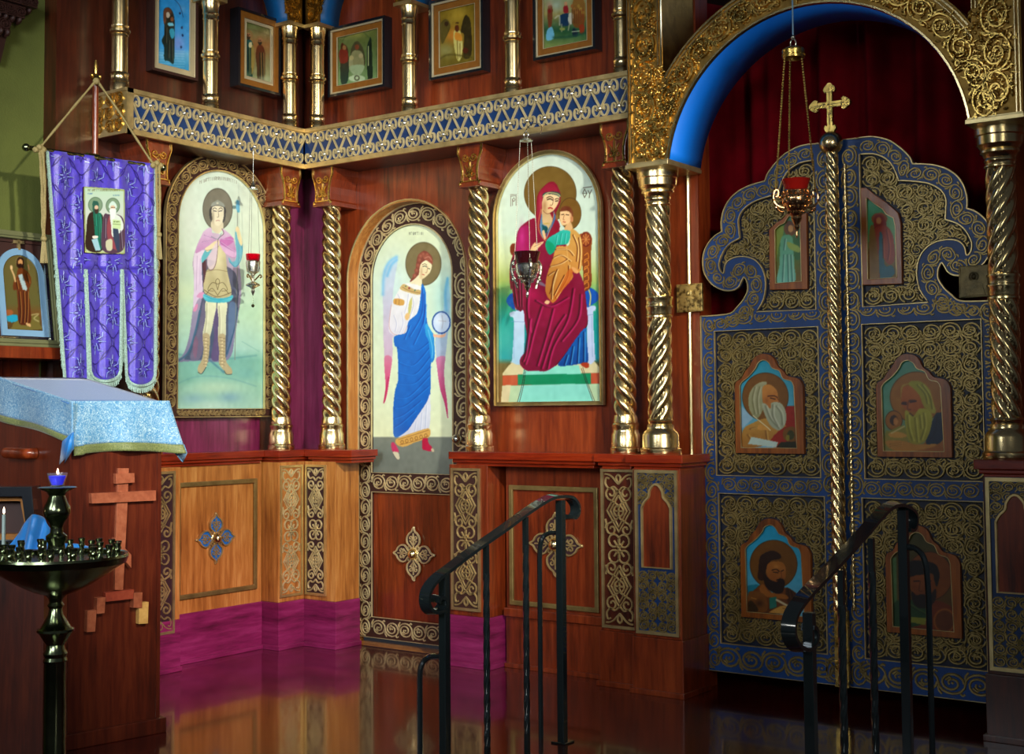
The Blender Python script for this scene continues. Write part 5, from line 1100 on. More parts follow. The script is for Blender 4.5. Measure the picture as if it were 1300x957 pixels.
def rc(pts): 
    q=[FC.uv(a,b,0) for a,b in pts]; return ((q[0][0]+q[3][0])/2,(q[1][0]+q[2][0])/2,(q[2][1]+q[3][1])/2,(q[0][1]+q[1][1])/2)
mm=rc([(907.6,420),(1038,415),(1043,606.5),(910,603)]); ml=rc([(911,625.6),(1045,630.6),(1053,831),(917.6,816)])
def leaf(label,mir):
    X=(lambda L:[(2*UC-u,z) for u,z in reversed(L)]) if mir else (lambda L:list(L))
    out=X(LO); holes=[X(LU)]+[X([(a,c),(b,c),(b,d),(a,d)]) for a,b,c,d in(mm,ml)]
    t=thing('royal_door_leaf',label,'door',FC.W(UC+(.27 if mir else -.27),zb_,-.02),'pair of royal doors')
    mb=MB(); mb.prism(FC,offset_poly(out,.003),RD-.045,RD-.014); obj('panel_board',mb,M['doorg'],t,smooth_=50)
    mb=MB(); mb.prism(FC,out,RD-.014,RD,holes); b=obj('border',mb,M['blued'],t,smooth_=False)
    mb=MB(); mb.ribbon(FC.W,out,RD-.002,.007,.008,True)
    for hh in holes: mb.ribbon(FC.W,hh,RD-.003,.0065,.009,True)
    obj('gilt_beading',mb,M['fil'],b)
    # border scrolls, kept inside the border
    inb=lambda m:(lambda U,V:inpoly(U,V,offset_poly(out,.008))&~inpoly(U,V,offset_poly(holes[0],-.007))&~inpoly(U,V,offset_poly(holes[1],-.007))&~inpoly(U,V,offset_poly(holes[2],-.007)))
    ok=inb(0); mb=MB()
    paths=[([(uL+.037,zb_+.01),(uL+.037,LO[-3][1])],.068),([((mm[1]+UC-.012)/2,zb_+.01),((mm[1]+UC-.012)/2,2.02)],(UC-mm[1])*.86),([(uL+.05,(ml[2]+zb_)/2),(UC-.05,(ml[2]+zb_)/2)],(ml[2]-zb_)*.85),([(uL+.08,(mm[2]+ml[3])/2),(UC-.08,(mm[2]+ml[3])/2)],(mm[2]-ml[3])*.85),([(uL+.08,(mm[3]+1.465)/2),(UC-.07,(mm[3]+1.475)/2)],.062)]
    crest=[q for q in LO[1:len(LO)-10]]
    for pth,w in paths: scroll_strip(mb,FC,X(pth),w,RD,.115,.004,ok=ok)
    off=offset_poly(LO,.034); off=off[2:len(off)-6]
    scroll_strip(mb,FC,X(off),.056,RD,.125,.004,ok=ok)
    obj('border_scrollwork',mb,M['fild'],b)
    return t,holes,out
lt,lh,lo_=leaf('left royal door leaf, blue with gilt fretwork, lit',False)
rt_,rh,ro_=leaf('right royal door leaf, blue with gilt fretwork, in deep shade',True)
lt['label']='left leaf of the royal doors, white bearded saint writing in its middle panel'
rt_['label']='right leaf of the royal doors, yellow bearded saint in its middle panel'
def door_icon(t,u0,u1,z0,z1,name,art,pts=None,inn=None):
    o=pts or ogee(u0,u1,z0,z1); i=inn or ogee(u0,u1,z0,z1,True)
    mb=MB(); mb.prism(FC,o,RD-.014,RD+.004,[i]); f=obj('icon_frame',mb,M['frame'],t,smooth_=False,bevel=.002)
    mb=MB(); mb.ribbon(FC.W,i,RD+.002,.004,.004,True); obj('frame_bead',mb,M['fil'],f)
    p=Paint(FC,RD-.006,offset_poly(i,-.003),step=.0022); art(p); p.noise(3,6); p.build(name,t)
    return offset_poly(o,-.004)
I={}
u0,z1=FC.uv(934,449,0); u1,z0=FC.uv(1021,576,0)
a1=door_icon(lt,cu(934,540),cu(1020.5,540),cz(977,575.5),cz(972,449),'profile_saint_painting',lambda p:evangelist(p,(925,440),6.6,'john'))
a2=door_icon(lt,cu(941,740),cu(1030,740),cz(985,786.5),cz(976,658),'dark_bearded_saint_painting',lambda p:evangelist(p,(935,655),6.84,'luke'))
a3=door_icon(rt_,cu(1113.6,540),cu(1208,540),cz(1160,580),cz(1158,449),'yellow_bearded_saint_painting',lambda p:evangelist(p,(1105,440),6.38,'matthew'))
a4=door_icon(rt_,cu(1125.5,750),cu(1220,750),cz(1172,806),cz(1168,667),'shadowed_saint_painting',lambda p:evangelist(p,(1115,660),6.175,'mark'))
k5=5.98
ol=FC.L([(100,430),(150,380),(200,350),(250,290),(330,290),(385,300),(392,880),(105,885)],0,(960,220),k5); il=FC.L([(145,430),(180,395),(215,380),(250,325),(335,330),(347,820),(150,835)],0,(960,220),k5)
a5=door_icon(lt,0,0,0,0,'annunciation_angel_painting',art_annun_angel,ol,il)
orr=FC.L([(790,110),(840,110),(900,160),(990,220),(1080,300),(1100,380),(1110,840),(805,850)],0,(960,220),k5); ir=FC.L([(840,185),(900,230),(960,270),(990,310),(1045,340),(1058,400),(1070,790),(850,805)],0,(960,220),k5)
a6=door_icon(rt_,0,0,0,0,'annunciation_virgin_painting',art_annun_virgin,orr,ir)
for t,holes,icons in((lt,lh,(a5,a1,a2)),(rt_,rh,(a6,a3,a4))):
    for hole,ic in zip(holes,icons):
        us=[q[0] for q in hole];zs=[q[1] for q in hole]; hi=offset_poly(hole,.006)
        mb=MB(); scroll_fill(mb,FC,min(us)+.005,max(us)-.005,min(zs)+.005,max(zs)-.005,.062,RD-.014,.0085,.010,lambda U,V:inpoly(U,V,hi)&~inpoly(U,V,ic))
        scroll_fill(mb,FC,min(us)+.02,max(us)-.02,min(zs)+.035,max(zs)-.03,.044,RD-.014,.0062,.006,lambda U,V:inpoly(U,V,hi)&~inpoly(U,V,ic),False)
        obj('panel_fretwork',mb,M['fild'],t)
# rope-twisted astragal with ball and cross
PXC=FC.uv(1062,500,.045)[0]
c=FC.W(PXC-.008,0,.03)[:2]; tp=thing('door_astragal','rope twisted gilt post with ball and cross between the royal doors','post',(c[0],c[1],zb_))
zbl=cz(1054,182,.03); zk=cz(1070,775,.03)
mb=MB(); mb.twist(c,zk,zbl-.03,.0265,5,-7.5,.56,seg=50,rows=240); obj('twisted_post',mb,M['gold'],tp)
mb=MB(); mb.twist((c[0]+.042,c[1]+.022),zk,zbl-.08,.0062,3,26.,.5,seg=15,rows=300); obj('side_rope',mb,M['gold'],tp)
mb=MB(); mb.slab(FC,PXC-.033,PXC+.018,zb_,zk,.012,.03)
fn_=FC.W
for q in rinceau(zk-zb_-.01,.046,1.0): mb.ribbon(FC.W,[(PXC-.0075+b,zb_+.005+a) for a,b in q],.03,.006,.006)
obj('carved_foot',mb,M['goldc'],tp)
mb=MB(); mb.sphere((c[0],c[1],zbl),.044,28,18); mb.lathe(c,[(.02,-.052),(.024,-.045),(.016,-.036)],20,zbl); obj('ball',mb,M['gold'],tp)
mb=MB(); cz0=zbl+.036; kx=FC.uv(1054,133,.03)[1]; s=.062
tre=[]
def arm(dx,dz,L): 
    px_,pz_=-dz,dx; w=.0095; r=.0155
    return [(dx*t+px_*k,dz*t+pz_*k) for t,k in((w,-w) if 0 else (w,w),(L-.026,w))] 
def trefoil(dx,dz,L):
    P=lambda t,k:(dx*t-dz*k,dz*t+dx*k)
    return [P(.010,-.010),P(L-.030,-.010)]+[P(L-.024+.012*math.cos(a),-.013+.010*math.sin(a)) for a in(-2.6,-1.6,-.6)]+[P(L-.010+.011*math.cos(a),.012*math.sin(a)) for a in(-1.2,-.4,.4,1.2)]+[P(L-.024+.012*math.cos(a),.013+.010*math.sin(a)) for a in(.6,1.6,2.6)]+[P(L-.030,.010),P(.010,.010)]
pts=[]
for dx,dz,L in((1,0,.079),(0,1,.079),(-1,0,.079),(0,-1,kx-cz0+.004)): pts+=trefoil(dx,dz,L)[:-0 or None]
L_=[(PXC-.008+x,kx+z) for x,z in pts]
mb=MB(); mb.prism(FC,L_,.022,.038); o=obj('cross',mb,M['goldc'],tp,bevel=.001)
mb=MB(); uu=PXC-.008
for s in([(uu,kx-.075),(uu,kx+.058)],[(uu-.058,kx),(uu+.058,kx)],[(uu-.008,kx+.045),(uu+.008,kx+.045)],[(uu-.046,kx-.008),(uu-.046,kx+.008)],[(uu+.046,kx-.008),(uu+.046,kx+.008)]): mb.ribbon(FC.W,s,.037,.003,.0014)
obj('cross_inlay',mb,M['umber'],o)
# plaques on the posts
for a,b,yt,yb,lab in((858,892,358,398,'small square brass plaque on the left door post, beside the great column'),(1226,1251,331,383,'dark square brass plaque on the right door post')):
    s=.056; cx=cu((a+b)/2,370,.02); zz=cz((a+b)/2,(yt+yb)/2,.02)
    t=thing('brass_plaque',lab,'plaque',FC.W(cx,zz-s,.01),'brass plaques on the door posts')
    mb=MB(); mb.slab(FC,cx-s,cx+s,zz-s*.98,zz+s*.98,.008,.022); obj('plate',mb,M['plaque' if a<1000 else 'plaque_shade'],t,smooth_=False,bevel=.002)
    mb=MB(); mb.dome(FC.W,cx-.004,zz+.016,.021,.019,.003,18); mb.dome(FC.W,cx-.004,zz+.016,.023,.009,.006,12,ry=.012); mb.prism(FC,smooth([(cx-.038,zz-s+.008),(cx-.030,zz-.014),(cx-.010,zz+.004),(cx+.006,zz+.003),(cx+.022,zz-.010),(cx+.034,zz-s+.008)],4),.021,.025); mb.ribbon(FC.W,[(cx-s+.006,zz-s+.006),(cx+s-.006,zz-s+.006),(cx+s-.006,zz+s-.006),(cx-s+.006,zz+s-.006)],.021,.004,.003,True); obj('embossed_figure',mb,M['plaque' if a<1000 else 'plaque_shade'],t)
# curtain
mb=MB(); rows=[]; N=300
for j in range(2):
    z=(0.02,2.75)[j]; rows.append([(1.9+1.75*i/N,.32+.05*math.sin(i*.16+1.1*math.sin(i*.045))+.015*math.sin(i*.37+2),z) for i in range(N+1)])
mb.grid(rows); o=obj('curtain',mb,M['curtain'],smooth_=80,solid=.004); tag(o,'crimson velvet curtain hanging in folds behind the royal doors','curtain')

# ================================================================ upper tier
SPZ=cz(520,5,.1)
def slender(root,label,fr,u,off,first):
    c=fr.W(u,0,off); 
    if root is not None: return dup(root,(c[0],c[1],BT),label)
    t=thing('slender_column',label,'column',(c[0],c[1],BT),'slender smooth brass columns of the upper tier'); H=SPZ-BT; c=c[:2]
    mb=MB(); mb.lathe(c,[(.040,0),(.040,.03),(.036,.04),(.039,.046),(.036,.052),(.036,.07),(.040,.076),(.036,.084)],24,BT); obj('base',mb,M['gold'],t)
    mb=MB(); mb.lathe(c,[(.033,.08),(.033,H*.47)],24,BT); mb.lathe(c,[(.033,H*.53),(.033,H-.07)],24,BT); obj('shaft',mb,M['gold'],t)
    mb=MB(); mb.lathe(c,[(.033,H*.45),(.037,H*.455),(.037,H*.465),(.034,H*.475),(.043,H*.49),(.043,H*.51),(.034,H*.525),(.037,H*.535),(.037,H*.545),(.033,H*.55)],24,BT); obj('collar',mb,M['gold'],t)
    mb=MB(); mb.lathe(c,[(.033,H-.10),(.038,H-.094),(.034,H-.085),(.034,H-.075),(.039,H-.07),(.036,H-.06),(.039,H-.03),(.042,H-.02),(.042,H)],24,BT); obj('capital',mb,M['gold'],t)
    return t
r=slender(None,'slender brass column just left of the corner, between two framed icons',FA,au(368,120,.1),.1,True)
for fr,px,py,lab in((FA,267,100,'slender brass column between the blue icon and the two-saints icon'),(FA,152,80,'slender brass column at the left end of the cornice beam'),(FC,403,120,'slender brass column just right of the corner'),(FC,520,100,'slender brass column between the throne icon and the golden baptism icon'),(FC,651,80,'slender brass column between the golden baptism icon and the crowd scene icon'),(FC,790,60,'slender brass column mostly hidden by the gilt pier')):
    slender(r,lab,fr,fr.uv(px,py,.1)[0],.1,False)
def arcade(name,label,fr,cols,u_end):
    t=thing(name,label,'arcade',fr.W((cols[0]+cols[-1])/2,SPZ,.05),'upper arcades')
    a=.045; out=[(cols[0]-a,SPZ)] ; pts=[]
    cs=sorted(cols); L=[]; S=[]
    for i,cx in enumerate(cs):
        L+= [(cx-a,SPZ),(cx+a,SPZ)]
        if i<len(cs)-1:
            b0,b1=cx+a,cs[i+1]-a; m=(b0+b1)/2; r_=(b1-b0)/2; arcp=[(m-r_*math.cos(PI*k/20),SPZ+r_*1.1*math.sin(PI*k/20)) for k in range(1,20)]; L+=arcp; S.append([(b0,SPZ)]+arcp+[(b1,SPZ)])
    L+=[(cs[-1]+a,3.35),(cs[0]-a,3.35)]
    mb=MB(); mb.prism(fr,L,0,.135); obj('arcade_ground',mb,M['goldd'],t,smooth_=60)
    mb=MB(); 
    for s in S: mb.grid([[fr.W(u,z-.0015,.004) for u,z in s],[fr.W(u,z-.0015,.13) for u,z in s]])
    obj('teal_soffit',mb,M['teal'],t,solid=.002)
    mb=MB()
    for s in S: mb.ribbon(fr.W,s,.133,.009,.008); fn,l=strokes_map([(u,z+.035) for u,z in s]); [mb.ribbon(fr.W,[fn(*q) for q in w_],.135,.006,.006) for w_ in rinceau(l,.05)]
    for cx in cs: [mb.ribbon(fr.W,[(cx+x,SPZ+.012+z) for z,x in w_],.135,.006,.006) for w_ in rinceau(.2,.07)]
    obj('arcade_carving',mb,M['goldc'],t)
    for cx in cs:
        mb=MB(); mb.slab(fr,cx-a-.008,cx+a+.008,SPZ-.014,SPZ+.002,0,.15); obj('impost',mb,M['trim'],t,smooth_=False)
arcade('upper_arcade','gilt arcade with teal soffits above the slender columns left of the corner',FA,[au(152,80,.1),au(267,100,.1),au(368,120,.1)],0)
arcade('upper_arcade','gilt arcade with teal soffits above the slender columns right of the corner',FC,[cu(403,120,.1),cu(520,100,.1),cu(651,80,.1),cu(790,60,.1)],0)
def picture(label,fr,off,corners,inn,art,outm,midm,inm,cut=.42):
    """boxed picture: corners = outer px (l,r,yt,yb) measured at the face"""
    a,b,c,d=corners; t=thing('framed_icon',label,'icon',fr.W((a+b)/2,c,0),'framed icons of the upper tier')
    R=lambda m:[(a+m,c+m),(b-m,c+m),(b-m,d-m),(a+m,d-m)]
    mb=MB(); mb.prism(fr,R(0),0.001,off,[R(.012)]); mb.prism(fr,R(.006),.001,.006); obj('outer_box',mb,outm,t,smooth_=False)
    w=inn; mb=MB(); mb.prism(fr,R(.012),off-.012,off-.004,[R(w*cut)]); f=obj('outer_moulding',mb,midm,t,smooth_=False,bevel=.002)
    mb=MB(); mb.prism(fr,R(w*cut),off-.022,off-.010,[R(w)]); obj('inner_moulding',mb,inm,t,smooth_=False,bevel=.002)
    mb=MB(); mb.ribbon(fr.W,R(w),off-.014,.004,.006,True); obj('slip',mb,M['fpale'],t)
    p=Paint(fr,off-.018,R(w-.002),step=.0026); art(p); p.noise(4,5); p.build('painting',t)
def rpx(fr,l,r,yt,yb,off): # from face px at mid height/width
    ym=(yt+yb)/2; xm=(l+r)/2; return (fr.uv(l,ym,off)[0],fr.uv(r,ym,off)[0],fr.uv(xm,yb,off)[1],fr.uv(xm,yt,off)[1])
q=rpx(FC,417,489,28,117,.05); picture('black edged framed icon of an enthroned figure with attendants, right of the corner',FC,.055,q,.05,lambda p:art_small(p,'throne'),M['black'],M['fpale'],M['fgold'])
q=rpx(FC,545,614,-6,96,.05); picture('framed golden icon of a standing figure being baptised, between two slender columns',FC,.055,q,.052,lambda p:art_small(p,'baptism'),M['black'],M['fpale'],M['fgold'])
q=rpx(FC,677,756,-42,70,.05); picture('framed icon of a crowd round a red and blue rider, beside the gilt pier',FC,.055,q,.046,lambda p:art_small(p,'crowd'),M['black'],M['fpale'],M['fgold'])
q=rpx(FA,302,356,17,115,.055); picture('black boxed framed icon of two standing saints, left of the corner',FA,.06,q,.055,lambda p:art_small(p,'two'),M['black'],M['fgold'],M['fpale'],.72)
q=rpx(FA,193,251,-30,96,.04); picture('framed icon of a mother and child on bright blue, over the cornice beam',FA,.045,q,.038,lambda p:art_small(p,'blue'),M['umber'],M['fpale'],M['fpale'])
# ================================================================ icon leaning on the wainscot shelf
la=math.atan(.155); x0=.10; zb0=az(40,441,x0)
FL=Fr((x0,0,zb0),(0,1,0),(math.cos(la),0,math.sin(la)),(-math.sin(la),0,math.cos(la)))
u1,_=FL.uv(77,438,0); _,v1=FL.uv(20,294,0); u0=u1-.42
t=thing('leaning_icon','framed icon of a bearded prophet inside an arched blue slip, leaning on the wainscot','icon',FL.W((u0+u1)/2,0,0))
R=lambda m:[(u0+m,m),(u1-m,m),(u1-m,v1-m),(u0+m,v1-m)]
mb=MB(); mb.prism(FL,R(0),-.03,.012,[R(.03)]); mb.prism(FL,R(.012),.0,.018,[R(.022)]); obj('frame',mb,M['fgreen'],t,smooth_=False,bevel=.003)
mb=MB(); mb.prism(FL,R(.028),-.028,-.004,[R(.042)]); obj('dark_rebate',mb,M['umber'],t,smooth_=False)
mb=MB(); mb.slab(FL,u1-.046,u1-.034,.03,v1-.03,-.01,.006); mb.slab(FL,u0+.034,u1-.034,.034,.040,-.01,.0); obj('silver_slip',mb,M['silver'],t,smooth_=False)
mb=MB(); mb.slab(FL,u0+.04,u1-.04,.04,v1-.04,-.024,-.012); obj('dark_mount',mb,M['umber'],t,smooth_=False)
k=5.32; a0,_=FL.uv(0+35/k,280+600/k,-.01); a1,_=FL.uv(275/k,280+600/k,-.01); _,c0=FL.uv(150/k,280+740/k,-.01); _,c1=FL.uv(135/k,280+235/k,-.01)
BO_=arch_outline(a0-.024,a1+.024,c0-.024,c1-(a1-a0)/2,c1+.026,20); BI=arch_outline(a0,a1,c0,c1-(a1-a0)/2,c1,20)
mb=MB(); mb.prism(FL,BO_,-.012,-.004,[BI]); obj('blue_slip',mb,M['sky'],t,smooth_=False)
p=Paint(FL,-.009,offset_poly(BI,-.002),step=.0026,bg=(100,90,50)); art_forerunner(p); p.build('painting',t)
cu_=(a0+a1)/2; mb=MB(); mb.slab(FL,cu_-.005,cu_+.005,c1+.02,c1+.085,-.011,-.002); mb.slab(FL,cu_-.024,cu_+.024,c1+.045,c1+.057,-.011,-.002); mb.slab(FL,cu_-.012,cu_+.012,c1+.07,c1+.08,-.011,-.002); obj('small_cross',mb,M['fil'],t,smooth_=False)

# ================================================================ church banner
BX=.22
def bp(px,py,h=0): return FA.W(*FA.uv(px,py,BX+h),BX+h)
t=thing('church_banner','violet brocade church banner with a small icon of two saints, on a pole','banner',(BX-.03,au(121,150,BX-.03),0))
pu=au(121,150,BX-.03); zt=az(121,100,BX-.03)
mb=MB(); mb.tube([(BX-.03,pu,0.02),(BX-.03,pu,zt)],.012,12); mb.lathe((BX-.03,pu),[(.09,0),(.09,.015),(.03,.03),(.02,.06)],24,0); obj('pole',mb,M['mahog'],t)
mb=MB(); c=(BX-.03,pu); mb.lathe(c,[(.006,.0),(.016,.01),(.008,.02),(.022,.03),(.010,.045),(.006,.05),(.008,.08),(.003,.105)],14,zt-.03)
for g in(-1,1): mb.sphere((BX-.03,pu+g*.018,zt+.012),.008,8,6)
obj('finial',mb,M['goldc'],t)
e0,e1=bp(33,187,-.01),bp(207,213,-.01)
mb=MB(); mb.tube([e0,e1],.009,10); [mb.sphere(e,.015,12,8) for e in(e0,e1)]; mb.tube([bp(110,198.5,-.01),bp(124,200.5,-.01)],.016,10); obj('cross_bar',mb,M['bronze'],t)
def lerp(a,b,t): return tuple(a[i]+(b[i]-a[i])*t for i in range(len(a)))
def cloth_h(px,py): return .006*math.sin(px*.16+py*.01)+.004*math.sin(px*.33+1)
rows=[]; TY=342
def L_(y): return 60+(y-190)*.0755
def R_(y): return 197+(y-208)*.002
for j in range(30):
    y=j/29; r=[]
    for i in range(41):
        s=i/40; yy0=190+(208-190)*s; py=yy0+(TY-yy0)*y; px=L_(py)+(R_(py)-L_(py))*s; r.append(bp(px,py,cloth_h(px,py)))
    rows.append(r)
mb=MB(); mb.grid(rows)
cloth=obj('brocade_field',mb,M['brocade'],t,smooth_=80,solid=.004)
edges=[]
for (l0,r0,l1,r1,bot,rnd) in ((L_(TY),108,82,112,490,6),(108.6,154,114,152.5,484,13),(154.6,R_(TY),160,196.5,490,14)):
    rows=[];lt_,rt2=[],[]
    for j in range(24):
        tt=j/23; r=[]
        for i in range(15):
            s=i/14; bow=rnd*(1-(2*s-1)**2)**.5 if rnd else 0; yb=bot-rnd+bow; py=TY+(yb-TY)*tt; px=(l0+(l1-l0)*tt)*(1-s)+(r0+(r1-r0)*tt)*s; r.append(bp(px,py,cloth_h(px,py)))
        rows.append(r)
    mb=MB(); mb.grid(rows); tl=obj('banner_tail',mb,M['brocade'],t,smooth_=80,solid=.004)
    edge=[q[0] for q in rows]+rows[-1]+[q[-1] for q in reversed(rows)]
    mb=MB(); rg=random.Random(2)
    P=[Vector(e) for e in edge]
    mb.tube([(e[0]+.003,e[1],e[2]) for e in edge],.0068,6)
    cen=sum(P,Vector())/len(P)
    for i in range(len(P)-1):
        for q in range(3):
            a=P[i].lerp(P[i+1],q/3); bot_=(len(rows)-4<=i<=len(rows)+16); ln=.028 if bot_ else .014
            dy=(1 if a.y>cen.y else -1)*(.011 if not bot_ else .002)
            mb.tube([a,(a.x+.004,a.y+dy+rg.uniform(-.003,.003),a.z-ln)],[.0030,.0018],4)
    obj('fringe',mb,M['fringe'],tl)
for side in(0,1):
    mb=MB(); rg=random.Random(4)
    pts=[bp((L_ if side==0 else R_)(y),y,.004) for y in np.linspace(192 if side==0 else 210,TY,22)]; mb.tube(pts,.0065,6)
    for a,b in zip(pts[:-1],pts[1:]):
        for q in range(4):
            e=Vector(a).lerp(Vector(b),q/4); mb.tube([e,(e.x+.004,e.y+(-1 if side==0 else 1)*(.009+rg.uniform(0,.004)),e.z-.010)],[.0022,.001],4)
    obj('side_fringe',mb,M['fringe'],cloth)
def weave(ok):
    A_=[];B_=[]
    ua,ub=FA.uv(60,200,BX)[0],FA.uv(198,200,BX)[0]; zt0,zb0_=FA.uv(120,196,BX)[1],FA.uv(120,494,BX)[1]; cw=(ub-ua)/3.4; ch=cw*1.12
    for r in range(9):
        for q in range(5):
            x=ua+(q+(.5 if r%2 else 0))*cw; z=zt0-r*ch*.62
            A_.append([(x+cw*.40*(1+.16*math.cos(4*a))*math.cos(a),z+ch*.46*(1+.16*math.cos(4*a))*math.sin(a)) for a in np.linspace(0,2*PI,33)])
            A_.append([(x+cw*.15*(1+.3*math.cos(8*a))*math.cos(a),z+ch*.18*(1+.3*math.cos(8*a))*math.sin(a)) for a in np.linspace(0,2*PI,33)])
            for k in range(4):
                a=PI/4+k*PI/2; B_.append([(x+cw*.06*math.cos(a),z+ch*.06*math.sin(a)),(x+cw*.22*math.cos(a-.3),z+ch*.24*math.sin(a-.3)),(x+cw*.3*math.cos(a),z+ch*.32*math.sin(a))])
                B_.append([(x+cw*.1*math.cos(a+PI/4),z+ch*.1*math.sin(a+PI/4)),(x+cw*.28*math.cos(a+PI/4),z+ch*.32*math.sin(a+PI/4))])
    return clip(A_,ok),clip(B_,ok)
def onb(u,v):
    P=np.stack([np.full_like(u,BX),u,v],-1); d=P-CAM; z=d@fw; return 650+F*(d@RR)/z,433.5-F*(d@UU)/z
def okb(u,v):
    x,y=onb(np.asarray(u,float),np.asarray(v,float)); top=190+(x-60)*.131+3
    b=(y>top)&(x>L_(y)+3)&(x<R_(y)-3)&~((x>104)&(x<160)&(y>232)&(y<326))
    sl=(y>TY-6)&((abs(x-(108.3+(y-TY)*.034))<4)|(abs(x-(154.3+(y-TY)*.02))<5)); return b&~sl&(y<480)
def cw_(u,v,h):
    P=np.array(FA.W(u,v,BX)); x,y=proj(P); return FA.W(u,v,BX+cloth_h(x,y)+.0035+h)
WA,WB=weave(okb)
mb=MB(); [mb.ribbon(cw_,s_,0,.0036,.0010) for s_ in WA]; obj('woven_lattice',mb,M['brocline'],cloth)
mb=MB(); [mb.ribbon(cw_,s_,0,.0048,.0012,taper=.5) for s_ in WB]; obj('woven_sprigs',mb,M['brochi'],cloth)
q=[(106.5,237),(158,240.5),(158.5,322),(108,320.5)]
iu=[FA.uv(a,b,BX+.012) for a,b in q]
mb=MB(); mb.prism(FA,[iu[3],iu[2],iu[1],iu[0]],BX+.004,BX+.011); ic=obj('banner_icon',mb,M['umber'],t,smooth_=False)
p=Paint(FA,BX+.0125,[iu[3],iu[2],iu[1],iu[0]],step=.0018); art_banner(p); o=p.build('painting',None); o.parent=ic; o.location=-wloc(ic)
# cords and tassels
mb=MB()
def cord(pts,r=.0045):
    Pp=smooth(pts,6); mb.tube(Pp,[r*(1+.22*math.sin(i*1.6)) for i in range(len(Pp))],6)
cord([bp(122,102,.0),bp(90,140,.004),bp(52,186,.006)]); cord([bp(123,102,0),bp(155,148,.004),bp(190,202,.006),bp(196,206,.01)])
cord([bp(50,186,.01),bp(53,230,.014),bp(54,280,.012),bp(55,305,.01)],.006); cord([bp(54,186,.016),bp(57,240,.02),bp(56,300,.012)],.005)
cord([bp(198,206,.01),bp(199,250,.014),bp(201,300,.01)],.005); cord([bp(202,207,.014),bp(203,255,.018),bp(202,300,.01)],.005)
for a in((50,187),(199,207)): 
    for g in(-1,0,1): mb.sphere(bp(a[0]+g*5,a[1]+3*abs(g),.012),.012,8,6)
mb.sphere(bp(122,103,.0),.014,8,6)
obj('gold_cord',mb,M['rope'],t)
mb=MB(); rg=random.Random(9)
for a,b in((55.5,303),(202,298)):
    mb.sphere(bp(a,b,.012),.012,10,8)
    for i in range(26):
        an=rg.uniform(0,2*PI); r=rg.uniform(.2,1); e=Vector(bp(a,b+2,.012)); f=Vector(bp(a,b+31,.012)); mb.tube([e+Vector((.006*r*math.cos(an),.006*r*math.sin(an),0)),f+Vector((.015*r*math.cos(an),.015*r*math.sin(an),0))],.0022,4)
obj('tassel',mb,M['rope'],t)

# ================================================================ podium (lectern) with its cloth
ang=math.radians(10); dv=np.array([math.sin(ang),math.cos(ang),0]); nv=np.array([math.cos(ang),-math.sin(ang),0])
K2x=.95; u_,z_=FA.uv(203.5,575,K2x); K2=np.array([K2x,u_,0])
def solve(fn,target,a,b,ax=0):
    for _ in range(50):
        m=(a+b)/2
        if (proj(fn(m))[ax]-target)*(proj(fn(a))[ax]-target)<=0: b=m
        else: a=m
    return (a+b)/2
w_=solve(lambda w:K2-dv*w+np.array([0,0,.9]),89,.05,1.2); K1=K2-dv*w_
FP=Fr(K1,dv,nv); FQ=Fr(K1,nv,-dv)
dep=solve(lambda s:K2-nv*s+np.array([0,0,1.15]),104,.05,1.5)
zF=FP.uv(150,512,0)[1]; 
Pb=K2-nv*dep; zB=zF
for _ in range(40):
    y=proj((Pb[0],Pb[1],zB))[1]; zB+=(y-481.8)*.0008*2
t=thing('podium','mahogany podium with slanted top and an applied wooden cross on its side','podium',tuple((K1+K2)/2-nv*dep/2))
def pod(u,z,h): return FP.W(u,z,h)
mb=MB(); V=[pod(u,z,h) for u in(0,w_) for z,h in((0,0),(zF-.012,0),(zB-.012,-dep),(0,-dep))]
mb.add(V,[(0,1,2,3),(4,7,6,5),(0,4,5,1),(1,5,6,2),(2,6,7,3),(3,7,4,0)]); mb.slab(FP,-.004,.004,.0,zF-.05,0,.004); mb.slab(FP,w_-.012,w_+.002,.0,zF-.05,-.01,.004)
obj('cabinet',mb,M['podium'],t,smooth_=False)
mb=MB(); mb.slab(FP,-.02,w_+.02,0,.05,-dep-.0,.02); obj('plinth',mb,M['podium'],t,smooth_=False,bevel=.003)
hu0,hz0=FQ.uv(17,572,0); hu1,hz1=FQ.uv(46,578,0)
mb=MB(); zc_=(hz0+hz1)/2; mb.tube(smooth([FQ.W(hu0,zc_,0),FQ.W(hu0+.004,zc_,.018),FQ.W(hu0+.02,zc_,.03),FQ.W(hu1-.02,zc_,.03),FQ.W(hu1-.004,zc_,.018),FQ.W(hu1,zc_,0)],4),.019,12); obj('handle',mb,M['mahog'],t)
# the eight-pointed cross on its stepped mount, all applied wood
def bar(pts,mat,h=.018,name='cross_piece'):
    mb=MB(); mb.prism(FP,[FP.uv(a,b,0) for a,b in pts],0,h); return obj(name,mb,M[mat],t,smooth_=False,bevel=.001)
X0=lambda L:[(x/2.334,470+y/2.334) for x,y in L]
bar(X0([(335,650),(340,420),(346,290),(377,290),(372,420),(360,650)]),'xwood',.012,'cross_upright')
bar(X0([(335,306),(390,304),(391,332),(336,336)]),'xwood',.020,'cross_title_board'); bar(X0([(262,364),(453,355),(453,385),(263,394)]),'xwood',.022,'cross_arm')
bar(X0([(331,494),(380,545),(380,585),(331,528)]),'xwood',.022,'slanted_footrest')
bar(X0([(304,657),(388,647),(388,675),(304,684)]),'xred',.022,'mount_step'); bar(X0([(386,658),(411,656),(410,702),(384,702)]),'xwood',.026,'mount_step'); bar(X0([(403,687),(431,684),(429,748),(402,750)]),'xyel',.022,'mount_step'); bar(X0([(277,672),(302,670),(299,717),(276,720)]),'xwood',.026,'mount_step'); bar(X0([(250,711),(277,708),(273,772),(248,774)]),'xwood',.022,'mount_step')
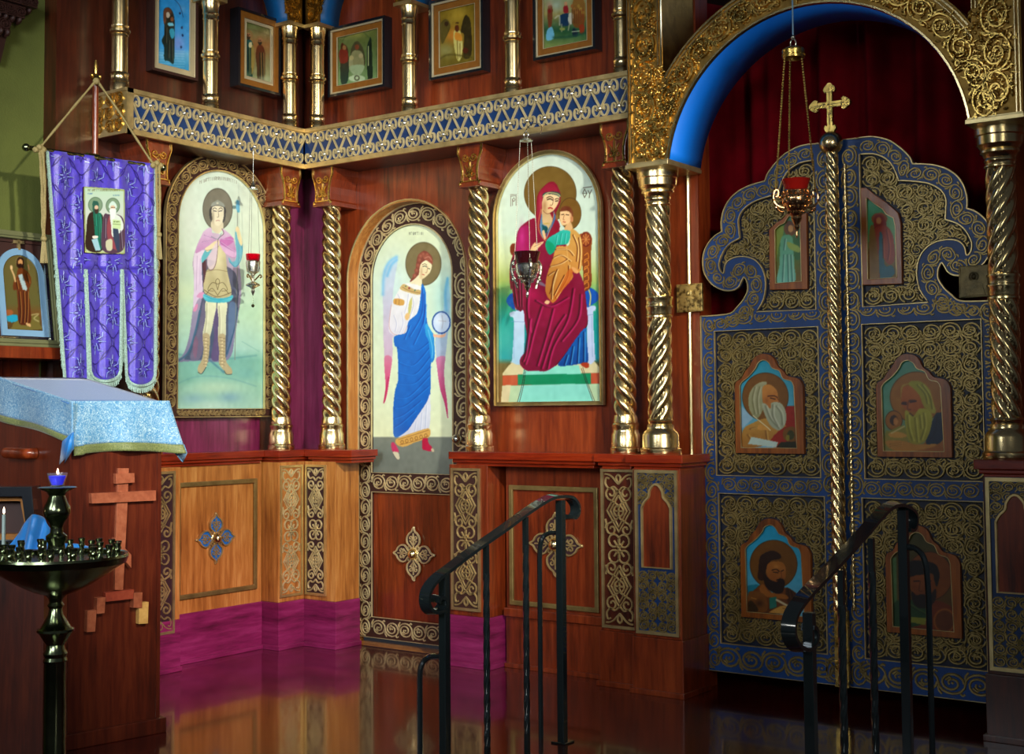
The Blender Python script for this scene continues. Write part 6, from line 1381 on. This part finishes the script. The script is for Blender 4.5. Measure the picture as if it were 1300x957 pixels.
# cloth: a thing of its own lying on the podium
tcl=thing('podium_cloth','pale blue and white damask cloth with green gold hem draped over the podium','cloth',tuple((K1+K2)/2-nv*dep/2+np.array([0,0,zF])))
def front(px,py,h=.012): u,z=FP.uv(px,py,h); return FP.W(u,z,h)
rows=[];hem=[]
for j in range(25):
    v=j/24; r=[]
    for i in range(49):
        s=i/48; xl=92.5+1.5*v; xr=215.5+ (237-215.5)*v**1.1; yt_=509+(-.5)*s; yb=571+ (7 if 0 else 0)*s+ 2.0*math.sin(s*9)*(.5)+(3*(s>.97)); 
        yb=577-5*math.sin(min(1,s/.9)*PI*.9)+ (1.5 if s<.1 else 0); px=xl+(xr-xl)*s; py=yt_+(yb-yt_)*v
        r.append(front(px,py,.014+.012*v*math.sin(s*13+1)*(.3+v)+.02*v*s))
    rows.append(r)
mb=MB(); mb.grid(rows[:21]); obj('front_drop',mb,M['damask'],tcl,smooth_=70,solid=.003)
mb=MB(); mb.grid(rows[20:]); obj('hem',mb,M['galloon'],tcl,smooth_=70,solid=.004)
mb=MB(); a=rows[20][-1];b=rows[24][-1]; c_=front(232,587,.0); d_=front(221,575,-.02); mb.grid([[d_,a],[c_,b]]); mb.grid([[d_,front(222,574,-.01)],[c_,front(231,586,.006)]]); obj('corner_fold',mb,M['damask'],tcl,smooth_=70,solid=.003)
def side(px,py,h=.012): u,z=FQ.uv(px,py,h); return FQ.W(u,z,h)
rows=[]
for j in range(21):
    v=j/20; r=[]
    for i in range(37):
        s=i/36; px=-14+(92.5+14)*s; yt_=474+(509.5-474)*min(1,s*1.0)**1.0; yb=530+(563-530)*s**1.1+1.5*math.sin(s*8); py=yt_+(yb-yt_)*v; r.append(side(px,py,.012+.010*v*math.sin(s*11)))
    rows.append(r)
mb=MB(); mb.grid(rows[:18]); obj('side_drop',mb,M['damask'],tcl,smooth_=70,solid=.003)
mb=MB(); mb.grid(rows[17:]); obj('hem',mb,M['galloon'],tcl,smooth_=70,solid=.004)
mb=MB(); mb.grid([[side(93,548,.014),side(79,560,.03)],[side(93,570,.014),side(75,590,.02)]]); mb.grid([[side(93,548,.014),side(88,560,.03)],[side(93,570,.014),side(82,588,.034)]]); obj('corner_fold',mb,M['satin'],tcl,smooth_=70,solid=.003)
mb=MB(); rows=[]
for j in range(9):
    v=j/8; r=[]
    for i in range(13):
        s=i/12; u=-.012+(w_+.024)*s; z=(zF+.001)+(zB-zF+.006)*v; r.append(FP.W(u,z,.014-(dep+.02)*v))
    rows.append(r)
mb.grid(rows); obj('top_cover',mb,M['damaskd'],tcl,smooth_=70,solid=.003)

# ================================================================ candle stand
D=3.35; top=at_depth(72.5,620,D); AXS=(float(top[0]),float(top[1])); mpp=D/F
def sz(y): 
    # height of the stand's axis at photo row y
    lo,hi=-1.,2.
    for _ in range(40):
        m=(lo+hi)/2
        if proj((AXS[0],AXS[1],m))[1]>y: lo=m
        else: hi=m
    return (lo+hi)/2
t=thing('candle_stand','dark brass candle stand with round tray of small candle cups, left foreground','stand',(AXS[0],AXS[1],0))
P_=lambda L:[(r*mpp,sz(y)) for y,r in L]
mb=MB(); mb.lathe(AXS,P_([(697,11),(690,10),(684,13),(680,13),(676,8),(670,7.5),(664,9),(656,15),(650,17),(644,16.5),(636,12.5),(629,10),(624,13),(620.5,22),(618.5,24),(618,22),(621,8)]),32); obj('upper_stem',mb,M['bronze'],t)
zt_=sz(707)
mb=MB(); mb.lathe(AXS,[(0.0001,zt_-.006),(.160,zt_-.006),(.166,zt_+.004),(.174,zt_+.006),(.176,zt_),(.170,zt_-.016),(.150,zt_-.028),(.125,zt_-.045),(.085,zt_-.07),(.055,zt_-.085),(.026,zt_-.094),(.016,zt_-.105)],56); obj('tray',mb,M['bronze'],t)
mb=MB(); mb.lathe(AXS,[(.13,.0),(.13,.018),(.115,.03),(.06,.045),(.035,.07),(.028,.10)]+P_([(842,13.5),(838,15),(834,13),(829,15),(824,12),(818,11),(812,15),(804,20),(801,23),(798,23),(796,19),(788,14),(780,9.5),(772,8),(768,10.5),(764,8),(758,9.5)]),36); obj('lower_stem',mb,M['bronze'],t)
rg=random.Random(3); cups=[]
for ring,n in((.150,18),(.105,10)):
    for i in range(n):
        a=2*PI*(i+.5*(ring<.12))/n; cups.append((AXS[0]+ring*math.cos(a),AXS[1]+ring*math.sin(a)))
base_c=None
for i,(x,y) in enumerate(cups):
    if base_c is None:
        mb=MB(); mb.lathe((x,y),[(.010,-.006),(.006,.002),(.006,.010),(.0085,.016),(.0065,.022),(.009,.030),(.009,.034),(.006,.034),(.006,.028)],12,zt_); base_c=obj('candle_cup',mb,M['bronze'],t); bx,by=x,y
    else:
        o=base_c.copy(); COL.objects.link(o); o.parent=t; o.location=(x-bx,y-by,0)
# votive glass on top
zl=sz(618.5)+.002; tv=thing('votive_lamp','lit blue votive lamp in clear glass on top of the candle stand','lamp',(AXS[0],AXS[1],zl))
mb=MB(); mb.lathe(AXS,[(.012,0),(.016,.002),(.023,.022),(.025,.034),(.0235,.034),(.0215,.022),(.0145,.004),(.0001,.003)],24,zl); obj('glass_cup',mb,M['clear'],tv)
mb=MB(); mb.lathe(AXS,[(.0001,.0045),(.013,.0045),(.0198,.022),(.0205,.027),(.0001,.027)],24,zl); obj('blue_oil',mb,M['bluewax'],tv)
def flame(parent,x,y,z,h=.016):
    mb=MB(); mb.lathe((x,y),[(.0004,0),(.0024,h*.2),(.003,h*.4),(.0018,h*.72),(.0002,h)],12,z); obj('flame',mb,M['flame'],parent)
    mb=MB(); mb.tube([(x,y,z-.004),(x,y,z+.003)],.0007,5); obj('wick',mb,M['black'],parent)
flame(tv,AXS[0]+.002,AXS[1],zl+.030,.016)
# lit taper and its cup at the left edge of the tray
dd=at_depth(4.5,690,D-.02); cx_,cy_=float(dd[0]),float(dd[1])
tp2=thing('taper_candle','lit pale taper candle at the left edge of the candle stand tray','candle',(cx_,cy_,zt_+.0))
zc0=zt_+.028; 
def hz(y,x_=cx_,y_=cy_):
    lo,hi=-1.,2.
    for _ in range(40):
        m=(lo+hi)/2
        if proj((x_,y_,m))[1]>y: lo=m
        else: hi=m
    return (lo+hi)/2
ztop=hz(654); mb=MB(); mb.lathe((cx_,cy_),[(.0048,zt_+.004),(.0046,ztop),(.003,ztop+.002),(.0001,ztop+.001)],14); obj('wax_stick',mb,M['wax'],tp2); flame(tp2,cx_,cy_,ztop+.003,.018)
mb=MB(); mb.lathe((cx_,cy_),[(.010,-.006),(.006,.002),(.006,.010),(.0085,.016),(.0065,.022),(.009,.030),(.009,.034),(.0055,.034),(.0055,.028)],12,zt_); obj('candle_cup',mb,M['bronze'],t)

# ================================================================ low table with a dark box frame and blue cloth, behind the stand
Dd=3.95; q=at_depth(8,760,Dd); 
FT=Fr((q[0],q[1],0),tuple(rt),tuple(-np.array([fw[0],fw[1],0])/math.hypot(fw[0],fw[1])))
tz=FT.uv(8,702,0)[1]; ta_=FT.uv(-60,702,0)[0]; tb_=FT.uv(62,702,0)[0]
t=thing('low_stand','low dark wooden stand in shadow behind the candle stand','stand',FT.W((ta_+tb_)/2,0,-.12))
mb=MB(); mb.slab(FT,ta_,tb_,tz-.03,tz,-.25,.0); obj('top',mb,M['mahogd'],t,smooth_=False,bevel=.004)
mb=MB(); mb.slab(FT,ta_+.02,tb_-.02,0,tz-.03,-.23,-.02); obj('body',mb,M['mahogd'],t,smooth_=False)
fz=FT.uv(8,618,-.1)[1]; fa=FT.uv(-50,640,-.1)[0]; fb=FT.uv(48,640,-.1)[0]
t=thing('dark_frame','black box frame with ochre lining standing on the low stand, lower left corner','frame',FT.W((fa+fb)/2,tz,-.14))
Rf=lambda m:[(fa+m,tz+m*(m>0)),(fb-m,tz+m),(fb-m-.02,fz-m),(fa+m,fz-m)]
mb=MB(); mb.prism(FT,Rf(0),-.18,-.10,[Rf(.03)]); obj('box',mb,M['black'],t,smooth_=False,bevel=.002)
mb=MB(); mb.prism(FT,Rf(.03),-.17,-.13,[Rf(.045)]); obj('ochre_lining',mb,M['fgold'],t,smooth_=False)
mb=MB(); mb.prism(FT,Rf(.03),-.176,-.168); obj('panel',mb,M['umber'],t,smooth_=False)
mb=MB(); rows=[]
prof=[(-6,712,0),(6,690,.02),(18,672,.0),(30,658,.03),(41,654,.035),(50,662,.03),(58,676,.015),(66,690,.02),(84,694,.0),(112,701,.0)]
top_=smooth(prof,4)
for j in range(12):
    v=j/11; r=[]
    for i,(px,py,h) in enumerate(top_):
        yy=py+(716-py)*v; u,z=FT.uv(px,yy,.03); r.append(FT.W(u,max(z,tz-.02),-.05+h*1.2+.05*v+.012*math.sin(i*.9+v*2)))
    rows.append(r)
mb.grid(rows); o=obj('blue_drape',mb,M['satin'],smooth_=70,solid=.003); tag(o,'crumpled bright blue satin cloth heaped in front of the black box frame','cloth')

# ================================================================ stair rails
def rail(label,X,hand,posts,balus,braces,scrl,thick=.034):
    t=thing('stair_rail',label,'railing',FA.W(FA.uv(*posts[0][0],X)[0],0,X),'wrought iron stair rails before the royal doors')
    P=[FA.uv(a,b,X) for a,b in hand]; mb=MB(); mb.ribbon(FA.W,smooth(P,5),X-thick/2,.017,thick) 
    obj('handrail',mb,M['iron'],t)
    for (pt,zb) in posts:
        u,z=FA.uv(*pt,X); mb=MB(); mb.slab(FA,u-.0125,u+.0125,zb,z-.002,X-.0125,X+.0125); mb.slab(FA,u-.028,u+.028,zb,zb+.006,X-.028,X+.028); obj('post',mb,M['iron'],t,smooth_=False,bevel=.002)
    for pt,zb in balus:
        u,z=FA.uv(*pt,X); mb=MB(); c=FA.W(u,0,X)[:2]; zz=z-.09; mb.slab(FA,u-.007,u+.007,zz,z-.003,X-.007,X+.007); mb.twist(c,zb+.07,zz,.0105,4,2.4,.45,seg=24,rows=80); mb.slab(FA,u-.007,u+.007,zb,zb+.07,X-.007,X+.007); obj('baluster',mb,M['iron'],t)
    for fr,off,pts,zb in braces:
        L=[fr.uv(a,b,off) for a,b in pts]; L=smooth(L,5); L.append((L[-1][0],zb)); mb=MB(); mb.tube([fr.W(u,z,off) for u,z in L],.0085,8); obj('brace',mb,M['iron'],t)
    return t
XL=2.15
hand=[(722,656),(727,657),(731,650),(730,640),(724,632),(716,630),(706,630.5),(694,634),(670,649),(640,671),(600,699),(570,722),(553,735),(543,748),(540,760),(542,771),(549,777),(558,775),(563,767),(561,760),(555,759),(553,765)]
yL=FA.uv(712,640,XL)[0]; yL2=FA.uv(564,745,XL)[0]
rail('black iron stair rail in front of the red dado, left of the two',XL,hand,[((711.5,634),0),((564,726),-0.0)],[((617,690),0.),((667,655),0.)],
 [(FC,-yL,[(708,676),(698,676),(690,681),(686,692),(685,710)],0),(FC,-yL2,[(561,833),(548,833),(539,838),(534,848),(533,862)],0)],None)
XR=2*UC-XL; 
k=2.841; hand=[(960+a/k,620+b/k) for a,b in [(538,148),(552,150),(562,128),(562,98),(548,76),(522,63),(500,60),(470,72),(430,112),(380,170),(320,236),(250,310),(190,372),(150,420),(126,462),(119,510),(126,545),(146,572),(172,580),(194,566),(203,535),(198,505),(186,500)]]
yR=FA.uv(1146,650,XR)[0]
rail('black iron stair rail in front of the royal doors, right of the two',XR,hand,[((1146,646),0),((1027,776),0)],[((1067.5,722),0),((1106,682),0)],
 [(FC,-yR,[(1149,694),(1161,696),(1171,705),(1176,722),(1179,760)],0)],None)

# ================================================================ hanging lamps
def chain(mb,a,b,r=.0012,sag=0):
    a=Vector(a);b=Vector(b); n=max(3,int((b-a).length/.009)); P=[a.lerp(b,i/(2*n)) for i in range(2*n+1)]
    mb.tube(P,[r*(1.25 if i%2 else .65) for i in range(2*n+1)],6)
def height(fr,px,off): return lambda y: fr.uv(px,y,off)[1]
# 1: before the seated mother
off=.27; fr=FC; u0=fr.uv(668,178,off)[0]; zz=height(fr,668,off); c=fr.W(u0,0,off)[:2]; m=F/proj(fr.W(u0,1.5,off))[0]*0+ (np.array(fr.W(u0,1.6,off))-CAM)@fw/F
t=thing('hanging_lamp','silver filigree hanging lamp with dark ruby glass before the seated mother icon','lamp',(c[0],c[1],zz(378)),'hanging oil lamps')
mb=MB(); mb.tube(smooth([fr.W(cu(687,169,BO),cz(687,169,BO)-.002,BO+.004),fr.W(fr.uv(684,160,off)[0],zz(160),off-.02),fr.W(fr.uv(676,158,off)[0],zz(158.5),off),fr.W(fr.uv(669,163,off)[0],zz(164),off),fr.W(u0,zz(168),off)],5),.0022,6)
mb.tube([fr.W(u0+.011*math.cos(a),zz(171)+.011*math.sin(a),off) for a in np.linspace(0,2*PI,15)[:-1]],.0022,6,True); obj('hook',mb,M['silver'],t)
mb=MB(); mb.lathe(c,[(.0001,.012),(.010,.010),(.026,.002),(.027,-.003),(.022,-.003),(.0001,.004)],20,zz(178)); obj('chain_cap',mb,M['silver'],t)
zc_=zz(332); rb=16*m; R3=[(c[0]+rb*math.cos(a),c[1]+rb*math.sin(a)) for a in(math.radians(216),math.radians(318),math.radians(66))]
for x,y in R3: mb=MB(); chain(mb,(c[0]+(x-c[0])*.48,c[1]+(y-c[1])*.48,zz(179)),(x,y,zc_)); obj('chain',mb,M['chain'],t)
mb=MB(); mb.lathe(c,[(.0001,-14*m),(13*m,-13*m),(14*m,-6*m),(15.5*m,0),(17*m,5*m),(16.3*m,5*m),(14*m,-3*m),(12*m,-11*m),(.0001,-12*m)],24,zz(325)); obj('ruby_glass',mb,M['winglass'],t)
mb=MB(); mb.lathe(c,[(14.5*m,5*m),(15.5*m,3*m),(15*m,1*m),(14*m,-6*m),(10*m,-14*m),(5*m,-20*m),(3*m,-23*m),(4*m,-25*m),(3*m,-27*m),(1.2*m,-30*m),(2.2*m,-32*m),(1.6*m,-36*m),(.4*m,-39*m)],24,zz(340))
for i in range(18):
    for j in range(4):
        a=2*PI*(i+.5*(j%2))/18; r=(13.6,13,11,7.5)[j]*m; z=zz(340)+(2,-5,-12,-17.5)[j]*m; mb.sphere((c[0]+r*math.cos(a),c[1]+r*math.sin(a),z),1.5*m,6,4)
obj('filigree_cup',mb,M['silver'],t)
for x,y in R3:
    mb=MB(); dx,dy=(x-c[0]),(y-c[1]); q=lambda s,z:(c[0]+dx*s,c[1]+dy*s,zc_+z*m); mb.tube(smooth([q(1,2),q(1.28,-5),q(1.2,-16),q(.95,-26),q(.8,-34)],5),[1.6*m]*21,6)
    for s,z in((1.1,-3),(1.05,-10),(1.3,-10),(1.15,-17),(1.0,-22),(.85,-28),(1.2,-23)): mb.sphere(q(s,z),2.0*m,6,4)
    obj('filigree_wing',mb,M['silver'],t)
# 2: before the warrior
off=.225; fr=FA; u0=fr.uv(321.5,240,off)[0]; c=fr.W(u0,0,off)[:2]; m=(np.array(fr.W(u0,1.7,off))-CAM)@fw/F; zz=height(fr,321,off)
t=thing('hanging_lamp','small red glass lamp on brass pan hanging before the warrior saint icon','lamp',(c[0],c[1],zz(385)),'hanging oil lamps')
mb=MB(); mb.tube([(c[0],c[1],zz(196)),(c[0],c[1],zz(236))],.0010,6); mb.tube(smooth([(BO+.003,u0,zz(193)),(c[0],c[1],zz(190)),(c[0],c[1],zz(197))],4),.0025,6); obj('hook',mb,M['silver'],t)
mb=MB(); mb.lathe(c,[(1.2*m,4*m),(2.2*m,1*m),(3*m,-2*m),(6*m,-4.5*m),(6*m,-6*m),(.0001,-5*m)],18,zz(234)); obj('chain_cap',mb,M['silver'],t)
for k_ in range(3):
    a=2*PI*k_/3+.6; x,y=c[0]+5.5*m*math.cos(a),c[1]+5.5*m*math.sin(a); mb=MB(); mb.tube([(x,y,zz(239)),(c[0]+9*m*math.cos(a),c[1]+9*m*math.sin(a),zz(350))],.0008,5); obj('chain',mb,M['wire'],t)
mb=MB(); mb.lathe(c,[(.0001,-10*m),(7*m,-10*m),(8.6*m,-4*m),(9.2*m,2.5*m),(8.6*m,2.5*m),(8*m,-4*m),(.0001,-8.5*m)],22,zz(325)); obj('red_glass',mb,M['redglass'],t)
mb=MB(); mb.lathe(c,[(8.4*m,0*m),(9.2*m,-2*m),(8.6*m,-8*m),(7.6*m,-14*m),(3*m,-17*m),(1.4*m,-20*m),(1.4*m,-26*m),(8.5*m,-30*m),(9*m,-31.5*m),(4*m,-34*m),(1.6*m,-36*m),(2.6*m,-39*m),(.6*m,-44*m)],24,zz(331)); obj('silver_cup',mb,M['silver'],t)
mb=MB()
for k_ in range(3):
    a=2*PI*k_/3+.6; q=lambda s,z:(c[0]+s*m*math.cos(a),c[1]+s*m*math.sin(a),zz(350)+z*m); mb.tube(smooth([q(2,-6),q(6,-2),q(9,1),q(11,-1),q(9,-3)],4),1.0*m,6)
obj('brass_arms',mb,M['gold'],t)
mb=MB(); chain(mb,(c[0],c[1],zz(374)),(c[0],c[1],zz(386)),.0014); mb.sphere((c[0],c[1],zz(388)),2.2*m,8,6); obj('drop',mb,M['bronze'],t)
# 3: before the royal doors
off=.42; fr=FC; u0=fr.uv(1008,110,off)[0]; c=fr.W(u0,0,off)[:2]; m=(np.array(fr.W(u0,1.7,off))-CAM)@fw/F; zz=height(fr,1009,off)
t=thing('hanging_lamp','large copper gilt lamp with red glass on three chains before the royal doors','lamp',(c[0],c[1],zz(297)),'hanging oil lamps')
mb=MB(); mb.tube([(c[0],c[1],3.4),(c[0],c[1],zz(50))],.0028,6); obj('suspension_wire',mb,M['sky'],t)
mb=MB(); mb.sphere((c[0],c[1],zz(47)),3*m,10,8); mb.tube([(c[0]+3.8*m*math.cos(a),c[1],zz(54.5)+5*m*math.sin(a)) for a in np.linspace(0,2*PI,17)[:-1]],.9*m,6,True); obj('ring',mb,M['silver'],t)
mb=MB(); mb.lathe(c,[(1.5*m,2*m),(8*m,.5*m),(13.5*m,-2*m),(14.5*m,-4*m),(14*m,-6*m),(14*m,-14*m),(13*m,-14*m),(13*m,-4*m),(.0001,-2*m)],30,zz(60))
for i in range(16):
    a=2*PI*i/16; mb.sphere((c[0]+14.2*m*math.cos(a),c[1]+14.2*m*math.sin(a),zz(70)),1.3*m,6,4)
obj('chain_cap',mb,M['goldc'],t)
angs=(math.radians(216),math.radians(42),math.radians(135))
for a in angs:
    mb=MB(); chain(mb,(c[0]+11*m*math.cos(a),c[1]+11*m*math.sin(a),zz(72)),(c[0]+26*m*math.cos(a),c[1]+26*m*math.sin(a),zz(244)),.0034); obj('chain',mb,M['goldc'],t)
mb=MB(); mb.lathe(c,[(.0001,-20*m),(12*m,-19*m),(14*m,-12*m),(17*m,-1*m),(18.5*m,2*m),(17.8*m,2*m),(15.5*m,-4*m),(13*m,-14*m),(.0001,-17*m)],28,zz(230)); obj('red_glass',mb,M['rubyglass'],t)
mb=MB(); mb.lathe(c,[(15*m,3*m),(17*m,1*m),(16*m,-3*m),(18.5*m,-6*m),(19*m,-10*m),(17*m,-16*m),(13*m,-22*m),(8.5*m,-28*m),(6*m,-31*m),(7*m,-34*m),(5*m,-38*m),(3*m,-42*m),(4*m,-45*m),(2.4*m,-48*m),(1.5*m,-52*m),(2.2*m,-55*m),(.5*m,-59*m)],32,zz(244))
for i in range(16):
    for j in range(5):
        a=2*PI*(i+.5*(j%2))/16; r=(17.6,19.6,18.6,14.5,10)[j]*m; z=zz(244)+(-1,-7,-13,-20,-26)[j]*m; mb.sphere((c[0]+r*math.cos(a),c[1]+r*math.sin(a),z),1.9*m,6,4)
obj('gilt_cup',mb,M['copper'],t)
for a in angs:
    q=lambda s,z:(c[0]+s*m*math.cos(a),c[1]+s*m*math.sin(a),zz(244)+z*m); mb=MB()
    mb.tube(smooth([q(12,-20),q(20,-19),q(27,-14),q(29,-6),q(27,2),q(23,2),q(23,-4),q(26,-6)],5),1.6*m,7); mb.tube(smooth([q(16,-26),q(22,-24),q(25,-19),q(22,-16)],4),1.3*m,6)
    for s,z in((20,-14),(29,-10),(24,-22),(27,4),(20,-22),(30,-3)): mb.sphere(q(s,z),2.2*m,6,4)
    obj('scrolled_arm',mb,M['copper'],t)

# ================================================================ light, world, camera
def area(name,loc,aim,size,power,col,sy=None,spread=None):
    L=bpy.data.lights.new(name,'AREA'); L.energy=power; L.color=col; L.size=size
    if sy: L.shape='RECTANGLE'; L.size_y=sy
    if spread: L.spread=math.radians(spread)
    o=bpy.data.objects.new(name,L); COL.objects.link(o); o.location=loc; o.rotation_euler=(Vector(aim)-Vector(loc)).to_track_quat('-Z','Y').to_euler(); return o
def spot(name,loc,aim,ang,power,col,blend=.5,r=.15):
    L=bpy.data.lights.new(name,'SPOT'); L.energy=power; L.color=col; L.spot_size=math.radians(ang); L.spot_blend=blend; L.shadow_soft_size=r
    o=bpy.data.objects.new(name,L); COL.objects.link(o); o.location=loc; o.rotation_euler=(Vector(aim)-Vector(loc)).to_track_quat('-Z','Y').to_euler(); return o
spot('sun_through_window',(5.4,-2.95,3.1),(.35,-.50,1.15),38,1080,(1,.93,.79),.75,.08)
area('nave_fill',(3.4,-6.0,2.6),(.2,-.4,1.4),1.1,17,(.9,.95,1.0),1.6,46)  # added fill panel, gives the brass something to reflect
area('side_fill',(5.8,-4.0,1.8),(.6,-.3,1.5),.4,7,(1,.93,.8),1.4,50)  # added warm fill panel for more streaks on the metal
area('left_fill',(1.4,-6.0,2.6),(1.6,-.2,1.3),.45,6,(.82,.92,1.0),1.6,60)  # added cool fill panel, unseen, no real opening behind it
spot('stained_glass_glow',(4.6,-2.6,2.9),(.15,-.70,.10),15,330,(1,.25,.75),.9,.2)
spot('arch_fill',(5.4,-2.4,1.7),(2.16,-.10,2.12),11,70,(.75,.87,1),.9,.1)  # added narrow spot that brightens the left end of the blue soffit
def glint_light(name,loc,power,col,r):
    L=bpy.data.lights.new(name,'POINT'); L.energy=power; L.color=col; L.shadow_soft_size=r
    o=bpy.data.objects.new(name,L); COL.objects.link(o); o.location=loc
glint_light('nave_glint',(2.4,-6.6,2.3),40,(1,.95,.86),.2)  # unseen point light added for glints on gold and iron
glint_light('choir_glint',(5.9,-5.2,1.7),34,(.7,.93,1.0),.18)  # second added point light, cool glints on the metalwork
area('sanctuary_daylight',(3.4,.9,2.9),(2.2,.2,2.3),.4,6,(.5,.65,1.0))
w=bpy.data.worlds.new('dim interior'); bpy.context.scene.world=w; w.use_nodes=True
w.node_tree.nodes['Background'].inputs[0].default_value=(.55,.6,.7,1); w.node_tree.nodes['Background'].inputs[1].default_value=.055
cam=bpy.data.cameras.new('camera'); co=bpy.data.objects.new('camera',cam); COL.objects.link(co)
cam.sensor_width=36; cam.sensor_fit='HORIZONTAL'; cam.lens=F/1300*36; cam.shift_y=-(478.5-433.5)/1300
from mathutils import Matrix
mt=Matrix([[RR[0],UU[0],-fw[0],CAM[0]],[RR[1],UU[1],-fw[1],CAM[1]],[RR[2],UU[2],-fw[2],CAM[2]],[0,0,0,1]]); co.matrix_world=mt
sc_=bpy.context.scene; sc_.camera=co
sc_.view_settings.view_transform='Standard'; sc_.view_settings.look='None'; sc_.view_settings.gamma=1; sc_.view_settings.use_curve_mapping=False; sc_.view_settings.exposure=0
